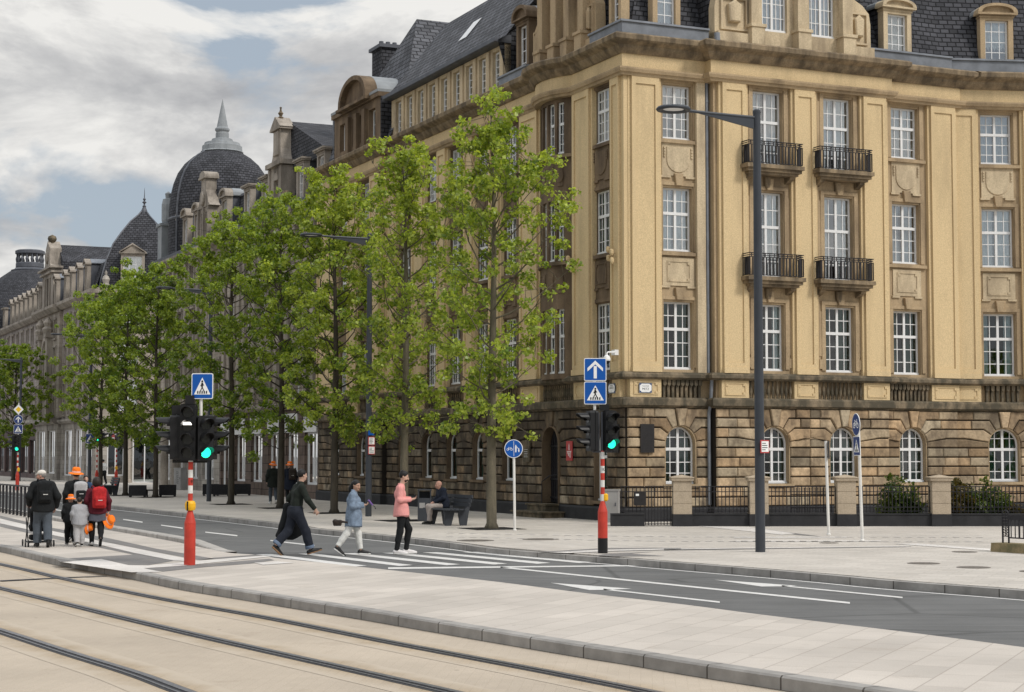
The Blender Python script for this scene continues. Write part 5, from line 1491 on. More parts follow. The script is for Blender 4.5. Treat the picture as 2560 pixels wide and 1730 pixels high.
for u in (c - 1.1, c, c + 1.1):
    g = MB(fN); g.add([(u - .4, -.35, 14.0), (u + .4, -.35, 14.0), (u + .4, -.35, 16.3), (u - .4, -.35, 16.3)], [(0, 1, 2, 3)]); g.build('pane', M['glass_dark'], gb, fixn=False)
mb = MB(); mb.lathe([(.3, -.25), (.26, 0), (.18, .05), (.32, .2), (.37, .36), (.3, .55), (.001, .7)], fN(c, -.2, 19.2), 14); mb.build('ball_finial', M['band'], gb)
mb = MB(fN); mb.slab([(c - 2.3, 13.9), (c + 2.3, 13.9), (c + 2.0, 17.6), (c, 19.1), (c - 2.0, 17.6)], -9.5, -.7, 1); mb.build('roof', M['slate'], N)
mb = MB(); mb.sweep([(0, 103), (0, 93.05)], [(.1, 13.9), (-.7, 16.1), (-4.2, 17.9), (-9, 13)], closed=False); mb.build('roof_slope', M['slate'], N)
for u in (94.5, 101.8): dormer(N, fN, u, 14.0, .95, 2.35, 'pointed', ('beige_trim', 'zinc'), 2.2, .1, cheek='zinc_dark')
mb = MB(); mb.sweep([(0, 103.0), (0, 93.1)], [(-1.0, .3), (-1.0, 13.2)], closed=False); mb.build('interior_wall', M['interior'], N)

# ---- the far row and its domed end
E = thing('far_building', 'distant grey stone row with many dormers and slate dome carrying a balustraded lantern', 'building', (CX0, CY0, 0), ANG)
ew = [104.6 + 2.6 * k for k in range(18)]
fE = front(E, 103.05, 150, ew, [(5.4, 7.6), (8.6, 10.5), (11.4, 12.8)], 13.3, 'pink_stone', 'beige_trim', 1.0)
shops(E, fE, 103.05, 150, [(104 + 4.5 * k, 107.6 + 4.5 * k, 4.1, .5) for k in range(10)], 4.7, 'shop_red', 'shop_red')
straight(E, 'ledge', 103.05, 150, [(-.3, 4.6), (.2, 4.6), (.4, 4.8), (.4, 5.0), (-.3, 5.1)], 'grey_stone')
straight(E, 'cornice', 103.05, 150, [(-.3, 13.3), (.2, 13.3), (.4, 13.5), (.5, 13.62), (.5, 13.8), (-.3, 13.9)], 'beige_trim')
mb = MB(); mb.sweep([(0, 150.0), (0, 103.05)], [(-.2, 13.85), (-.9, 16.0), (-4.2, 17.6), (-9, 13)], closed=False); mb.build('roof', M['slate'], E)
for k in range(7): dormer(E, fE, 104.8 + 2.4 * k, 13.9, 1.0, 2.4, 'pointed', ('beige_trim', 'zinc'), 2.0, .0, cheek='zinc_dark')
for k in range(5): dormer(E, fE, 123.5 + 3.2 * k, 13.9, 1.2, 2.2, 'flat', ('beige_trim', 'zinc'), 2.0, .0, cheek='zinc_dark')
dc = (3.2, 129.0)
mb = MB(); mb.lathe([(5.2, 0), (5.1, 1.6), (4.7, 3.0), (4.0, 4.4), (3.0, 5.7), (1.9, 6.5), (1.6, 6.6)], (dc[0], dc[1], 13.4), 32, capped=False); do = mb.build('dome', M['slate'], E, smooth=True)
mb = MB(); mb.lathe([(1.75, 0), (1.8, .15), (1.5, .25), (1.35, .4)], (dc[0], dc[1], 19.9), 24); mb.lathe([(1.25, 0), (1.35, .05), (1.35, .4), (1.28, .5)], (dc[0], dc[1], 20.3), 24)
mb.lathe([(1.28, 0), (1.42, .08), (1.42, .35), (1.2, .45)], (dc[0], dc[1], 21.6), 24)
for k in range(16):
    a = 2 * PI * k / 16; mb.lathe([(.10, 0), (.16, .35), (.07, .65), (.10, .82)], (dc[0] + 1.22 * math.cos(a), dc[1] + 1.22 * math.sin(a), 20.79), 6)
mb.build('lantern', M['zinc_dark'], do)
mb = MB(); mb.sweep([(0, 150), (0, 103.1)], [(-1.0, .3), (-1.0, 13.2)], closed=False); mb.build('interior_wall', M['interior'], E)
# ================================================================== TREES
def fast_mesh(name, V, F, mat, parent, tint=None, smooth=False):
    me = bpy.data.meshes.new(name)
    nv, nf, k = len(V), len(F), F.shape[1]
    me.vertices.add(nv); me.vertices.foreach_set('co', V.astype(np.float32).ravel())
    me.loops.add(nf * k); me.loops.foreach_set('vertex_index', F.astype(np.int32).ravel())
    me.polygons.add(nf); me.polygons.foreach_set('loop_start', np.arange(0, nf * k, k, dtype=np.int32))
    me.update(calc_edges=True)
    if smooth: me.polygons.foreach_set('use_smooth', [True] * nf)
    if tint is not None:
        a = me.attributes.new('tint', 'FLOAT', 'FACE'); a.data.foreach_set('value', tint.astype(np.float32))
    me.materials.append(mat)
    o = bpy.data.objects.new(name, me); col.objects.link(o)
    if parent is not None: o.parent = parent
    return o

def leaves(rg, centres, radii, counts, size, axis=None, up=.5, tone=None):
    """folded kite-shaped leaves scattered in clumps"""
    C = np.repeat(centres, counts, axis=0); Rr = np.repeat(radii, counts)
    n = len(C)
    d = rg.normal(size=(n, 3)); d /= np.linalg.norm(d, axis=1)[:, None]
    P = C + d * (Rr * rg.random(n) ** .45)[:, None] * np.array([1, 1, .8])
    nrm = rg.normal(size=(n, 3)) * .8 + d * .5; nrm[:, 2] += up; nrm /= np.linalg.norm(nrm, axis=1)[:, None]
    a = rg.normal(size=(n, 3)); a[:, 2] -= .3; a -= nrm * (a * nrm).sum(1)[:, None]; a /= np.linalg.norm(a, axis=1)[:, None]
    b = np.cross(nrm, a)
    s = (size * (.6 + .7 * rg.random(n)))[:, None]
    # five-lobed outline folded along the midrib
    v0 = P - a * s * .45; v1 = P + b * s * .52 + a * s * .02 + nrm * s * .14; v2 = P + a * s * .55; v3 = P - b * s * .52 + a * s * .02 + nrm * s * .14
    V = np.stack([v0, v1, v2, v3], 1).reshape(-1, 3)
    F = np.arange(n * 4).reshape(-1, 4)
    ct = np.repeat(rg.random(len(centres)) if tone is None else tone, counts)
    t = np.clip(ct * .55 + rg.random(n) ** 1.6 * .75 - .10, 0, 1)
    return V, F, t

def tree(loc, H, rad, z0, seed, n_leaf, size, label, leafmat='leaf', bark='bark', trunk_r=.13, prof=None, group='plane trees along the pavement', lean=(0, 0), nb=46):
    root = thing('plane_tree', label, 'tree', (loc[0], loc[1], loc[2]), 0, group)
    rg = np.random.default_rng(seed); r = random.Random(seed)
    mb = MB()
    tp = []
    for i in range(13):
        f = i / 12; z = H * .94 * f
        tp.append((lean[0] * f + .09 * math.sin(f * 5 + seed) * f, lean[1] * f + .09 * math.cos(f * 4.3 + seed * 2) * f, z))
    tr = [trunk_r * (1.38 if i == 0 else 1) * (1 - i / 12) ** .8 + .012 for i in range(13)]
    mb.tube([(tp[0][0], tp[0][1], -.02)] + [(tp[0][0], tp[0][1], .16)] + tp[1:], [tr[0] * 1.15, trunk_r * 1.06] + tr[1:], 9)
    def at(z):
        f = min(.999, z / (H * .94)) * 12; i = int(f); q = f - i
        return tuple(tp[i][k] * (1 - q) + tp[i + 1][k] * q for k in range(3)), tr[i] * (1 - q) + tr[i + 1] * q
    prof = prof or [(0, .42), (.10, .72), (.26, .98), (.42, 1.0), (.58, .86), (.74, .60), (.88, .34), (1, .10)]
    px_, py_ = zip(*prof)
    cen, rr, tone = [], [], []
    az = r.random() * 6.28
    for k in range(nb):
        f = (k + r.random() * .8) / nb
        zb = z0 - .55 + (H * .93 - z0) * f ** .92
        az += 2.4 + r.uniform(-.4, .4)
        p, pr = at(zb)
        reach = rad * float(np.interp(min(1, (zb + .45 - z0) / (H - z0)), px_, py_)) * r.uniform(.70, 1.14)
        if reach < .25: reach = .25
        rise = r.uniform(.55, 1.0) * reach * (.75 + .7 * f)
        pts = [p]
        for j in range(1, 5):
            g = j / 4
            w_ = az + .35 * math.sin(g * 2 + k) 
            pts.append((p[0] + reach * g * math.cos(w_), p[1] + reach * g * math.sin(w_), zb + rise * g ** 1.25 - .04 * reach * math.sin(g * 3.1)))
        br = min(pr * .45, .008 + .012 * reach)
        mb.tube(pts, [br, br * .8, br * .6, br * .4, br * .2], 5, cap=False)
        btone = r.random()
        for j in range(2, 5):
            for q in range(2 if j < 4 else 3):
                g = min(1.05, (j - .3 + r.random() * .6) / 4)
                i = min(3, int(g * 4)); h = g * 4 - i
                c = [pts[i][m] * (1 - h) + pts[i + 1][m] * h for m in range(3)]
                e = [c[0] + r.gauss(0, .30), c[1] + r.gauss(0, .30), c[2] + r.gauss(.14, .26)]
                mb.tube([tuple(c), tuple((c[m] + e[m]) / 2 for m in range(3)), tuple(e)], [.010, .007, .004], 4, cap=False)
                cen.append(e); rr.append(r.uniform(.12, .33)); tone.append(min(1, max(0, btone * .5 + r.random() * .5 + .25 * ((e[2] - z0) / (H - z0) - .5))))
    for k in range(16):                         # leading shoots
        p, pr = at(H * (.66 + .33 * k / 15))
        e = (p[0] + r.gauss(0, .34), p[1] + r.gauss(0, .34), min(H - .05, p[2] + r.uniform(.35, 1.2)))
        mb.tube([p, e], [.014, .004], 4, cap=False); cen.append(e); rr.append(r.uniform(.13, .24)); tone.append(r.random() * .5 + .5)
    mb.build('trunk', M[bark], root, smooth=True)
    cen = np.array(cen); rr = np.array(rr)
    w_ = rr ** 2; cnt = np.maximum(4, (w_ / w_.sum() * n_leaf)).astype(int)
    V, F, t = leaves(rg, cen, rr, cnt, size, tone=np.array(tone))
    fast_mesh('crown', V, F, M[leafmat], root, t)
    return root

def pit(p, k):
    mb = MB()
    mb.box(-.72, .72, -.72, .72, .003, .010)
    for i in range(-5, 6): mb.box(-.68, .68, i * .13 - .012, i * .13 + .012, .0101, .016)
    o = mb.build('tree_grate', M['pit'], loc=(p[0], p[1], ZS), rot=(0, 0, ANG)); return o
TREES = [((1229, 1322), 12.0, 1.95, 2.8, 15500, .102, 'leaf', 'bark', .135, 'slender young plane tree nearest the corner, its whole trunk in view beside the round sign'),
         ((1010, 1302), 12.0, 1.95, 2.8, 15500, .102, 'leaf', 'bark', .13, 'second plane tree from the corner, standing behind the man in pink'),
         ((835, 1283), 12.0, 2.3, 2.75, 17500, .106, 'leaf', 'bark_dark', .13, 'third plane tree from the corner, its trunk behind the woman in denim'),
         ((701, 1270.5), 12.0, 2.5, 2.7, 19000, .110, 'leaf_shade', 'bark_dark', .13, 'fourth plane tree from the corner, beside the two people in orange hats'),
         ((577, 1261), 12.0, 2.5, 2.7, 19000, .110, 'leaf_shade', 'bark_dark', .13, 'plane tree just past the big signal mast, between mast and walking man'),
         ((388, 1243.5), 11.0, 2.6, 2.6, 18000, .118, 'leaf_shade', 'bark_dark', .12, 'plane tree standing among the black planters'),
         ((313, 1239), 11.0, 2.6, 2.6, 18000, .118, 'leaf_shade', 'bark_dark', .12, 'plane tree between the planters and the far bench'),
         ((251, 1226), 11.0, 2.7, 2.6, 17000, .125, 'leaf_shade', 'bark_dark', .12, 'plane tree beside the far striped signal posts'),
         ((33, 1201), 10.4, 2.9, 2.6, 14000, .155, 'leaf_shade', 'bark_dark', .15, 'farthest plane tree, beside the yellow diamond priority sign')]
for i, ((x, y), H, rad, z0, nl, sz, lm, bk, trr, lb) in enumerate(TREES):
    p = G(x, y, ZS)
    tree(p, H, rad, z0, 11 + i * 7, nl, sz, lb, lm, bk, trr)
    if i < 8: tag(pit(p, i), ['dark square grating round the trunk nearest the corner', 'dark grating under the tree behind the man in pink', 'dark grating under the tree behind the woman in denim', 'dark grating under the tree by the orange hats',
                      'dark grating under the tree just past the big signal mast', 'dark grating under the tree among the planters', 'dark grating under the tree between planters and far bench', 'dark grating under the tree by the far signal posts'][i], 'tree grating', 'gratings round the plane trees')

def shrub(loc, rx, ry, h, seed, n, lm, label, size=.085):
    root = thing('shrub', label, 'shrub', loc, 0, 'shrubs behind the garden fence')
    rg = np.random.default_rng(seed); mb = MB(); cen, rr, tone = [], [], []
    for k in range(34):
        a = rg.random() * 6.28; q = rg.random() ** .5; zt = h * (1 - .45 * q * q) * rg.uniform(.45, 1.08)
        e = (rx * q * math.cos(a), ry * q * math.sin(a), zt)
        mb.tube([(e[0] * .15, e[1] * .15, 0), (e[0] * .6, e[1] * .6, zt * .5), e], [.014, .010, .004], 4, cap=False)
        for f in (1.0, .78, .55, .35): cen.append([e[0] * (.4 + .6 * f), e[1] * (.4 + .6 * f), zt * f]); rr.append(.17 + .08 * rg.random()); tone.append(rg.random() * (.4 + .6 * f))
    mb.build('stem', M['bark_dark'], root)
    cen = np.array(cen); rr = np.array(rr); cnt = np.full(len(cen), n // len(cen))
    V, F, t = leaves(rg, cen, rr, cnt, size, tone=np.array(tone)); fast_mesh('foliage', V, F, M[lm], root, t)

# ================================================================== STREET LAMPS
lamp = thing('street_lamp', 'tall anthracite street lamp standing alone by the near kerb with red-edged notice', 'street lamp', (0, 0, 0), 0, 'street lamps along the pavement')
mb = MB(); mb.tube([(0, 0, -.02), (0, 0, 3.0), (0, 0, 6.5), (0, 0, 9.2)], [.104, .098, .088, .078], 18); mb.lathe([(.085, 0), (.085, .06), (.05, .09)], (0, 0, 9.19), 14); mb.build('pole', M['pole_grey'], lamp, smooth=False)
mb = MB(); mb.tube([(-.04, 0, 9.10), (-1.2, 0, 9.10), (-1.75, 0, 9.11)], [.036, .034, .032], 8)
mb.slab([(-.07, 8.86), (-.07, 9.08), (-1.45, 9.08)], -.018, .018, 1); mb.build('arm', M['pole_grey'], lamp)
mb = MB(); n = 28
ring = [(.20, -.012), (.31, -.035), (.335, .0), (.30, .045), (.20, .03)]
vs, fs = [], []
for i in range(n):
    a = 2 * PI * i / n
    for r_, z in ring: vs.append((-2.03 + r_ * 1.12 * math.cos(a), r_ * math.sin(a), 9.11 + z))
for i in range(n):
    for j in range(5): fs.append((i * 5 + j, ((i + 1) % n) * 5 + j, ((i + 1) % n) * 5 + (j + 1) % 5, i * 5 + (j + 1) % 5))
mb.add(vs, fs); hd = mb.build('lamp_head', M['pole_grey'], lamp, smooth=True)
mb = MB(); mb.lathe([(.001, .0), (.21, .0), (.21, .012), (.001, .014)], (-2.03, 0, 9.11), 20, sx=1.12); mb.build('lens', M['sign_white'], hd)
def notice(parent, z, n, r_=.105):
    for k in range(n):
        mb = MB(); zz = z + k * .30
        mb.box(-.13, .15, -r_ - .03, -r_ - .018, zz, zz + .27); pl = mb.build('notice', M['sign_red'], parent, rot=(0, 0, R(18)))
        mb = MB(); mb.box(-.105, .125, -r_ - .036, -r_ - .0305, zz + .025, zz + .245); pp = mb.build('notice_paper', M['sign_white'], pl)
        mb = MB(); rr_ = random.Random(k + n)
        for i in range(4):
            w_ = rr_.uniform(.1, .19); mb.box(-.09, -.09 + w_, -r_ - .039, -r_ - .0365, zz + .06 + i * .045, zz + .075 + i * .045)
        mb.build('notice_lettering', M['sign_black'], pl)
lrot = ANG + R(1)
LAMPS = [((1901, 1380), None), ((921, 1291), 'tall anthracite street lamp behind the woman in denim, with two red-edged notices'), ((522, 1253.5), 'tall anthracite street lamp just past the big signal mast'),
         ((223, 1220.5), 'tall anthracite street lamp carrying a square blue crossing sign beyond the walking group'), ((48, 1203), 'farthest tall street lamp, beside the yellow diamond sign')]
lobj = []
for (x, y), lb in LAMPS:
    p = G(x, y, ZS)
    if lb is None: lamp.location = p; lamp.rotation_euler = (0, 0, lrot); lobj.append(lamp)
    else: lobj.append(dup(lamp, p, lrot, lb))
for o in lobj[1:]: pass
notice(lobj[0], 2.05, 1)
notice(lobj[1], 2.02, 2)
mb = MB(); mb.box(-.13, .12, -.137, -.125, 2.64, 2.93); mb.build('blue_notice', M['sign_blue'], lobj[1], rot=(0, 0, R(18)))

# ================================================================== SIGNS (local x across, z up, facing -y)
def rrect(w_, h_, r_, n=4):
    o = []
    for cx_, cz_, a0 in ((w_ / 2 - r_, h_ / 2 - r_, 0), (-w_ / 2 + r_, h_ / 2 - r_, PI / 2), (-w_ / 2 + r_, -h_ / 2 + r_, PI), (w_ / 2 - r_, -h_ / 2 + r_, 1.5 * PI)):
        o += [(cx_ + r_ * math.cos(a0 + PI / 2 * i / n), cz_ + r_ * math.sin(a0 + PI / 2 * i / n)) for i in range(n + 1)]
    return o
def plate(mb, outline, y0, y1, mat, dx=0, dz=0):
    mb.mat = mat; mb.slab([(x + dx, z + dz) for x, z in outline], y0, y1, 1)
def bar(x0, z0, x1, z1, w_):
    d = Vector((x1 - x0, z1 - z0)); n = Vector((-d.y, d.x)).normalized() * w_ / 2
    return [(x0 + n.x, z0 + n.y), (x1 + n.x, z1 + n.y), (x1 - n.x, z1 - n.y), (x0 - n.x, z0 - n.y)]
def disc(x, z, r_, n=14): return [(x + r_ * math.cos(2 * PI * i / n), z + r_ * math.sin(2 * PI * i / n)) for i in range(n)]
SM = lambda blue='sign_blue': [M[blue], M['sign_white'], M['sign_black'], M['sign_yellow'], M['zinc']]
def ped_sign(parent, x, z, w_, h_, y=0.0, blue='sign_blue', rot=0.0, name='crossing_sign'):
    """blue square with a walker on a zebra inside a white triangle"""
    mb = MB(); plate(mb, rrect(w_, h_, .03), .0, -.012, 1); plate(mb, rrect(w_ - .03, h_ - .03, .022), -.012, -.015, 0); plate(mb, rrect(w_ - .02, h_ - .02, .02), .002, .0005, 4)
    o = mb.build(name, SM(blue), parent, loc=(x, y, z), rot=(0, 0, rot))
    k = w_ / .46; mb = MB(); f = lambda P: [(a * k, b * k * (h_ / w_)) for a, b in P]
    plate(mb, f([(-.175, -.15), (.175, -.15), (0, .155)]), -.015, -.018, 1)
    for P in (disc(.0, .085, .02, 10), bar(0, .06, -.004, -.015, .036), bar(-.005, .05, -.035, -.0, .014), bar(.008, .05, .032, .01, .014), bar(-.002, -.02, -.045, -.105, .018), bar(.002, -.02, .045, -.105, .018)): plate(mb, f(P), -.018, -.021, 2)
    for i in range(5):
        xx = -.105 + i * .0525; plate(mb, f([(xx - .016 - (xx * .12), -.135), (xx + .012 - (xx * .12), -.135), (xx * .88 + .012, -.085), (xx * .88 - .010, -.085)]), -.018, -.0205, 2)
    mb.build('symbol', SM(blue), o)
    return o
def arrow_sign(parent, x, z, w_, h_, y=0.0, rnd_=False, blue='sign_blue'):
    mb = MB()
    if rnd_: plate(mb, disc(0, 0, w_ / 2, 24), 0, -.012, 1); plate(mb, disc(0, 0, w_ / 2 - .012, 24), -.012, -.015, 0)
    else: plate(mb, rrect(w_, h_, .03), 0, -.012, 1); plate(mb, rrect(w_ - .03, h_ - .03, .022), -.012, -.015, 0)
    o = mb.build('arrow_sign', SM(blue), parent, loc=(x, y, z)); k = w_ / .46 * (.8 if rnd_ else 1); mb = MB(); f = lambda P: [(a * k, b * k) for a, b in P]
    plate(mb, f([(-.032, -.185), (.032, -.185), (.032, .07), (-.032, .07)]), -.015, -.0185, 1)
    plate(mb, f([(0, .185), (.16, .03), (.16, -.04), (0, .105)]), -.015, -.018, 1); plate(mb, f([(0, .185), (0, .105), (-.16, -.04), (-.16, .03)]), -.015, -.018, 1)
    mb.build('symbol', SM(blue), o); return o
def bike(mb, cx_, cz_, k, y0, y1):
    f = lambda P: [(cx_ + a * k, cz_ + b * k) for a, b in P]
    for s_ in (-1, 1):
        o = disc(s_ * .55, -.2, .34, 12); i = disc(s_ * .55, -.2, .25, 12)
        for q in range(12): plate(mb, f([o[q], o[(q + 1) % 12], i[(q + 1) % 12], i[q]]), y0, y1, 1)
    for a in (bar(-.55, -.2, -.15, -.22, .08), bar(-.15, -.22, .38, .25, .08), bar(-.25, .25, .38, .25, .08), bar(-.15, -.22, -.28, .4, .08), bar(.38, .42, .55, -.2, .08), bar(-.4, .4, -.14, .4, .08), bar(.3, .46, .5, .46, .07), bar(-.55, -.2, -.25, .2, .07)): plate(mb, f(a), y0, y1 - .0004, 1)
def post_thing(name, label, cat, p, h, r_, mat, rot=0.0, tilt=0.0, group=None):
    t = thing(name, label, cat, p, rot, group); t.rotation_euler = (0, tilt, rot)
    mb = MB(); mb.tube([(0, 0, -.01), (0, 0, h)], r_, 12); mb.lathe([(r_ * 1.5, 0), (r_ * 1.5, .03), (r_, .05)], (0, 0, 0), 12); mb.build('post', M[mat], t)
    return t

# round shared path sign
p = G(1287, 1327, ZS)
t = post_thing('path_sign', 'round blue sign split between bicycle and walking pair on white post beside first tree', 'road sign', p, 2.15, .034, 'white_paint', 0, R(-.7))
mb = MB(); plate(mb, disc(0, 0, .245, 32), 0, -.012, 1); plate(mb, disc(0, 0, .228, 32), -.012, -.015, 0); so_ = mb.build('sign_disc', SM(), t, loc=(-.005, -.036, 2.17))
mb = MB(); bike(mb, -.105, .0, .093, -.015, -.018); plate(mb, bar(.005, -.2, .005, .2, .01), -.015, -.018, 1)
for P in (disc(.058, .085, .016, 8), [(.038, .065), (.082, .065), (.076, -.03), (.074, -.095), (.06, -.095), (.058, -.03), (.054, -.095), (.04, -.095), (.042, -.02)], bar(.082, .055, .12, .0, .012), disc(.136, .0, .013, 8), [(.124, -.015), (.15, -.015), (.156, -.05), (.148, -.09), (.128, -.09), (.12, -.05)]): plate(mb, P, -.015, -.018, 1)
mb.build('symbol', SM(), so_)
# pair of posts on the forecourt
p = G(2072, 1338, ZS)
t = post_thing('sign_post', 'shorter white post with its dark sign seen edge-on', 'road sign', p, 2.36, .036, 'white_paint', 0, R(-1.2), 'white sign posts on the forecourt')
mb = MB(); plate(mb, rrect(.42, .44, .02), .0, -.014, 0); mb.build('sign_plate', [M['pole_grey']] * 5, t, loc=(.055, .0, 2.13), rot=(0, 0, R(84)))
p = G(2156, 1353, ZS)
t = post_thing('sign_post', 'taller white post with turned round bicycle sign above a crossing sign', 'road sign', p, 2.86, .036, 'white_paint', 0, R(-1.3), 'white sign posts on the forecourt')
mb = MB(); plate(mb, disc(0, 0, .265, 28), 0, -.012, 1); plate(mb, disc(0, 0, .25, 28), -.012, -.015, 0); bike(mb, 0, .02, .2, -.015, -.018); mb.build('bicycle_sign', SM('sign_navy'), t, loc=(-.05, -.02, 2.72), rot=(0, 0, R(-81)))
ped_sign(t, -.05, 2.22, .44, .45, -.02, 'sign_navy', R(-81))

# ================================================================== TRAFFIC SIGNALS
def signal_head(parent, x, y, z, rot, n=3, lit=None, lens='green_lit', pitch=.30, w_=.28, name='signal_head', plate_=True):
    """stack of hooded lenses facing local -y; z is the bottom of the case"""
    mb = MB(); h = pitch * n + .04
    mb.slab(rrect(w_, h, .04), -.09, .09, 1); 
    if plate_: mb.slab(rrect(w_ + .03, h + .03, .05), .02, .035, 1)
    o = mb.build(name, M['black_plastic'], parent, loc=(x, y, z + h / 2), rot=(0, 0, rot))
    for k in range(n):
        zc = -h / 2 + .02 + pitch * (k + .5)
        mb = MB(); vs, fs = [], []
        r0, m = .112, 12
        for i in range(m + 1):
            a = R(-25) + (PI + R(50)) * i / m
            d = .26 if i not in (0, m) else .07
            d = .08 + .18 * max(0, math.sin(a)) ** .35 if math.sin(a) > 0 else .06
            for r_, yy in ((r0, -.085), (r0 * .97, -.09 - d), (r0 * .97 - .008, -.09 - d), (r0 - .008, -.085)): vs.append((r_ * math.cos(a), yy, zc + r_ * math.sin(a)))
        for i in range(m):
            for j in range(4): fs.append((i * 4 + j, (i + 1) * 4 + j, (i + 1) * 4 + (j + 1) % 4, i * 4 + (j + 1) % 4))
        mb.add(vs, fs); mb.build('visor', M['black_plastic'], o, smooth=False)
        mb = MB(); mb.slab(disc(0, zc, .098, 16), -.088, -.096, 1, .003)
        on = lit == k
        mb.build('lens', M[lens if on else 'lens_dark'], o)
    return o
def striped_pole(parent, z0, z1, r_, step=.155, start='white'):
    mb = MB(); z = z0; k = 0
    while z < z1 - 1e-4:
        zz = min(z1, z + step); mb.mat = (k % 2) if start == 'white' else 1 - k % 2
        mb.tube([(0, 0, z), (0, 0, zz)], r_, 14, cap=False); z = zz; k += 1
    return mb.build('striped_pole', [M['white_paint'], M['red_paint']], parent)
def bollard_base(parent, black=0.0, top=.77, cone=.99, r_=.103, rt=.046, mat='red_paint'):
    mb = MB(); mb.mat = 0; mb.lathe([(r_, black), (r_, top), (rt, cone), (rt, cone + .01)], (0, 0, 0), 20)
    if black: mb.mat = 1; mb.lathe([(r_ + .002, -.01), (r_ + .002, black)], (0, 0, 0), 20)
    return mb.build('base', [M[mat], M['black_plastic']], parent, smooth=False)
SIGG = 'red and white striped signal masts'
# the big mast on the platform
p = G(474, 1413, ZP)
S1 = thing('traffic_light', 'large signal mast on the platform with three black heads, red base and yellow button box', 'traffic light', p, 0, SIGG)
bollard_base(S1, 0)
striped_pole(S1, 1.16, 1.95, .044, .143, 'red')
mb = MB(); mb.lathe([(.05, .99), (.085, 1.0), (.10, 1.05), (.10, 1.12), (.075, 1.165), (.05, 1.17)], (0, 0, 0), 14); bx_ = mb.build('button_box', M['yellow_paint'], S1)
mb = MB(); mb.box(-.045, -.02, -.108, -.09, .99, 1.16); mb.build('button_strip', M['black_plastic'], bx_)
mb = MB(); mb.tube([(0, .02, 1.9), (0, .02, 3.0)], .045, 10); mb.box(-.34, .30, .02, .06, 1.86, 1.93); mb.box(-.34, .28, .03, .06, 2.62, 2.68); mb.build('mounting_frame', M['black_plastic'], S1)
hd = signal_head(S1, -.045, -.03, 1.90, R(2), 4, None, pitch=.245, w_=.29)
mb = MB(); mb.box(-.083, .083, -.104, -.0965, .10, .15); mb.build('signal_bar', M['white_lit'], hd, loc=(0, 0, .04))
signal_head(S1, .245, -.02, 1.90, R(28), 3, 0, pitch=.255, w_=.29)
signal_head(S1, -.30, .03, 1.92, R(-78), 3, None, pitch=.255, w_=.30)
signal_head(S1, .34, .12, 1.92, R(86), 3, None, pitch=.255, w_=.28)
mb = MB(); mb.box(-.10, .06, -.08, .08, 2.93, 3.09); mb.box(-.36, -.17, .0, .14, 2.45, 2.91); mb.build('detector_box', M['black_plastic'], S1)
mb = MB(); mb.tube([(.17, .03, 2.6), (.17, .03, 3.1)], .030, 8); mb.build('sign_post', M['white_paint'], S1)
ped_sign(S1, .20, 3.26, .395, .47, -.01)
# the slimmer mast at the pavement kerb
p = G(1507, 1383, ZS)
S2 = thing('traffic_light', 'striped signal mast by the kerb with black foot, arrow sign and crossing sign on top', 'traffic light', p, 0, SIGG)
bollard_base(S2, .31, .85, 1.06, .10, .043); striped_pole(S2, 1.06, 2.10, .043, .145)
mb = MB(); mb.tube([(0, .0, 2.1), (0, .0, 2.9)], .04, 10); mb.box(-.2, .2, -.02, .04, 2.06, 2.10); mb.box(-.12, -.06, -.05, -.01, 2.1, 2.88); mb.build('mounting_frame', M['zinc_dark'], S2)
signal_head(S2, .145, -.02, 2.09, R(22), 3, 0, pitch=.262, w_=.25); signal_head(S2, -.21, .0, 2.09, R(-70), 3, None, pitch=.262, w_=.25)
mb = MB(); mb.box(-.06, .14, -.06, .08, 2.92, 3.05); mb.build('detector_box', M['black_plastic'], S2)
mb = MB(); mb.tube([(-.155, .03, 2.85), (-.155, .03, 3.95)], .030, 8); mb.build('sign_post', M['white_paint'], S2)
arrow_sign(S2, -.145, 3.77, .46, .47, -.01); ped_sign(S2, -.145, 3.285, .46, .47, -.01)
mb = MB(); mb.lathe([(.03, 1.06), (.055, 1.09), (.055, 1.19), (.03, 1.22)], (.06, 0, 0), 12); mb.build('button_box', M['yellow_paint'], S2)
def text(parent, s, size, loc, rot, mat, name='lettering', align='CENTER', extrude=.001):
    c = bpy.data.curves.new(name, 'FONT'); c.body = s; c.size = size; c.align_x = align; c.align_y = 'CENTER'; c.extrude = extrude; c.materials.append(M[mat])
    tmp = bpy.data.objects.new(name, c); me = bpy.data.meshes.new_from_object(tmp); bpy.data.objects.remove(tmp)
    o = bpy.data.objects.new(name, me); col.objects.link(o); o.parent = parent; o.location = loc; o.rotation_euler = rot; return o
text(S2, '10', .085, (.012, -.047, 1.715), (R(90), 0, 0), 'sign_black', 'number')
text(S1, '9', .085, (.03, -.043, 1.515), (R(90), 0, R(30)), 'sign_black', 'number')
# far masts
p = G(43, 1226, ZS)
S3 = thing('traffic_light', 'far signal mast with yellow diamond, round arrow and crossing signs above its green light', 'traffic light', p, 0, SIGG)
bollard_base(S3, 0, .85, 1.06); striped_pole(S3, 1.06, 2.2, .043); signal_head(S3, -.03, -.05, 2.15, R(5), 3, 0); signal_head(S3, -.24, .0, 2.15, R(-80), 3)
mb = MB(); mb.tube([(0, .03, 2.2), (0, .03, 4.9)], .03, 8); mb.build('sign_post', M['white_paint'], S3)
ped_sign(S3, 0, 3.42, .50, .50, -.01, 'sign_navy'); arrow_sign(S3, 0, 3.96, .52, .52, -.01, True, 'sign_navy')
mb = MB()
for r_, y0, y1, m in ((.29, 0, -.012, 1), (.16, -.012, -.015, 3)): plate(mb, [(r_, 0), (0, r_), (-r_, 0), (0, -r_)], y0, y1, m)
mb.build('priority_sign', SM(), S3, loc=(0, -.01, 4.52))
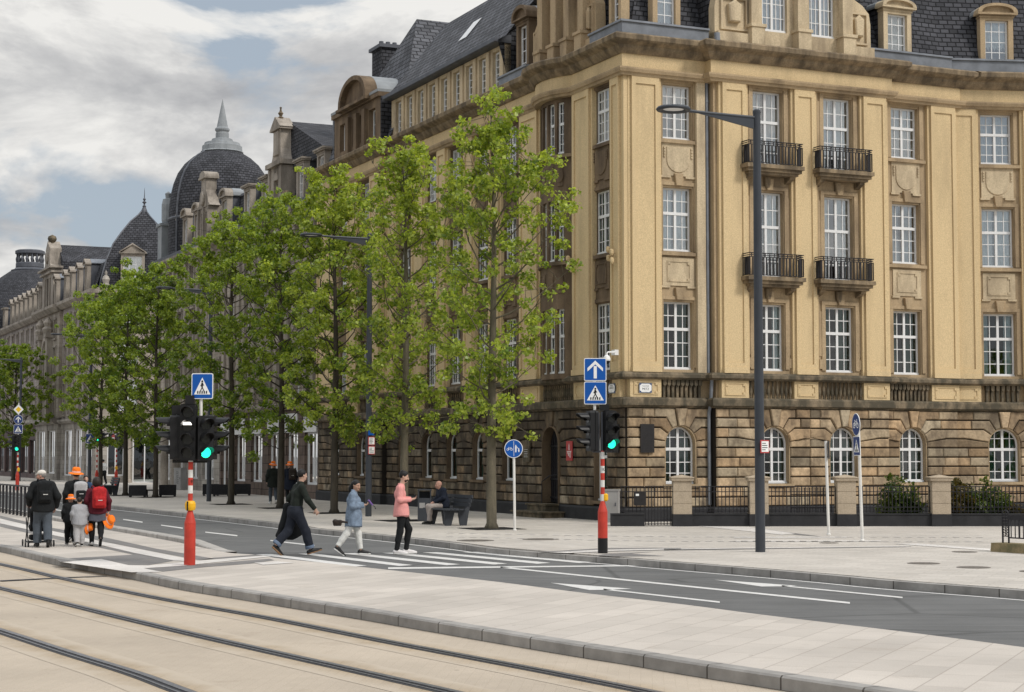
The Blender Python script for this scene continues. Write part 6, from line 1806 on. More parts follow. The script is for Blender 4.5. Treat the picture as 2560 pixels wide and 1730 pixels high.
mb = MB(); mb.lathe([(.05, .95), (.075, 1.0), (.075, 1.12), (.05, 1.17)], (.05, 0, .1), 10); mb.build('button_box', M['yellow_paint'], S3)
p = G(241.5, 1220, ZS)
S4 = thing('traffic_light', 'far signal mast showing a small green walking figure, beside the square blue sign', 'traffic light', p, 0, SIGG)
bollard_base(S4, 0, .85, 1.06); striped_pole(S4, 1.06, 2.5, .043); hd = signal_head(S4, .06, -.05, 2.5, 0, 3, None, pitch=.26)
mb = MB()
for P in (disc(0, .06, .022, 8), [(-.03, .035), (.03, .035), (.05, -.07), (.02, -.07), (0, -.02), (-.02, -.07), (-.05, -.07)]): mb.slab(P, -.0965, -.10, 1)
mb.build('walking_figure', M['green_lit'], hd, loc=(0, 0, -.02))
signal_head(S4, .30, .1, 2.5, R(80), 3, None, pitch=.26)
mb = MB(); mb.tube([(-.09, .03, 2.4), (-.09, .03, 5.0)], .03, 8); mb.build('sign_post', M['white_paint'], S4)
def no_entry(parent, x, z):
    mb = MB(); plate(mb, disc(0, 0, .27, 20), 0, -.012, 0); plate(mb, [(-.2, -.05), (.2, -.05), (.2, .05), (-.2, .05)], -.012, -.016, 1); mb.build('no_entry_sign', [M['sign_red'], M['sign_white']], parent, loc=(x, 0, z), rot=(0, 0, R(-55)))
no_entry(S4, -.17, 2.95)
p = G(290, 1218, ZS)
S5 = thing('traffic_light', 'far signal mast with yellow button box, between two trees, its heads turned away', 'traffic light', p, 0, SIGG)
bollard_base(S5, 0, .85, 1.06); striped_pole(S5, 1.06, 2.4, .043); signal_head(S5, .28, .05, 2.35, R(78), 3); 
mb = MB(); mb.tube([(0, .0, 2.4), (0, .0, 3.3)], .035, 8); mb.box(-.12, .12, .05, .12, 2.4, 3.2); mb.build('mounting_frame', M['zinc'], S5)
mb = MB(); mb.lathe([(.05, .95), (.085, 1.0), (.085, 1.12), (.05, 1.17)], (0, 0, .12), 10); mb.build('button_box', M['yellow_paint'], S5)
mb = MB(); mb.tube([(-.15, .03, 2.6), (-.15, .03, 5.0)], .03, 8); mb.build('sign_post', M['white_paint'], S5)
no_entry(S5, -.2, 3.0)
o = ped_sign(lobj[3], 0.0, 2.95, .56, .56, -.12, 'sign_navy', -lrot)

# ================================================================== FURNITURE
def make_bench(label):
    t = thing('bench', label, 'bench', (0, 0, 0), 0, 'anthracite slatted benches')
    # local x: seat depth (front at -x), y: length
    for yy in (-.62, .62):
        mb = MB(); mb.slab([(-.30, 0), (-.12, 0), (-.02, .36), (.10, .36), (.16, .0), (.36, .0), (.50, .82), (.44, .84), (.30, .44), (-.34, .44)], yy - .03, yy + .03, 1); mb.build('side_panel', M['bench'], t)
    mb = MB()
    for k in range(5): mb.box(-.36 + k * .135, -.255 + k * .135, -.92, .92, .441, .475)
    mb.build('seat', M['bench'], t)
    mb = MB()
    for k in range(3):
        x, z = .325 + k * .04, .54 + k * .115; mb.box(x, x + .035, -.92, .92, z, z + .095)
    mb.build('backrest', M['bench'], t)
    return t
q0, q1 = Vector(G(1140, 1314.3, ZS)[:2]), Vector(G(1092.7, 1310, ZS)[:2])
bc = (q0 + q1) / 2
bench = make_bench('anthracite slatted bench the bald man sits on'); bench.location = (bc.x, bc.y, ZS); bench.rotation_euler = (0, 0, ANG)
p = G(268, 1237, ZS); dup(bench, (p[0], p[1], ZS), ANG, 'far anthracite bench beyond the woman with the red backpack')
p = G(1061, 1303, ZS)
t = thing('litter_bin', 'dark open-topped litter bin with pale notice, beside the seated man', 'litter bin', p, ANG * .2)
mb = MB(); mb.box(-.20, -.165, -.18, .18, 0, .93); mb.box(.165, .20, -.18, .18, 0, .93); mb.box(-.1649, .1649, -.17, .17, .0, .70); mb.box(-.1649, .1649, .13, .18, .70, .9); mb.build('bin_body', M['bench'], t)
mb = MB(); mb.box(-.215, .215, -.19, .19, .931, .965); mb.build('bin_lid', M['pole_grey'], t)
mb = MB(); mb.box(-.16, .01, -.178, -.1705, .40, .56); mb.build('notice', M['cabinet'], t)
pl0 = thing('planter', 'square black timber planter nearest the far bench', 'planter', (0, 0, 0), 0, 'black timber planters')
mb = MB(); W_ = .40
mb.box(-W_, W_, -W_, -W_ + .04, .07, .56); mb.box(-W_, W_, W_ - .04, W_, .07, .56); mb.box(-W_, -W_ + .04, -W_ + .0401, W_ - .0401, .07, .56); mb.box(W_ - .04, W_, -W_ + .0401, W_ - .0401, .07, .56); mb.box(-W_ + .05, W_ - .05, -W_ + .05, W_ - .05, .08, .47)
for k in range(4): mb.box(-W_ - .006, W_ + .006, -W_ - .006, W_ + .006, .10 + k * .115, .103 + k * .115)
mb.build('planter_box', M['planter'], pl0)
for sx in (-1, 1):
    for sy in (-1, 1): mb = MB(); mb.box(sx * .33 - .05, sx * .33 + .05, sy * .33 - .05, sy * .33 + .05, 0, .0699); mb.build('leg', M['planter'], pl0)
PLS = [((344, 1243), None), ((419, 1241.5), 'square black planter just before the graffiti cabinet'), ((527, 1239), 'black planter behind the far lamp pole, first of a trio'), ((553, 1240.5), 'black planter in the middle of the trio by the tree'), ((606, 1238.5), 'black planter at the tree side end of the trio')]
for (x, y), lb in PLS:
    p = G(x, y, ZS)
    if lb is None: pl0.location = p; pl0.rotation_euler = (0, 0, ANG * .4)
    else: dup(pl0, p, ANG * .4, lb)
p = G(381, 1243, ZS)
t = thing('low_seat', 'low black timber seat between two planters', 'seat', p, ANG * .4); mb = MB(); mb.box(-.28, .28, -.2, .2, .30, .36); mb.build('seat', M['planter'], t)
for sx in (-1, 1): mb = MB(); mb.box(sx * .24 - .03, sx * .24 + .03, -.18, .18, 0, .2999); mb.build('leg', M['planter'], t)
def cabinet(p, w_, d, h, rot, label, graf=False):
    t = thing('utility_cabinet', label, 'cabinet', p, rot, 'grey utility cabinets'); mb = MB(); mb.box(-w_ / 2, w_ / 2, -d / 2, d / 2, .06, h - .04); mb.build('cabinet_body', M['cabinet'], t)
    mb = MB(); mb.box(-w_ / 2 - .02, w_ / 2 + .02, -d / 2 - .02, d / 2 + .02, h - .0399, h); mb.build('cabinet_top', M['cabinet'], t)
    mb = MB(); mb.box(-w_ / 2 - .01, w_ / 2 + .01, -d / 2 - .01, d / 2 + .01, 0, .0599); mb.build('base', M['granite'], t)
    mb = MB(); mb.box(-w_ / 2 + .03, w_ / 2 - .03, -d / 2 - .012, -d / 2, .12, h - .10); o = mb.build('door', M['cabinet'], t); mb = MB(); mb.box(w_ / 2 - .09, w_ / 2 - .06, -d / 2 - .03, -d / 2 - .0121, h * .5, h * .5 + .10); mb.build('handle', M['zinc_dark'], o)
    if graf:
        mb = MB(); r_ = random.Random(3)
        for k in range(7):
            z = .4 + k * .1; mb.tube([(-.1 + r_.uniform(-.03, .03), -d / 2 - .016, z), (-.02, -d / 2 - .016, z + r_.uniform(-.05, .06)), (.06, -d / 2 - .016, z + r_.uniform(-.06, .05)), (.12, -d / 2 - .016, z)], .010, 4)
        mb.build('graffiti', M['pole_grey'], t)
p = G(1531, 1306, ZS); cabinet((p[0], p[1], ZS), .40, .30, .98, R(-14), 'plain grey utility cabinet at the building corner behind the striped mast')
p = G(450, 1225, ZS); cabinet((p[0], p[1], ZS), .62, .40, 1.25, R(-40), 'grey utility cabinet scrawled with graffiti before the shop', True)
p = G(233, 1206, ZS); cabinet((p[0], p[1], ZS), .85, .5, 1.15, R(0), 'small pale utility cabinet beyond the man in the orange hat')

# garden fence of the corner building
FY = 50.0
fx = lambda x: (x - CXP) / FP * FY
fence = thing('garden_fence', 'black iron garden fence with stone piers on a dark basalt wall', 'fence', (0, FY, 0), 0)
XS = [fx(x) for x in (1552, 1609, 1612, 1682, 1703, 1893, 2110, 2345, 2600)]
PX = [fx(x) for x in (1703, 1893, 2110, 2345, 2600)]
def pier(x, w_=.26):
    mb = MB(); mb.box(x - w_ - .02, x + w_ + .02, -w_ - .02, w_ + .02, .02, .46); mb.build('pier_foot', M['plinth'], fence)
    mb = MB()
    for za, zb in ((.4605, .76), (.772, 1.09), (1.102, 1.40)): mb.box(x - w_, x + w_, -w_, w_, za, zb)
    mb.box(x - w_ + .012, x + w_ - .012, -w_ + .012, w_ - .012, .47, 1.39)
    mb.box(x - w_ - .05, x + w_ + .05, -w_ - .05, w_ + .05, 1.4001, 1.47); 
    a = w_ + .07; mb.add([(x - a, -a, 1.4701), (x + a, -a, 1.4701), (x + a, a, 1.4701), (x - a, a, 1.4701), (x - a, -a, 1.50), (x + a, -a, 1.50), (x + a, a, 1.50), (x - a, a, 1.50), (x, 0, 1.57)],
          [(0, 1, 5, 4), (1, 2, 6, 5), (2, 3, 7, 6), (3, 0, 4, 7), (4, 5, 8), (5, 6, 8), (6, 7, 8), (7, 4, 8), (3, 2, 1, 0)])
    mb.build('pier', M['pillar_stone'], fence)
for x in PX: pier(x)
def panel(x0, x1, z0=.50, z1=1.235, gap=.105, name='railing'):
    mb = MB(); n = max(2, int((x1 - x0) / gap))
    for i in range(n + 1):
        x = x0 + (x1 - x0) * i / n; big = .011; mb.box(x - big, x + big, -big, big, z0, z1 - .012)
    for z in (z0 + .03, z0 + .14, z1 - .16, z1 - .011): mb.box(x0, x1, -.016, .016, z, z + .022)
    return mb.build(name, M['iron'], fence)
def wall(x0, x1):
    mb = MB(); mb.box(x0, x1, -.17, .17, .02, .44); mb.box(x0, x1, -.19, .19, .4401, .475); mb.build('plinth_wall', M['plinth'], fence)
wall(XS[0] - .3, XS[1]); panel(XS[0], XS[1])
g_ = panel(XS[2], XS[3], .14, 1.24, .085, 'gate')
for a, b in zip(PX, PX[1:]): wall(a + .28, b - .28); panel(a + .28, b - .28)
# a wicket panel of closer bars between second and third pier
mb = MB()
for i in range(14): x = PX[1] + .95 + i * .075; mb.box(x - .008, x + .008, .04, .056, .5, 1.2)
mb.box(PX[1] + .93, PX[1] + 1.95, .035, .06, .62, .64); mb.box(PX[1] + .93, PX[1] + 1.95, .035, .06, 1.0, 1.02); mb.build('wicket', M['iron'], fence)
mbx = thing('mailbox', 'dark mailbox with white label hung on the fence beside the gate', 'mailbox', (fx(1598), FY - .09, 0), 0)
mb = MB(); mb.slab(rrect(.34, .40, .03), -.07, .07, 1); mb.build('box_body', M['plaque'], mbx, loc=(0, 0, .90)); mb = MB(); mb.box(-.12, -.03, -.082, -.0705, .97, 1.03); mb.build('white_label', M['sign_white'], mbx)
shrub((fx(2262), FY + .85, .12), .62, .5, 1.42, 5, 4200, 'leaf_shrub', 'bushy green shrub behind the fence under a round-arched window')
shrub((fx(2398), FY + .9, .12), .62, .5, 1.30, 8, 4200, 'leaf_shrub_red', 'russet-tinged shrub behind the fence just past the last stone pier')
shrub((fx(2480), FY + 1.0, .12), .70, .5, 1.22, 9, 4000, 'leaf_shrub', 'loose green shrub behind the fence, next to the russet one')
shrub((fx(2545), FY + .8, .12), .40, .4, .55, 10, 1500, 'leaf_shrub_red', 'low reddish shrub at the foot of the fence behind the mossy railing plinth')

# railing on the platform at the far left
A0, A1 = Vector(G(82, 1295, ZP)[:2]), Vector(G(-60, 1271, ZP)[:2])
rl = thing('railing', 'black bar railing on the platform beside the man in the white cap', 'railing', (A0.x, A0.y, ZP), math.atan2(A1.y - A0.y, A1.x - A0.x))
L_ = (A1 - A0).length + 2
mb = MB(); mb.box(0, L_, -.025, .025, .95, 1.0); mb.box(0, L_, -.015, .015, .12, .15); mb.build('rail', M['iron'], rl)
for i in range(int(L_ / .66)):
    mb = MB(); mb.box(i * .66, i * .66 + .12, -.03, .03, .0, .9499); mb.build('post', M['iron'], rl)
# ornate railing on a mossy plinth at the right edge
p0 = Vector(G(2476, 1379, ZS)[:2]); p1 = Vector(G(2700, 1394, ZS)[:2])
t = thing('ornate_railing', 'black ornamental railing with scrolled round-topped end on a mossy stone plinth', 'railing', (p0.x, p0.y, ZS), math.atan2(p1.y - p0.y, p1.x - p0.x))
mb = MB(); mb.box(0, 4, 0, .45, -.01, .185, .012); mb.build('stone_base', M['mossy'], t)
mb = MB(); z0 = .186
def post(x, y): mb.box(x - .014, x + .014, y - .014, y + .014, z0, z0 + .62)
for x in (.16, .33): post(x, .2)
pts = [(.16, .2, z0 + .6)] + [(.245 - .085 * math.cos(a), .2, z0 + .6 + .075 * math.sin(a)) for a in [PI * k / 8 for k in range(1, 8)]] + [(.33, .2, z0 + .6)]
mb.tube(pts, .014, 6); mb.box(.16, .33, .19, .21, z0 + .13, z0 + .15); mb.box(.238, .252, .192, .208, z0 + .13, z0 + .64); mb.box(.16, .33, .19, .21, z0 + .40, z0 + .415)
for cx_ in (.20, .29):
    for k in range(4):
        zc = z0 + .19 + k * .055
        mb.tube([(cx_ + .024 * math.cos(a), .2, zc + .024 * math.sin(a)) for a in [2 * PI * q / 10 for q in range(9)]], .007, 5)
for k in range(3): mb.box(.175, .315, .196, .204, z0 + .44 + k * .06, z0 + .475 + k * .06)
mb.build('scrolled_end', M['iron'], t)
mb = MB(); mb.box(.34, 4, .18, .22, z0 + .10, z0 + .125); mb.box(.34, 4, .185, .215, z0 + .48, z0 + .58)
for i in range(30):
    x = .40 + i * .115; big = .014 if i % 3 == 2 else .008; mb.box(x - big, x + big, .2 - big, .2 + big, z0 + .1251, z0 + .4799)
mb.build('railing_bars', M['iron'], t)

# ================================================================== THINGS ON THE CORNER WALLS
def on_wall(name, label, cat, side, u, o, z, parts):
    f = fL if side == 'L' else fR
    q = f(u, o, 0); wpos = Wl(q[0], q[1], z)
    t = thing(name, label, cat, wpos, ANG + f.rot)
    return t
def flat(parent, name, w_, h_, y0, y1, mat, outline=None):
    mb = MB(); mb.slab(outline or rrect(w_, h_, .01), y0, y1, 1); return mb.build(name, M[mat], parent)
for side, u, z, w_, h_, lb in (('R', .66, 2.62, .47, .86, 'large dark bronze plaque on the pale rusticated corner wall'), ('L', .48, 2.62, .46, .86, 'dark bronze plaque on the sooty wall behind the signal head')):
    t = on_wall('wall_plaque', lb, 'plaque', side, u, .10, z, 0); t['group'] = 'bronze plaques at the corner'
    flat(t, 'plaque_frame', w_, h_, 0, -.03, 'plaque'); mb = MB()
    for k in range(15): mb.box(-w_ * .4, w_ * .4 * (1 - .1 * (k % 3)), -.033, -.0301, -h_ * .42 + k * h_ * .058, -h_ * .42 + k * h_ * .058 + .012)
    mb.build('raised_lettering', M['iron'], t)
t = on_wall('wall_sign', 'small red sign with white emblem beside the arched doorway', 'sign', 'L', 3.55, .12, 2.25, 0)
flat(t, 'sign_board', .42, .62, 0, -.03, 'sign_red'); mb = MB()
for P in ([(-.02, .02), (.02, .02), (.02, .16), (0, .24), (-.02, .16)], bar(-.15, -.02, .15, -.02, .022), bar(-.12, -.09, -.12, -.06, .02), bar(-.12, -.06, -.05, -.06, .02), bar(-.05, -.06, -.05, -.15, .02), bar(.0, -.05, -.02, -.17, .02), bar(.03, -.06, .06, -.2, .02), bar(.06, -.06, .13, -.06, .02), bar(.12, -.06, .08, -.22, .02)): mb.slab(P, -.03, -.034, 1)
mb.build('emblem', M['sign_white'], t)
t = on_wall('wall_sign', 'brown information board on the sooty wall behind the round sign', 'sign', 'L', 6.75, .12, 2.25, 0)
flat(t, 'sign_board', .52, .72, 0, -.05, 'band'); mb = MB()
for k in range(5): mb.box(-.16, .14 - .03 * (k % 2), -.054, -.0501, -.2 + k * .06, -.19 + k * .06)
mb.build('lettering', M['sign_white'], t)
def street_plate(side, u, lines_, label):
    t = on_wall('street_plate', label, 'street sign', side, u, .155, 4.135, 0); t['group'] = 'street name plates on the corner'
    flat(t, 'plate_border', .44, .30, 0, -.012, 'zinc'); flat(t, 'plate_corner', .40, .26, -.012, -.015, 'sign_navy')
    flat(t, 'plate_face', 0, 0, -.015, -.018, 'sign_white', [(.20, -.07), (.20, .07), (.13, .125), (-.13, .125), (-.20, .07), (-.20, -.07), (-.13, -.125), (.13, -.125)])
    for s, sz, z, in lines_: text(t, s, sz, (0, -.019, z), (R(90), 0, 0), 'sign_black')
street_plate('R', .58, [('PLACE DE', .050, .055), ('METZ', .095, -.035)], 'white street name plate reading Place de Metz on the sunlit corner pedestal')
street_plate('L', .60, [('AVENUE', .046, .075), ('LIBERTE', .075, .010), ('- - - -', .04, -.07)], 'white street name plate with divided text on the shaded corner pedestal')
t = on_wall('security_camera', 'white dome security camera on a bracket at the building corner', 'camera', 'L', .10, .25, 5.02, 0)
mb = MB(); mb.box(-.20, .02, -.08, .05, .10, .26); mb.tube([(.0, -.04, .18), (.0, -.30, .18), (.0, -.34, .14), (.0, -.34, .06)], .026, 8); mb.build('bracket', M['sign_white'], t)
mb = MB(); mb.lathe([(.03, .10), (.09, .05), (.115, -.03), (.105, -.08)], (.0, -.34, 0), 16); mb.build('camera_housing', M['sign_white'], t)
mb = MB(); mb.lathe([(.09, -.08), (.085, -.13), (.05, -.175), (.001, -.185)], (.0, -.34, 0), 16); mb.build('camera_dome', M['black_plastic'], t)
for k, (u, lb) in enumerate(((3.1, 'floodlight cluster on the pilaster beside the bow window'), (.35, 'floodlight cluster on the corner pier of the long front'))):
    t = on_wall('floodlight', lb, 'floodlight', 'L', u, .21, 8.15, 0); t['group'] = 'wall floodlights'
    mb = MB()
    for dx, dz in ((-.14, .16), (.08, .06), (-.12, -.1), (.1, -.2)):
        mb.lathe([(.04, -.06), (.07, 0), (.07, .1), (.03, .13)], (dx, -.12, dz), 8); mb.tube([(dx, 0, dz), (dx, -.12, dz)], .015, 5)
    mb.build('spotlight', M['ochre'], t)
# the wooded park across the tracks, behind the viewer: it shows as dark shapes in the lower windows
rg = np.random.default_rng(77); cen, rr = [], []
for k in range(26):
    x0 = -45 + k * 6.2 + rg.normal() * 1.5; y0 = -34 + rg.normal() * 5 - max(0, x0) * .05; Ht = rg.uniform(8, 15)
    for q in range(46):
        d_ = rg.normal(size=3); d_ /= np.linalg.norm(d_)
        cen.append([x0 + d_[0] * 3.0, y0 + d_[1] * 3.0, Ht * .55 + d_[2] * Ht * .42]); rr.append(rg.uniform(.6, 1.2))
V, F_, tt = leaves(rg, np.array(cen), np.array(rr), np.full(len(cen), 26), .55)
pk = fast_mesh('park_woodland', V, F_, M['leaf_shade'], None, tt); pk['kind'] = 'stuff'; pk['label'] = 'woodland mirrored in the lower windows'
# ================================================================== PEOPLE
class Field:
    """blended rounded cones and ellipsoids, meshed into one continuous skin"""
    def __init__(s): s.p = []
    def rc(s, a, b, ra, rb=None, k=.03, cut=None, flat=None):
        s.p.append(('c', np.array(a, float), np.array(b, float), ra, ra if rb is None else rb, k, cut)); return s
    def chain(s, pts, rad, k=.02, cut=None):
        for i in range(len(pts) - 1): s.rc(pts[i], pts[i + 1], rad[i], rad[i + 1], k, cut)
        return s
    def el(s, c, r, k=.03, yaw=0.0, pitch=0.0, cut=None):
        s.p.append(('e', np.array(c, float), np.array(r, float), yaw, pitch, k, cut)); return s
    def bx(s, c, r, rr=.02, k=.02, yaw=0.0, pitch=0.0, cut=None):
        s.p.append(('b', np.array(c, float), np.array(r, float), yaw, pitch, k, cut, rr)); return s
    def mesh(s, name, mat, parent, h=.011, cuts=(), loc=None, rot=None):
        lo = np.full(3, 9e9); hi = -lo
        bbs = []
        for q in s.p:
            if q[0] == 'c': a = np.minimum(q[1] - q[3], q[2] - q[4]); b = np.maximum(q[1] + q[3], q[2] + q[4]); a = np.minimum(a, np.minimum(q[1], q[2]) - max(q[3], q[4])); b = np.maximum(b, np.maximum(q[1], q[2]) + max(q[3], q[4]))
            else: m = np.linalg.norm(q[2]) if (q[3] or q[4]) else q[2]; a = q[1] - m; b = q[1] + m
            bbs.append((a, b)); lo = np.minimum(lo, a); hi = np.maximum(hi, b)
        lo -= h * 3; hi += h * 3
        n = np.ceil((hi - lo) / h).astype(int) + 1
        F = np.full(n, .5, np.float32)
        ax = [lo[i] + h * np.arange(n[i]) for i in range(3)]
        for q, (a, b) in zip(s.p, bbs):
            kk = q[5] + 2 * h
            i0 = np.maximum(0, ((a - kk - lo) / h).astype(int)); i1 = np.minimum(n, ((b + kk - lo) / h).astype(int) + 2)
            sl = tuple(slice(i0[i], i1[i]) for i in range(3))
            X, Y, Z = np.meshgrid(*[ax[i][sl[i]] for i in range(3)], indexing='ij')
            P = np.stack([X, Y, Z], -1)
            if q[0] == 'c':
                ab = q[2] - q[1]; L2 = max(1e-9, ab @ ab)
                t = np.clip(((P - q[1]) @ ab) / L2, 0, 1)
                d = np.linalg.norm(P - q[1] - t[..., None] * ab, axis=-1) - (q[3] + (q[4] - q[3]) * t)
            else:
                p = P - q[1]
                cy, sy = math.cos(q[3]), math.sin(q[3]); x = p[..., 0] * cy + p[..., 1] * sy; y = -p[..., 0] * sy + p[..., 1] * cy; z = p[..., 2]
                cp, sp = math.cos(q[4]), math.sin(q[4]); y, z = y * cp + z * sp, -y * sp + z * cp
                p = np.stack([x, y, z], -1)
                if q[0] == 'e':
                    k0 = np.linalg.norm(p / q[2], axis=-1); k1 = np.linalg.norm(p / q[2] ** 2, axis=-1)
                    d = k0 * (k0 - 1) / np.maximum(k1, 1e-6)
                else:
                    m = np.abs(p) - (q[2] - q[7]); d = np.linalg.norm(np.maximum(m, 0), axis=-1) + np.minimum(m.max(-1), 0) - q[7]
            if q[6] is not None:
                for pt, nn in (q[6] if isinstance(q[6], list) else [q[6]]):
                    nn = np.array(nn, float); nn /= np.linalg.norm(nn); d = np.maximum(d, (P - np.array(pt)) @ nn)
            A = F[sl]; k = max(q[5], 1e-4); hh = np.maximum(k - np.abs(A - d), 0) / k
            F[sl] = np.minimum(A, d) - hh * hh * k * .25
        if len(cuts):
            X, Y, Z = np.meshgrid(*ax, indexing='ij'); P = np.stack([X, Y, Z], -1)
            for pt, nn in cuts:
                nn = np.array(nn, float); nn /= np.linalg.norm(nn); F = np.maximum(F, (P - np.array(pt)) @ nn)
        V, Q = nets(F, lo, h)
        o = fast_mesh(name, V, Q, M[mat], parent, None, True)
        if loc is not None: o.location = loc
        if rot is not None: o.rotation_euler = rot
        return o
def nets(F, lo, h):
    s = F < 0; n = np.array(F.shape)
    c = [s[i:n[0] - 1 + i, j:n[1] - 1 + j, k:n[2] - 1 + k] for i in (0, 1) for j in (0, 1) for k in (0, 1)]
    cnt = sum(x.astype(np.int8) for x in c); act = (cnt > 0) & (cnt < 8)
    idx = np.argwhere(act); ids = np.full(act.shape, -1, np.int64); ids[act] = np.arange(len(idx))
    acc = np.zeros((len(idx), 3)); num = np.zeros(len(idx))
    cor = [(i, j, k) for i in (0, 1) for j in (0, 1) for k in (0, 1)]
    for a in range(8):
        for b in range(a + 1, 8):
            d = np.abs(np.array(cor[a]) - np.array(cor[b]))
            if d.sum() != 1: continue
            fa = F[tuple((idx + cor[a]).T)]; fb = F[tuple((idx + cor[b]).T)]
            m = (fa < 0) != (fb < 0)
            t = np.where(m, fa / np.where(m, fa - fb, 1), 0)
            p = np.array(cor[a]) + t[:, None] * (np.array(cor[b]) - np.array(cor[a]))
            acc[m] += p[m]; num[m] += 1
    V = lo + h * (idx + acc / num[:, None])
    quads = []
    for axn in range(3):
        o1, o2 = [i for i in range(3) if i != axn]
        sl0 = [slice(1, -1)] * 3; sl0[axn] = slice(0, -1); sl1 = [slice(1, -1)] * 3; sl1[axn] = slice(1, None)
        A = s[tuple(sl0)]; B = s[tuple(sl1)]
        e = np.argwhere(A != B)
        off = np.ones(3, int); off[axn] = 0
        e = e + off
        flip = s[tuple(e.T)]
        def cell(d1, d2):
            q = e.copy(); q[:, o1] -= d1; q[:, o2] -= d2; return ids[tuple(q.T)]
        q = np.stack([cell(1, 1), cell(0, 1), cell(0, 0), cell(1, 0)], 1)
        if axn == 1: flip = ~flip
        q[~flip] = q[~flip][:, ::-1]
        quads.append(q)
    Q = np.concatenate(quads); Q = Q[(Q >= 0).all(1)]
    return V, Q

def cloth(name, c, rough=.85, var=.16, scale=14, wr=.5):
    t = NT(name); v = t.coord()
    f = t.noise(v, scale, 6, .65); g = t.noise(t.coord(scale=(1, 1, .5)), 16, 4, .6)
    cc = t.mix(t.ramp(f, (.25, tuple(x * (1 - var) for x in c)), (.75, tuple(min(1, x * (1 + var)) for x in c))), t.ramp(t.noise(v, 220, 2), (.3, .9), (.7, 1.08)), mode='MULTIPLY')
    t.pbr(cc, rough, 0, .2, t.bump(g, wr, .05)); M[name] = t.m
for nm, c in (('skin_light', (.50, .315, .235)), ('skin_mid', (.42, .25, .175)), ('skin_red', (.46, .25, .185))):
    t = NT(nm); cc = t.ramp(t.noise(t.coord(), 18, 4), (.3, tuple(x * .9 for x in c)), (.7, tuple(x * 1.08 for x in c)))
    p_ = t.pbr(cc, .5, 0, .35); p_.inputs['Subsurface Weight'].default_value = .08; p_.inputs['Subsurface Radius'].default_value = (.02, .008, .005); M[nm] = t.m
for nm, c, kw in (('cloth_black', (.012, .013, .014), {}), ('cloth_greenblack', (.016, .020, .016), {}), ('cloth_navy', (.014, .018, .030), {}), ('cloth_denim', (.175, .225, .295), dict(var=.45, scale=13)), ('cloth_darkdenim', (.018, .021, .030), {}),
                  ('cloth_cuff', (.13, .17, .24), {}), ('cloth_white', (.66, .655, .62), dict(var=.06)), ('cloth_pink', (.72, .31, .285), dict(var=.08)), ('cloth_taupe', (.36, .31, .28), {}), ('cloth_slate', (.075, .088, .105), {}), ('cloth_maroon', (.085, .012, .020), {}),
                  ('cloth_skirt', (.085, .088, .11), {}), ('cloth_grey', (.33, .33, .345), dict(var=.12)), ('cloth_palegrey', (.40, .39, .39), dict(var=.1)), ('cloth_redpack', (.40, .022, .024), dict(var=.3)), ('cloth_darkred', (.20, .012, .016), {}), ('cloth_orange', (.90, .20, .020), dict(var=.08)),
                  ('cloth_hatband', (.80, .55, .46), dict(var=.05)), ('cloth_cap', (.62, .58, .52), dict(var=.06)), ('cloth_blue', (.03, .06, .12), {}), ('cloth_tan', (.45, .30, .18), {})):
    cloth(nm, c, **kw)
M['hair_black'] = plain('black_hair', (.010, .009, .009), .5, .3, 30, .4)
M['hair_brown'] = plain('dark_brown_hair', (.022, .014, .010), .5, .3, 30, .4)
M['hair_grey'] = plain('grey_hair', (.26, .24, .22), .6, .2, 30, .3)
M['sole_white'] = plain('white_sole', (.62, .61, .59), .6, .05)
M['shoe_black'] = plain('black_shoe', (.014, .014, .014), .5, .2)
M['shoe_white'] = plain('white_shoe', (.66, .63, .62), .5, .1, 20)
M['shoe_brown'] = plain('brown_suede_sole', (.26, .15, .08), .8, .1)
M['lips'] = plain('lips', (.34, .10, .085), .5)
M['eye'] = plain('dark_eye', (.02, .015, .012), .2)
M['eye_white'] = plain('eye_white', (.60, .58, .55), .3)
M['purple'] = plain('purple_case', (.24, .13, .42), .4)

def hand(F, w, d, n, side, s=1.0, curl=.5, spread=.02):
    """palm, four unequal bent fingers and a side thumb; d points along the hand, n out of the palm"""
    w, d, n = Vector(w), Vector(d).normalized(), Vector(n).normalized(); n = (n - d * n.dot(d)).normalized(); a = d.cross(n) * side
    F.bx(tuple(w + d * .05 * s), (.001, .001, .001), .0, .001) if False else None
    for q in (-.024, 0, .024): F.rc(tuple(w + a * q * .6 * s), tuple(w + d * .082 * s + a * q * s), .014 * s, .0125 * s, .014)
    for i, (q, L) in enumerate(((-.033, .052), (-.011, .064), (.011, .070), (.032, .062))):
        b = w + d * .088 * s + a * q * s
        d1 = (d * math.cos(curl * .7) + n * math.sin(curl * .7) + a * q * spread * 10).normalized(); d2 = (d * math.cos(curl * 1.7) + n * math.sin(curl * 1.7)).normalized()
        m = b + d1 * L * .55 * s
        F.rc(tuple(b), tuple(m), .0095 * s, .0088 * s, .006); F.rc(tuple(m), tuple(m + d2 * L * .55 * s), .0088 * s, .0075 * s, .004)
    t0 = w + d * .028 * s + a * .032 * s; t1 = t0 + (d * .6 + a * .75 + n * .35).normalized() * .036 * s; t2 = t1 + (d * .9 + n * .35 + a * .1).normalized() * .034 * s
    F.rc(tuple(t0), tuple(t1), .0125 * s, .0105 * s, .01); F.rc(tuple(t1), tuple(t2), .0105 * s, .0085 * s, .004)

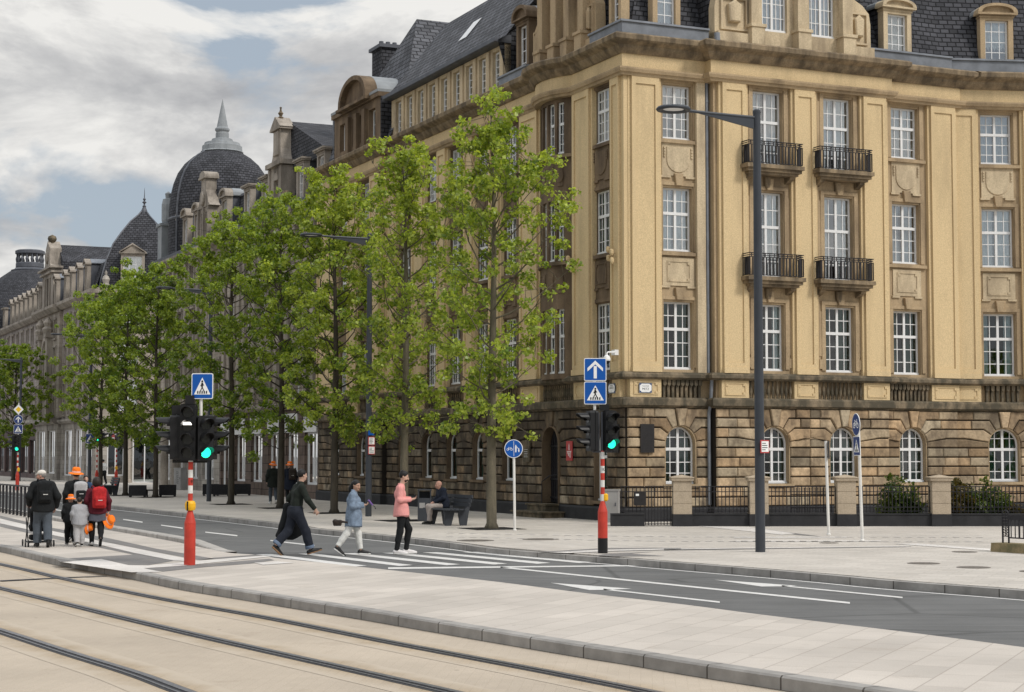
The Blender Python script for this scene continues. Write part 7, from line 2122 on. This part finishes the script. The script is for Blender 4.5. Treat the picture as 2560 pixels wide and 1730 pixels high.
def person(label, p, head_deg, J, skin='skin_light', s=1.0, top=None, bottom=None, shoe=None, hair=None, hat=None, beard=None, face=0.0, pitch=0.0, h=.0105, hands=None, group=None, female=False, sleeves=True):
    """J holds joints as (forward, right, up); returns the thing and the local joints"""
    root = thing('person', label, 'person', p, R(head_deg) - PI / 2, group)
    j = {k: Vector((v[1], v[0], v[2])) for k, v in J.items()}
    q = lambda v: tuple(v)
    sh = (j['shR'] - j['shL']).length / 2
    rt = Vector((j['shR'] - j['shL'])).normalized()
    hipw = .088 * s
    hl = {'L': j['pelvis'] - Vector((hipw, 0, .03 * s)), 'R': j['pelvis'] + Vector((hipw, 0, -.03 * s))}
    # ---- body: one continuous skin
    B_ = Field()
    def torso(F, g, waist=1.0, k=.05, zcut=None):
        cut = zcut
        pv, ch, nk = j['pelvis'], j['chest'], j['neck']
        off = .062 * s
        for sd in (-1, 1):
            o = rt * off * sd
            F.rc(q(pv + Vector((off * sd * 1.05, 0, 0))), q((pv + ch) / 2 + o * .8), (.098 * s) + g, (.082 * s) * waist + g, k, cut)
            F.rc(q((pv + ch) / 2 + o * .8), q(ch + o * 1.1), .082 * s * waist + g, .096 * s + g, k, cut)
            F.rc(q(ch + o * 1.1), q(j['shR' if sd > 0 else 'shL'] * .66 + nk * .34 - Vector((0, 0, .045 * s))), .092 * s + g, .052 * s + g, k, cut)
        if female: 
            for sd in (-1, 1): F.el(q(ch + rt * .07 * s * sd + Vector((0, .085 * s, -.02 * s))), (.06 * s + g, .055 * s + g, .06 * s + g), .06)
    torso(B_, 0)
    B_.rc(q(j['neck'] - Vector((0, 0, .06 * s))), q(j['head'] - Vector((0, 0, .055 * s))), .055 * s, .050 * s, .03)
    hc = j['head']
    fw = Vector((math.sin(face), math.cos(face), 0)); sdv = Vector((fw.y, -fw.x, 0))
    fw = (fw * math.cos(pitch) - Vector((0, 0, 1)) * math.sin(pitch)); upv = sdv.cross(fw)
    H = lambda r_, f, u: q(hc + (sdv * r_ + fw * f + upv * u) * s)
    B_.el(H(0, -.012, .028), (.074 * s, .094 * s, .092 * s), .03, -face, -pitch)
    B_.el(H(0, .022, -.035), (.060 * s, .066 * s, .082 * s), .035, -face, -pitch)
    B_.rc(H(0, .078, -.082), H(0, .070, -.086), .024 * s, .022 * s, .03)
    B_.chain([H(0, .088, .018), H(0, .108, -.026), H(0, .100, -.034)], [.010 * s, .0145 * s, .011 * s], .012)
    for e in (-1, 1):
        B_.el(H(.074 * e, -.008, -.006), (.010 * s, .022 * s, .032 * s), .01, -face + e * .3, 0)
        B_.rc(H(.014 * e, .085, .026), H(.048 * e, .074, .024), .011 * s, .010 * s, .015)
        B_.rc(H(.040 * e, .066, -.028), H(.046 * e, .058, -.034), .020 * s, .018 * s, .025)
    for sd in 'LR':
        B_.chain([q(j['sh' + sd]), q(j['el' + sd]), q(j['wr' + sd])], [.048 * s, .037 * s, .026 * s], .02)
        B_.rc(q(j['el' + sd] * .75 + j['wr' + sd] * .25), q(j['el' + sd] * .6 + j['wr' + sd] * .4), .040 * s, .036 * s, .03)
        B_.rc(q(hl[sd]), q(j['kn' + sd]), .078 * s, .047 * s, .03); B_.rc(q(j['kn' + sd]), q(j['an' + sd]), .046 * s, .032 * s, .015)
        cal = j['kn' + sd] * .68 + j['an' + sd] * .32; B_.el(q(cal + Vector((0, -.016 * s, 0))), (.044 * s, .046 * s, .09 * s), .02)
        B_.rc(q(j['an' + sd]), q(j['an' + sd] * .55 + j['to' + sd] * .45), .034 * s, .030 * s, .02)
        d, n, cu = (hands or {}).get(sd, ((j['wr' + sd] - j['el' + sd]), None, .7))
        if n is None: n = Vector((1 if sd == 'L' else -1, .3, 0))
        hand(B_, j['wr' + sd], Vector(d), n, 1 if sd == 'L' else -1, s * 1.02, cu)
    B_.mesh('body', skin, root, h)
    for e in (-1, 1):
        mb = MB(); mb.lathe([(.001, -.0085), (.0085, 0), (.001, .0085)], (0, 0, 0), 8); mb.build('eye', M['eye'], root, loc=H(.031 * e, .083, .008), smooth=True)
    Field().rc(H(-.018, .094, -.057), H(.018, .094, -.057), .0085 * s, .0085 * s).mesh('mouth', 'lips', root, .006)
    for e in (-1, 1): Field().rc(H(.018 * e, .094, .034), H(.046 * e, .082, .032), .006 * s, .005 * s).mesh('eyebrow', 'hair_black', root, .005)
    # ---- clothes
    if top:
        T = Field(); g = top.get('ease', .022); hem = top['hem']; zc = ((0, 0, hem), (0, 0, -1))
        torso(T, g, 1.04, .05, [zc])
        lowest = j['pelvis'].z
        if hem < lowest - .02:
            flare = top.get('flare', .03)
            for sd in (-1, 1): T.rc(q(j['pelvis'] + Vector((.07 * s * sd, 0, .08))), (j['pelvis'].x + .085 * s * sd, j['pelvis'].y, hem - .1), .115 * s + g, .115 * s + g + flare, .08, [zc])
            T.rc(q(j['pelvis']), (j['pelvis'].x, j['pelvis'].y - .02, hem - .1), .12 * s + g, .13 * s + g, .08, [zc])
        T.rc(q(j['neck'] - Vector((0, 0, .09 * s))), q(j['neck'] + Vector((0, 0, top.get('collar', .02)))), .085 * s, .066 * s, .04, [(q(j['neck'] + Vector((0, .0, top.get('collar', .02)))), (0, .12, 1))])
        for sd in 'LR':
            T.rc(q(j['neck'] * .4 + j['sh' + sd] * .6 - Vector((0, 0, .02 * s))), q(j['sh' + sd] - Vector((0, 0, .01 * s))), .050 * s + g * .6, .050 * s + g, .05)
            e_, w_ = j['el' + sd], j['wr' + sd]; dr = (w_ - e_).normalized()
            end = w_ - dr * top.get('cuff', .01)
            T.rc(q(j['sh' + sd]), q(e_), .050 * s + g, .041 * s + g, .03)
            T.rc(q(e_), q(w_ + dr * .03), .041 * s + g, .031 * s + g * .75, .02, [(q(end), q(dr))])
            T.el(q(e_ - dr * .01), (.043 * s + g, .043 * s + g, .043 * s + g), .03)
        tm = T.mesh(top.get('name', 'jacket'), top['mat'], root, h * 1.05)
        if 'wrap' in top: pass
    if bottom:
        T = Field(); g = bottom.get('ease', .018); wz = bottom.get('waist', j['pelvis'].z + .09 * s)
        for sd in 'LR':
            k_, a_ = j['kn' + sd], j['an' + sd]; dr = (a_ - k_).normalized(); L = (a_ - k_).length; end = k_ + dr * (L * bottom.get('len', .97))
            T.rc(q(hl[sd]), q(k_), .090 * s + g, .060 * s + g, .04, [((0, 0, wz), (0, 0, 1))])
            T.el(q(k_), (.058 * s + g, .060 * s + g, .062 * s + g), .03); T.rc(q(k_ + dr * .04), q(k_ + dr * L * .45 + Vector((0, -.012 * s, 0))), .056 * s + g, .054 * s + g, .03)
            T.rc(q(k_), q(a_ + dr * .05), .056 * s + g, bottom.get('cuff', .044) * s + g, .03, [(q(end), q(dr))])
        for sd in (-1, 1): T.rc(q(j['pelvis'] + Vector((.062 * s * sd, -.015 * s, -.02 * s))), q(j['pelvis'] + Vector((.055 * s * sd, 0, .12 * s))), .112 * s + g, .10 * s + g, .06, [((0, 0, wz), (0, 0, 1))])
        T.mesh(bottom.get('name', 'trousers'), bottom['mat'], root, h * 1.05)
        if 'turnup' in bottom:
            for sd in 'LR':
                k_, a_ = j['kn' + sd], j['an' + sd]; dr = (a_ - k_).normalized(); L = (a_ - k_).length; end = k_ + dr * (L * bottom.get('len', .97))
                r_ = bottom.get('cuff', .044) * s + g + .007
                Field().rc(q(end - dr * .12), q(end + dr * .05), r_ + .004, r_, .01, [(q(end + dr * .004), q(dr)), (q(end - dr * .065), q(-dr))]).mesh('turn_up', bottom['turnup'], root, h)
    if shoe:
        for sd in 'LR':
            a_, t_ = j['an' + sd], j['to' + sd]; d = (t_ - a_); 
            sole0 = a_ - Vector((0, 0, .062 * s)); tp = t_ - Vector((0, 0, .0))
            fd = Vector((t_.x - a_.x, t_.y - a_.y, t_.z - (a_.z - .055 * s))).normalized()
            heel = a_ - Vector((0, 0, .055 * s)) - fd * .035 * s
            toe = heel + fd * shoe.get('length', .235) * s
            up = Vector((0, 0, 1)); up = (up - fd * up.dot(fd)).normalized()
            U = Field()
            U.rc(q(heel + up * .028), q(toe + up * .012), .037 * s, .033 * s, .03, [(q(heel + up * .002), q(-up))])
            U.rc(q(heel + up * .05), q(heel + fd * .05 * s + up * .075 * s), .037 * s, .036 * s, .03, [(q(heel + up * shoe.get('collar', .085) * s), q(up))])
            U.rc(q(heel + fd * .06 * s + up * .06 * s), q(toe - fd * .06 * s + up * .028), .034 * s, .030 * s, .03)
            so_ = U.mesh('shoe', shoe['mat'], root, h * .9)
            S_ = Field(); S_.rc(q(heel + up * .006), q(toe + up * .004 - fd * .01), .039 * s, .037 * s, .02, [(q(heel + up * .016), q(up)), (q(heel - up * .012), q(-up))])
            S_.mesh('sole', shoe.get('sole', 'sole_white'), so_, h * .8)
    if hair:
        T = Field(); kind = hair['kind']
        line = (q(hc + (fw * .052 + upv * .055) * s), q(fw * .8 + upv * -.55))
        T.el(H(0, -.018, .034), (.083 * s, .098 * s, .096 * s), .03, -face, -pitch, [(H(0, .060, .052), q(fw * .75 - upv * .62)), (H(0, 0, -.045 if kind == 'short' else -.09), q(-upv))])
        if kind == 'long': T.chain([H(0, -.085, .0), H(0, -.12, -.10), H(0, -.13, -.24)], [.062 * s, .058 * s, .03 * s], .05)
        if kind == 'bob':
            T.el(H(0, -.02, .03), (.108 * s, .112 * s, .112 * s), .03, -face, 0, [(H(0, .055, .03), q(fw))]); T.el(H(0, -.04, -.05), (.105 * s, .085 * s, .10 * s), .05, -face)
        if kind == 'curly':
            for a in range(14): T.el(H(.05 * math.sin(a * 2.4), -.02 + .06 * math.cos(a * 2.4), .075 + .028 * math.sin(a * 1.7)), (.026 * s, .026 * s, .024 * s), .015)
        T.mesh('hair', hair['mat'], root, h * .9)
    if beard:
        Field().el(H(0, .036, -.066), (.060 * s, .060 * s, .054 * s), .02, -face, -pitch, [(H(0, .03, -.038), q(upv * .9 + fw * .35)), (H(0, .012, -.06), q(-fw))]).rc(H(-.03, .098, -.046), H(.03, .098, -.046), .007 * s).mesh('beard', beard, root, h * .85)
    if hat:
        if hat == 'cap':
            Field().el(H(0, -.012, .058), (.086 * s, .104 * s, .078 * s), .02, -face, -pitch, [(H(0, 0, .040), q(-upv))]).rc(H(-.03, .10, .045), H(.03, .10, .045), .035 * s, .035 * s, .02, [(H(0, 0, .052), q(upv)), (H(0, 0, .040), q(-upv))]).mesh('cap', 'cloth_cap', root, h * .9)
        else:
            brim_hat(root, H(0, -.012, .055), s * hat[0], hat[1], hat[2])
    return root, j

def brim_hat(parent, loc, k=1.0, tx=0.0, ty=0.0, name='hat', brim=.155):
    mb = MB(); mb.lathe([(.088 * k, .0), (.12 * k, -.006), (brim * k, -.022), (brim * k + .004, -.030), (.12 * k, -.014), (.080 * k, -.008)], (0, 0, 0), 20, sy=1.12, capped=False)
    mb.lathe([(.088 * k, .0), (.084 * k, .06 * k), (.076 * k, .095 * k), (.05 * k, .108 * k), (.001, .104 * k)], (0, 0, 0), 20, sy=1.12, capped=False)
    o = mb.build(name, M['cloth_orange'], parent, smooth=True); o.location = loc; o.rotation_euler = (tx, ty, 0)
    mb = MB(); mb.lathe([(.0895 * k, .003), (.0885 * k, .034 * k)], (0, 0, 0), 20, sy=1.12, capped=False); mb.build('hat_band', M['cloth_hatband'], o, smooth=True)
    return o

def feet(kn, an, to): return kn, an, to
# ---- the three people on the crossing: they walk to the pavement, right and away
def FS(J, k): return {a: (v[0] * k, v[1], v[2]) for a, v in J.items()}
HX = math.degrees(math.atan2(.6, .8))
p = G(1003, 1387, 0)
J3 = dict(pelvis=(0, 0, .93), chest=(-.035, 0, 1.30), neck=(-.01, 0, 1.52), head=(.06, 0, 1.665), shL=(-.03, -.18, 1.42), shR=(-.05, .18, 1.42), elL=(-.01, -.225, 1.19), elR=(-.06, .235, 1.17), wrL=(.24, -.03, 1.19), wrR=(.23, .10, 1.175),
          knL=(.20, -.10, .545), knR=(-.04, .10, .51), anL=(.13, -.10, .085), anR=(-.13, .10, .085), toL=(.32, -.12, .03), toR=(.05, .11, .03))
P3, j3 = person('bearded man in a pink jumper and black trousers looking at his phone on the crossing', p, 9, FS(J3, .86), 'skin_light', 1.0, dict(mat='cloth_pink', hem=.84, name='jumper', ease=.020, collar=.0), dict(mat='cloth_black', ease=.010, cuff=.040),
                dict(mat='shoe_white', sole='sole_white', length=.25), dict(kind='curly', mat='hair_black'), None, 'hair_black', .1, .28,
                hands=dict(R=((-.35, .9, .15), (-.5, 0, 1), .75), L=((.35, .9, .1), (.4, 0, 1), .7)))
def held(name, label, cat, parent_root, local, rot=(0, 0, 0)):
    m = Matrix.Translation(parent_root.location) @ Matrix.Rotation(parent_root.rotation_euler.z, 4, 'Z')
    t = thing(name, label, cat, m @ Vector(local), parent_root.rotation_euler.z); t.rotation_euler = (rot[0], rot[1], parent_root.rotation_euler.z + rot[2]); return t
t = held('phone', 'dark phone held in both hands by the man in pink', 'phone', P3, (.06, .315, 1.235), (R(35), 0, 0)); mb = MB(); mb.slab(rrect(.075, .15, .012), -.005, .005, 1); mb.build('phone_body', M['black_plastic'], t)

p = G(738, 1389, 0)
J1 = dict(pelvis=(0, 0, .95), chest=(.06, 0, 1.31), neck=(.12, 0, 1.55), head=(.16, 0, 1.70), shL=(.10, -.20, 1.445), shR=(.08, .20, 1.445), elL=(-.04, -.28, 1.20), elR=(.18, .30, 1.18), wrL=(.10, -.30, .98), wrR=(.37, .29, .98),
          knL=(-.14, -.10, .52), knR=(.22, .10, .52), anL=(-.47, -.11, .20), anR=(.34, .11, .105), toL=(-.32, -.12, .025), toR=(.53, .13, .10))
P1, j1 = person('man in black seen from behind striding over the crossing with a coat over his arm', p, 27, FS(J1, .90), 'skin_light', 1.03, dict(mat='cloth_greenblack', hem=.99, name='sweater', ease=.020, collar=.02), dict(mat='cloth_darkdenim', ease=.030, cuff=.058, len=.88, turnup='cloth_cuff'),
                dict(mat='shoe_black', sole='shoe_brown', length=.26, collar=.07), dict(kind='short', mat='hair_black'), None, None, -.25, .05, hands=dict(R=((.0, .55, -.85), (-1, .2, 0), .8)))
t = held('coat', 'long black coat hanging from the striding man\'s arm', 'coat', P1, (0, 0, 0))
F = Field()
for a, b, r0, r1 in (((-.26, .06, 1.0), (-.26, -.30, .42), .075, .05), ((-.28, .08, 1.0), (-.28, -.14, .40), .075, .06), ((-.28, .10, 1.0), (-.30, .04, .38), .075, .06), ((-.28, .10, .98), (-.30, .20, .46), .07, .06), ((-.25, .08, .96), (-.27, .29, .58), .06, .05), ((-.27, -.10, 1.02), (-.24, -.22, .62), .07, .06), ((-.22, -.12, 1.04), (-.30, .12, 1.02), .06, .05), ((-.27, .0, 1.0), (-.28, -.22, .44), .07, .055), ((-.28, .09, 1.0), (-.29, -.05, .39), .07, .055), ((-.28, .1, 1.0), (-.30, .12, .42), .07, .055), ((-.26, .09, 1.0), (-.28, .25, .52), .065, .055)): F.rc(a, b, r0, r1, .09)
F.mesh('coat_cloth', 'cloth_black', t, .014)
t = held('bandana', 'red patterned cloth tucked into the striding man\'s back pocket', 'bandana', P1, (-.04, -.115, .985)); Field().el((0, 0, 0), (.035, .018, .045), .02).rc((0, -.005, 0), (.02, -.01, -.05), .02, .012, .02).mesh('bandana_cloth', 'sign_red', t, .007)

p = G(884, 1389, 0)
J2 = dict(pelvis=(0, 0, .84), chest=(-.025, 0, 1.17), neck=(.0, 0, 1.365), head=(.055, .02, 1.485), shL=(-.01, -.16, 1.275), shR=(-.04, .16, 1.275), elL=(.02, -.21, 1.06), elR=(-.04, .225, 1.05), wrL=(.24, -.03, 1.07), wrR=(.23, .10, 1.06),
          knL=(.12, -.08, .46), knR=(-.19, .08, .47), anL=(.19, -.085, .085), anR=(-.44, .085, .17), toL=(.38, -.10, .03), toR=(-.28, .09, .02))
P2, j2 = person('woman in a blue denim jacket and white trousers looking down on the crossing', p, 10, FS(J2, .84), 'skin_mid', .92, dict(mat='cloth_denim', hem=.63, name='jacket', ease=.038, flare=.03, collar=.03), dict(mat='cloth_white', ease=.014, cuff=.045, len=.86),
                dict(mat='shoe_black', sole='sole_white', length=.25), dict(kind='long', mat='hair_black'), None, None, .75, .25, female=True, hands=dict(R=((-.3, .9, .2), (-.4, 0, 1), .8), L=((.4, .9, .1), (.4, .2, 1), .8)))
t = held('phone', 'purple phone held out by the woman in denim', 'phone', P2, (.06, .345, 1.12), (R(40), 0, R(20))); mb = MB(); mb.slab(rrect(.075, .145, .012), -.008, .008, 1); mb.build('phone_body', M['purple'], t)
mb = MB(); mb.tube([(0, .0, -.06), (.01, .02, -.14), (-.01, .01, -.20), (.01, 0, -.15)], .006, 5); mb.build('strap', M['black_plastic'], t)
t = held('handbag', 'small dark bag swinging behind the woman in denim', 'bag', P2, (.16, -.36, .70)); Field().bx((0, 0, 0), (.045, .09, .065), .03, .02).el((0, -.05, .03), (.05, .05, .045), .03).rc((0, .06, .03), (.0, .20, .01), .025, .02, .03).mesh('bag_body', 'hair_brown', t, .009)

# ---- the seated man
bl = Matrix.Translation(bench.location) @ Matrix.Rotation(ANG, 4, 'Z')
sp_ = bl @ Vector((.10, .46, 0))
J4 = dict(pelvis=(0, 0, .575), chest=(.05, 0, .86), neck=(.10, 0, 1.035), head=(.16, 0, 1.14), shL=(.07, -.18, .985), shR=(.07, .18, .985), elL=(.10, -.225, .76), elR=(.10, .225, .76), wrL=(.32, -.06, .635), wrR=(.32, .06, .635),
          knL=(.45, -.11, .52), knR=(.43, .13, .52), anL=(.50, -.11, .085), anR=(.36, .13, .085), toL=(.70, -.13, .03), toR=(.56, .15, .03))
P4, j4 = person('bald man in a dark jacket and pale trousers sitting on the bench', (sp_.x, sp_.y, ZS), math.degrees(ANG) + 180, J4, 'skin_red', .94, dict(mat='cloth_navy', hem=.50, name='jacket', ease=.03, flare=.0, collar=.03), dict(mat='cloth_taupe', ease=.014, cuff=.05, waist=.63),
                dict(mat='shoe_black', sole='shoe_black', length=.25), None, None, None, .12, .12, hands=dict(R=((-.5, .8, -.3), (-.5, -.5, -.5), .8), L=((.5, .8, -.3), (.5, -.5, -.5), .8)))

# ---- the family walking away on the platform
def walker(s, lead='L', lean=.05, swing=1.0, arms=None, pel=.93):
    a, b = ('L', 'R') if lead == 'L' else ('R', 'L'); sg = {'L': -1, 'R': 1}
    J = dict(pelvis=(0, 0, pel), chest=(lean * .5, 0, pel + .365), neck=(lean, 0, pel + .575), head=(lean + .05, 0, pel + .715), shL=(lean * .8, -.185, pel + .475), shR=(lean * .8, .185, pel + .475),
             elL=(lean - .04, -.255, pel + .25), elR=(lean - .04, .255, pel + .25), wrL=(lean + .12, -.25, pel + .01), wrR=(lean + .12, .25, pel + .01))
    J['kn' + a] = (.20 * swing, sg[a] * .10, .52); J['an' + a] = (.16 * swing, sg[a] * .10, .085); J['to' + a] = (.16 * swing + .2, sg[a] * .12, .03)
    J['kn' + b] = (-.02, sg[b] * .10, .50); J['an' + b] = (-.26 * swing, sg[b] * .10, .085 + .09 * swing); J['to' + b] = (-.26 * swing + .16, sg[b] * .12, .03)
    J.update(arms or {})
    return {k: (v[0] * s, v[1] * s, v[2] * s) for k, v in J.items()}
HF = 112
def backpack(label, P_, at, s, mat, mat2, w_=.30, hgt=.44, d=.15, strap='cloth_black'):
    t = held('backpack', label, 'backpack', P_, at); t['group'] = 'backpacks worn by the walkers'
    Field().bx((0, 0, 0), (w_ / 2 * s, d / 2 * s, hgt / 2 * s), .055 * s, .02).el((0, 0, hgt * .36 * s), (w_ * .44 * s, d * .48 * s, hgt * .2 * s), .04).mesh('pack_body', mat, t, .011)
    Field().bx((0, -d * .5 * s, -hgt * .16 * s), (w_ * .38 * s, .045 * s, hgt * .24 * s), .035 * s, .02).mesh('front_pocket', mat2, t, .010)
    mb = MB()
    for e in (-1, 1): mb.tube([(e * .09 * s, d * .45 * s, hgt * .42 * s), (e * .11 * s, d * .8 * s, hgt * .56 * s), (e * .125 * s, d * 1.5 * s, hgt * .58 * s), (e * .13 * s, d * 2.15 * s, hgt * .40 * s)], .017 * s, 6)
    mb.tube([(-.03 * s, d * .3 * s, hgt * .5 * s), (0, d * .2 * s, hgt * .60 * s), (.03 * s, d * .3 * s, hgt * .5 * s)], .008 * s, 5); mb.build('strap', M[strap], t)
    mb = MB(); mb.box(-w_ * .16 * s, w_ * .16 * s, -d * .5 * s - .058 * s, -d * .5 * s - .046 * s, -hgt * .12 * s, -hgt * .09 * s); mb.build('zip_tag', M['sole_white'], t)
    return t
p = G(106, 1369, ZP)
J = walker(.955, 'L', .10, .7, dict(elL=(.02, -.30, 1.15), wrL=(.24, -.27, .96), elR=(-.03, .31, 1.14), wrR=(.10, .29, .90), head=(.16, -.03, 1.62)))
P7, j7 = person('elderly man in black jacket, grey trousers and white cap pushing a stroller', p, HF, J, 'skin_red', .96, dict(mat='cloth_black', hem=.80, ease=.045, collar=.04), dict(mat='cloth_slate', ease=.034, cuff=.056), dict(mat='shoe_black', sole='shoe_black', length=.27), dict(kind='short', mat='hair_grey'), 'cap', None, -1.15, .1,
                hands=dict(L=((.1, .9, -.2), (0, .2, -1), 1.1)))
backpack('black backpack on the man in the white cap', P7, (.01, -.17, 1.20), 1.0, 'cloth_black', 'cloth_black', .32, .46, .16)
# stroller
t = held('stroller', 'black folding stroller with red grip pushed by the man in the white cap', 'stroller', P7, (-.02, .62, 0))
mb = MB()
for e in (-1, 1):
    x = e * .24
    mb.tube([(x, -.34, .93), (x, -.22, .62), (x, .18, .10)], .014, 6); mb.tube([(x, -.28, .10), (x, .02, .42), (x, .16, .62)], .014, 6); mb.tube([(x, -.28, .10), (x, .2, .10)], .010, 6)
mb.tube([(-.24, -.28, .10), (.24, -.28, .10)], .012, 6); mb.tube([(-.24, .18, .10), (.24, .18, .10)], .012, 6)
mb.build('stroller_frame', M['black_plastic'], t)
for x in (-.27, .27):
    for y in (-.30, .22):
        mb = MB()
        for dx in (-.03, .03):
            cyl = [(x + dx - .012, y, .075), (x + dx + .012, y, .075)]; mb.tube(cyl, .075, 14)
        mb.build('wheel', M['black_plastic'], t)
Field().bx((0, -.02, .40), (.20, .16, .04), .03, .03, 0, R(15)).bx((0, -.17, .60), (.20, .04, .22), .03, .04, 0, R(-18)).mesh('seat', 'cloth_black', t, .014)
Field().bx((0, -.05, .20), (.19, .17, .06), .04, .02).mesh('basket', 'cloth_black', t, .014); Field().el((-.05, -.18, .25), (.07, .05, .05), .02).mesh('basket_bundle', 'yellow_paint', t, .010)
mb = MB()
for e in (-1, 1): mb.tube([(e * .24, -.34, .91), (e * .24, -.37, 1.0), (e * .22, -.38, 1.02)], .02, 8)
mb.build('grip', M['cloth_redpack'], t)
Field().el((0, -.06, .76), (.21, .22, .13), .03, 0, 0, [((0, 0, .70), (0, 0, -1))]).mesh('canopy', 'cloth_black', t, .014)

p = G(189, 1356, ZP)
J = walker(.94, 'R', .04, .6, dict(elR=(.04, .30, 1.20), wrR=(.26, .18, 1.16), head=(.09, .0, 1.645)))
P8, j8 = person('man in an orange brimmed hat carrying a small child on his arm', p, HF, J, 'skin_light', .95, dict(mat='cloth_black', hem=.80, ease=.03), dict(mat='cloth_darkdenim', ease=.022), dict(mat='shoe_black', length=.26), dict(kind='short', mat='hair_brown'), (1.18, .12, .05), None, 0, 0)
backpack('white and black backpack on the man in the orange hat', P8, (.07, -.19, 1.16), .98, 'cloth_palegrey', 'cloth_black', .30, .44, .16)
cs = .60
Jc = {k: (v[0] * cs, v[1] * cs, v[2] * cs) for k, v in walker(1.0, 'L', .04, .3, dict(knL=(.26, -.16, .74), knR=(.26, .16, .74), anL=(.12, -.2, .46), anR=(.12, .2, .46), toL=(.26, -.22, .42), toR=(.26, .22, .42), wrL=(.3, -.22, 1.12), wrR=(.3, .2, 1.12), elL=(.1, -.25, 1.2), elR=(.1, .25, 1.2))).items()}
m_ = Matrix.Translation(P8.location) @ Matrix.Rotation(P8.rotation_euler.z, 4, 'Z')
cp_ = m_ @ Vector((.23, .20, .46))
P13, j13 = person('dark-haired toddler in blue looking back over the arm of the man in the orange hat', cp_, HF + 180, Jc, 'skin_light', .66, dict(mat='cloth_blue', hem=.50, ease=.022), dict(mat='cloth_navy', ease=.015), dict(mat='shoe_black', length=.22), dict(kind='short', mat='hair_brown'), None, None, 0, .15)

p = G(241, 1366, ZP)
J = walker(.85, 'L', .03, .8, dict(wrR=(.02, .30, .90), elR=(-.04, .29, 1.16), anR=(-.30, .06, .22), toR=(-.22, .06, .035)))
P9, j9 = person('dark-haired woman in a maroon top and grey skirt walking away', p, HF, J, 'skin_light', .86, dict(mat='cloth_maroon', hem=.74, ease=.028, name='sweater'), dict(mat='cloth_black', ease=.016, cuff=.036, len=1.04, name='leggings'), dict(mat='sole_white', sole='shoe_black', length=.25), dict(kind='bob', mat='hair_brown'), None, None, .3, 0, female=True)
Field().rc((-.06, 0, .82), (-.075, 0, .40), .12, .145, .08, [((0, 0, .56), (0, 0, -1)), ((0, 0, .84), (0, 0, 1))]).rc((.06, 0, .82), (.075, 0, .40), .12, .145, .08, [((0, 0, .56), (0, 0, -1)), ((0, 0, .84), (0, 0, 1))]).mesh('skirt', 'cloth_skirt', P9, .012)
backpack('bright red backpack on the woman in maroon', P9, (.02, -.185, 1.06), .95, 'cloth_redpack', 'cloth_redpack', .31, .47, .19, 'cloth_darkred')
o = brim_hat(None, (0, 0, 0), 1.12, 0, 0, 'orange_hat'); m_ = Matrix.Translation(P9.location) @ Matrix.Rotation(P9.rotation_euler.z, 4, 'Z'); o.location = m_ @ Vector((.265, .0, .56)); o.rotation_euler = (R(60), R(35), P9.rotation_euler.z + R(25)); tag(o, 'orange hat with pink band carried low by the woman in maroon', 'hat', 'orange hats in hand')

p = G(176, 1363, ZP)
J = walker(.615, 'L', .03, .7)
P10, j10 = person('child in black clothes wearing an orange hat', p, HF, J, 'skin_light', .66, dict(mat='cloth_black', hem=.53, ease=.026), dict(mat='cloth_black', ease=.018), dict(mat='shoe_black', length=.23), None, (1.12, .0, 0), None, 0, 0, group=None)
p = G(198, 1367, ZP)
J = walker(.605, 'R', .03, .6)
P11, j11 = person('bareheaded child in a grey tracksuit', p, HF, J, 'skin_light', .66, dict(mat='cloth_grey', hem=.50, ease=.026, name='sweatshirt'), dict(mat='cloth_palegrey', ease=.026, cuff=.05), dict(mat='shoe_black', sole='sole_white', length=.24), dict(kind='short', mat='hair_brown'), None, None, .2, 0)
o = brim_hat(None, (0, 0, 0), .95, 0, 0, 'orange_hat'); m_ = Matrix.Translation(P11.location) @ Matrix.Rotation(P11.rotation_euler.z, 4, 'Z'); o.location = m_ @ Vector((.20, .10, .42)); o.rotation_euler = (R(85), R(20), P11.rotation_euler.z + R(60)); tag(o, 'small orange hat hanging from the grey child\'s hand', 'hat', 'orange hats in hand')

# ---- people farther along the pavement
p = G(683, 1260, ZS); J = walker(.955, 'L', .03, .7)
P5, j5 = person('person in an orange hat and dark coat half hidden by a tree trunk', p, 108, J, 'skin_light', .96, dict(mat='cloth_greenblack', hem=.70, ease=.045), dict(mat='cloth_slate', ease=.014), dict(mat='sole_white', length=.26), None, (1.15, .2, .1), None, 0, 0, h=.014)
p = G(724, 1262, ZS); J = walker(.955, 'R', .03, .6)
P6, j6 = person('person in an orange hat and navy coat behind the striding man', p, 100, J, 'skin_light', .96, dict(mat='cloth_navy', hem=.62, ease=.05), dict(mat='cloth_black', ease=.014), dict(mat='shoe_black', length=.26), None, (1.15, .1, 0), None, 0, 0, h=.014)
backpack('brown rucksack on the person in the navy coat', P6, (.10, -.19, 1.22), 1.0, 'hair_brown', 'hair_brown')
p = G(259, 1213.5, ZS); J = walker(.95, 'L', .03, .6)
P12, j12 = person('distant person in a white shirt and dark trousers by the arched doorway', p, 150, J, 'skin_light', .95, dict(mat='cloth_white', hem=.88, ease=.025, name='shirt'), dict(mat='cloth_black', ease=.02), dict(mat='shoe_black', length=.26), dict(kind='short', mat='hair_black'), None, None, 0, 0, h=.016)
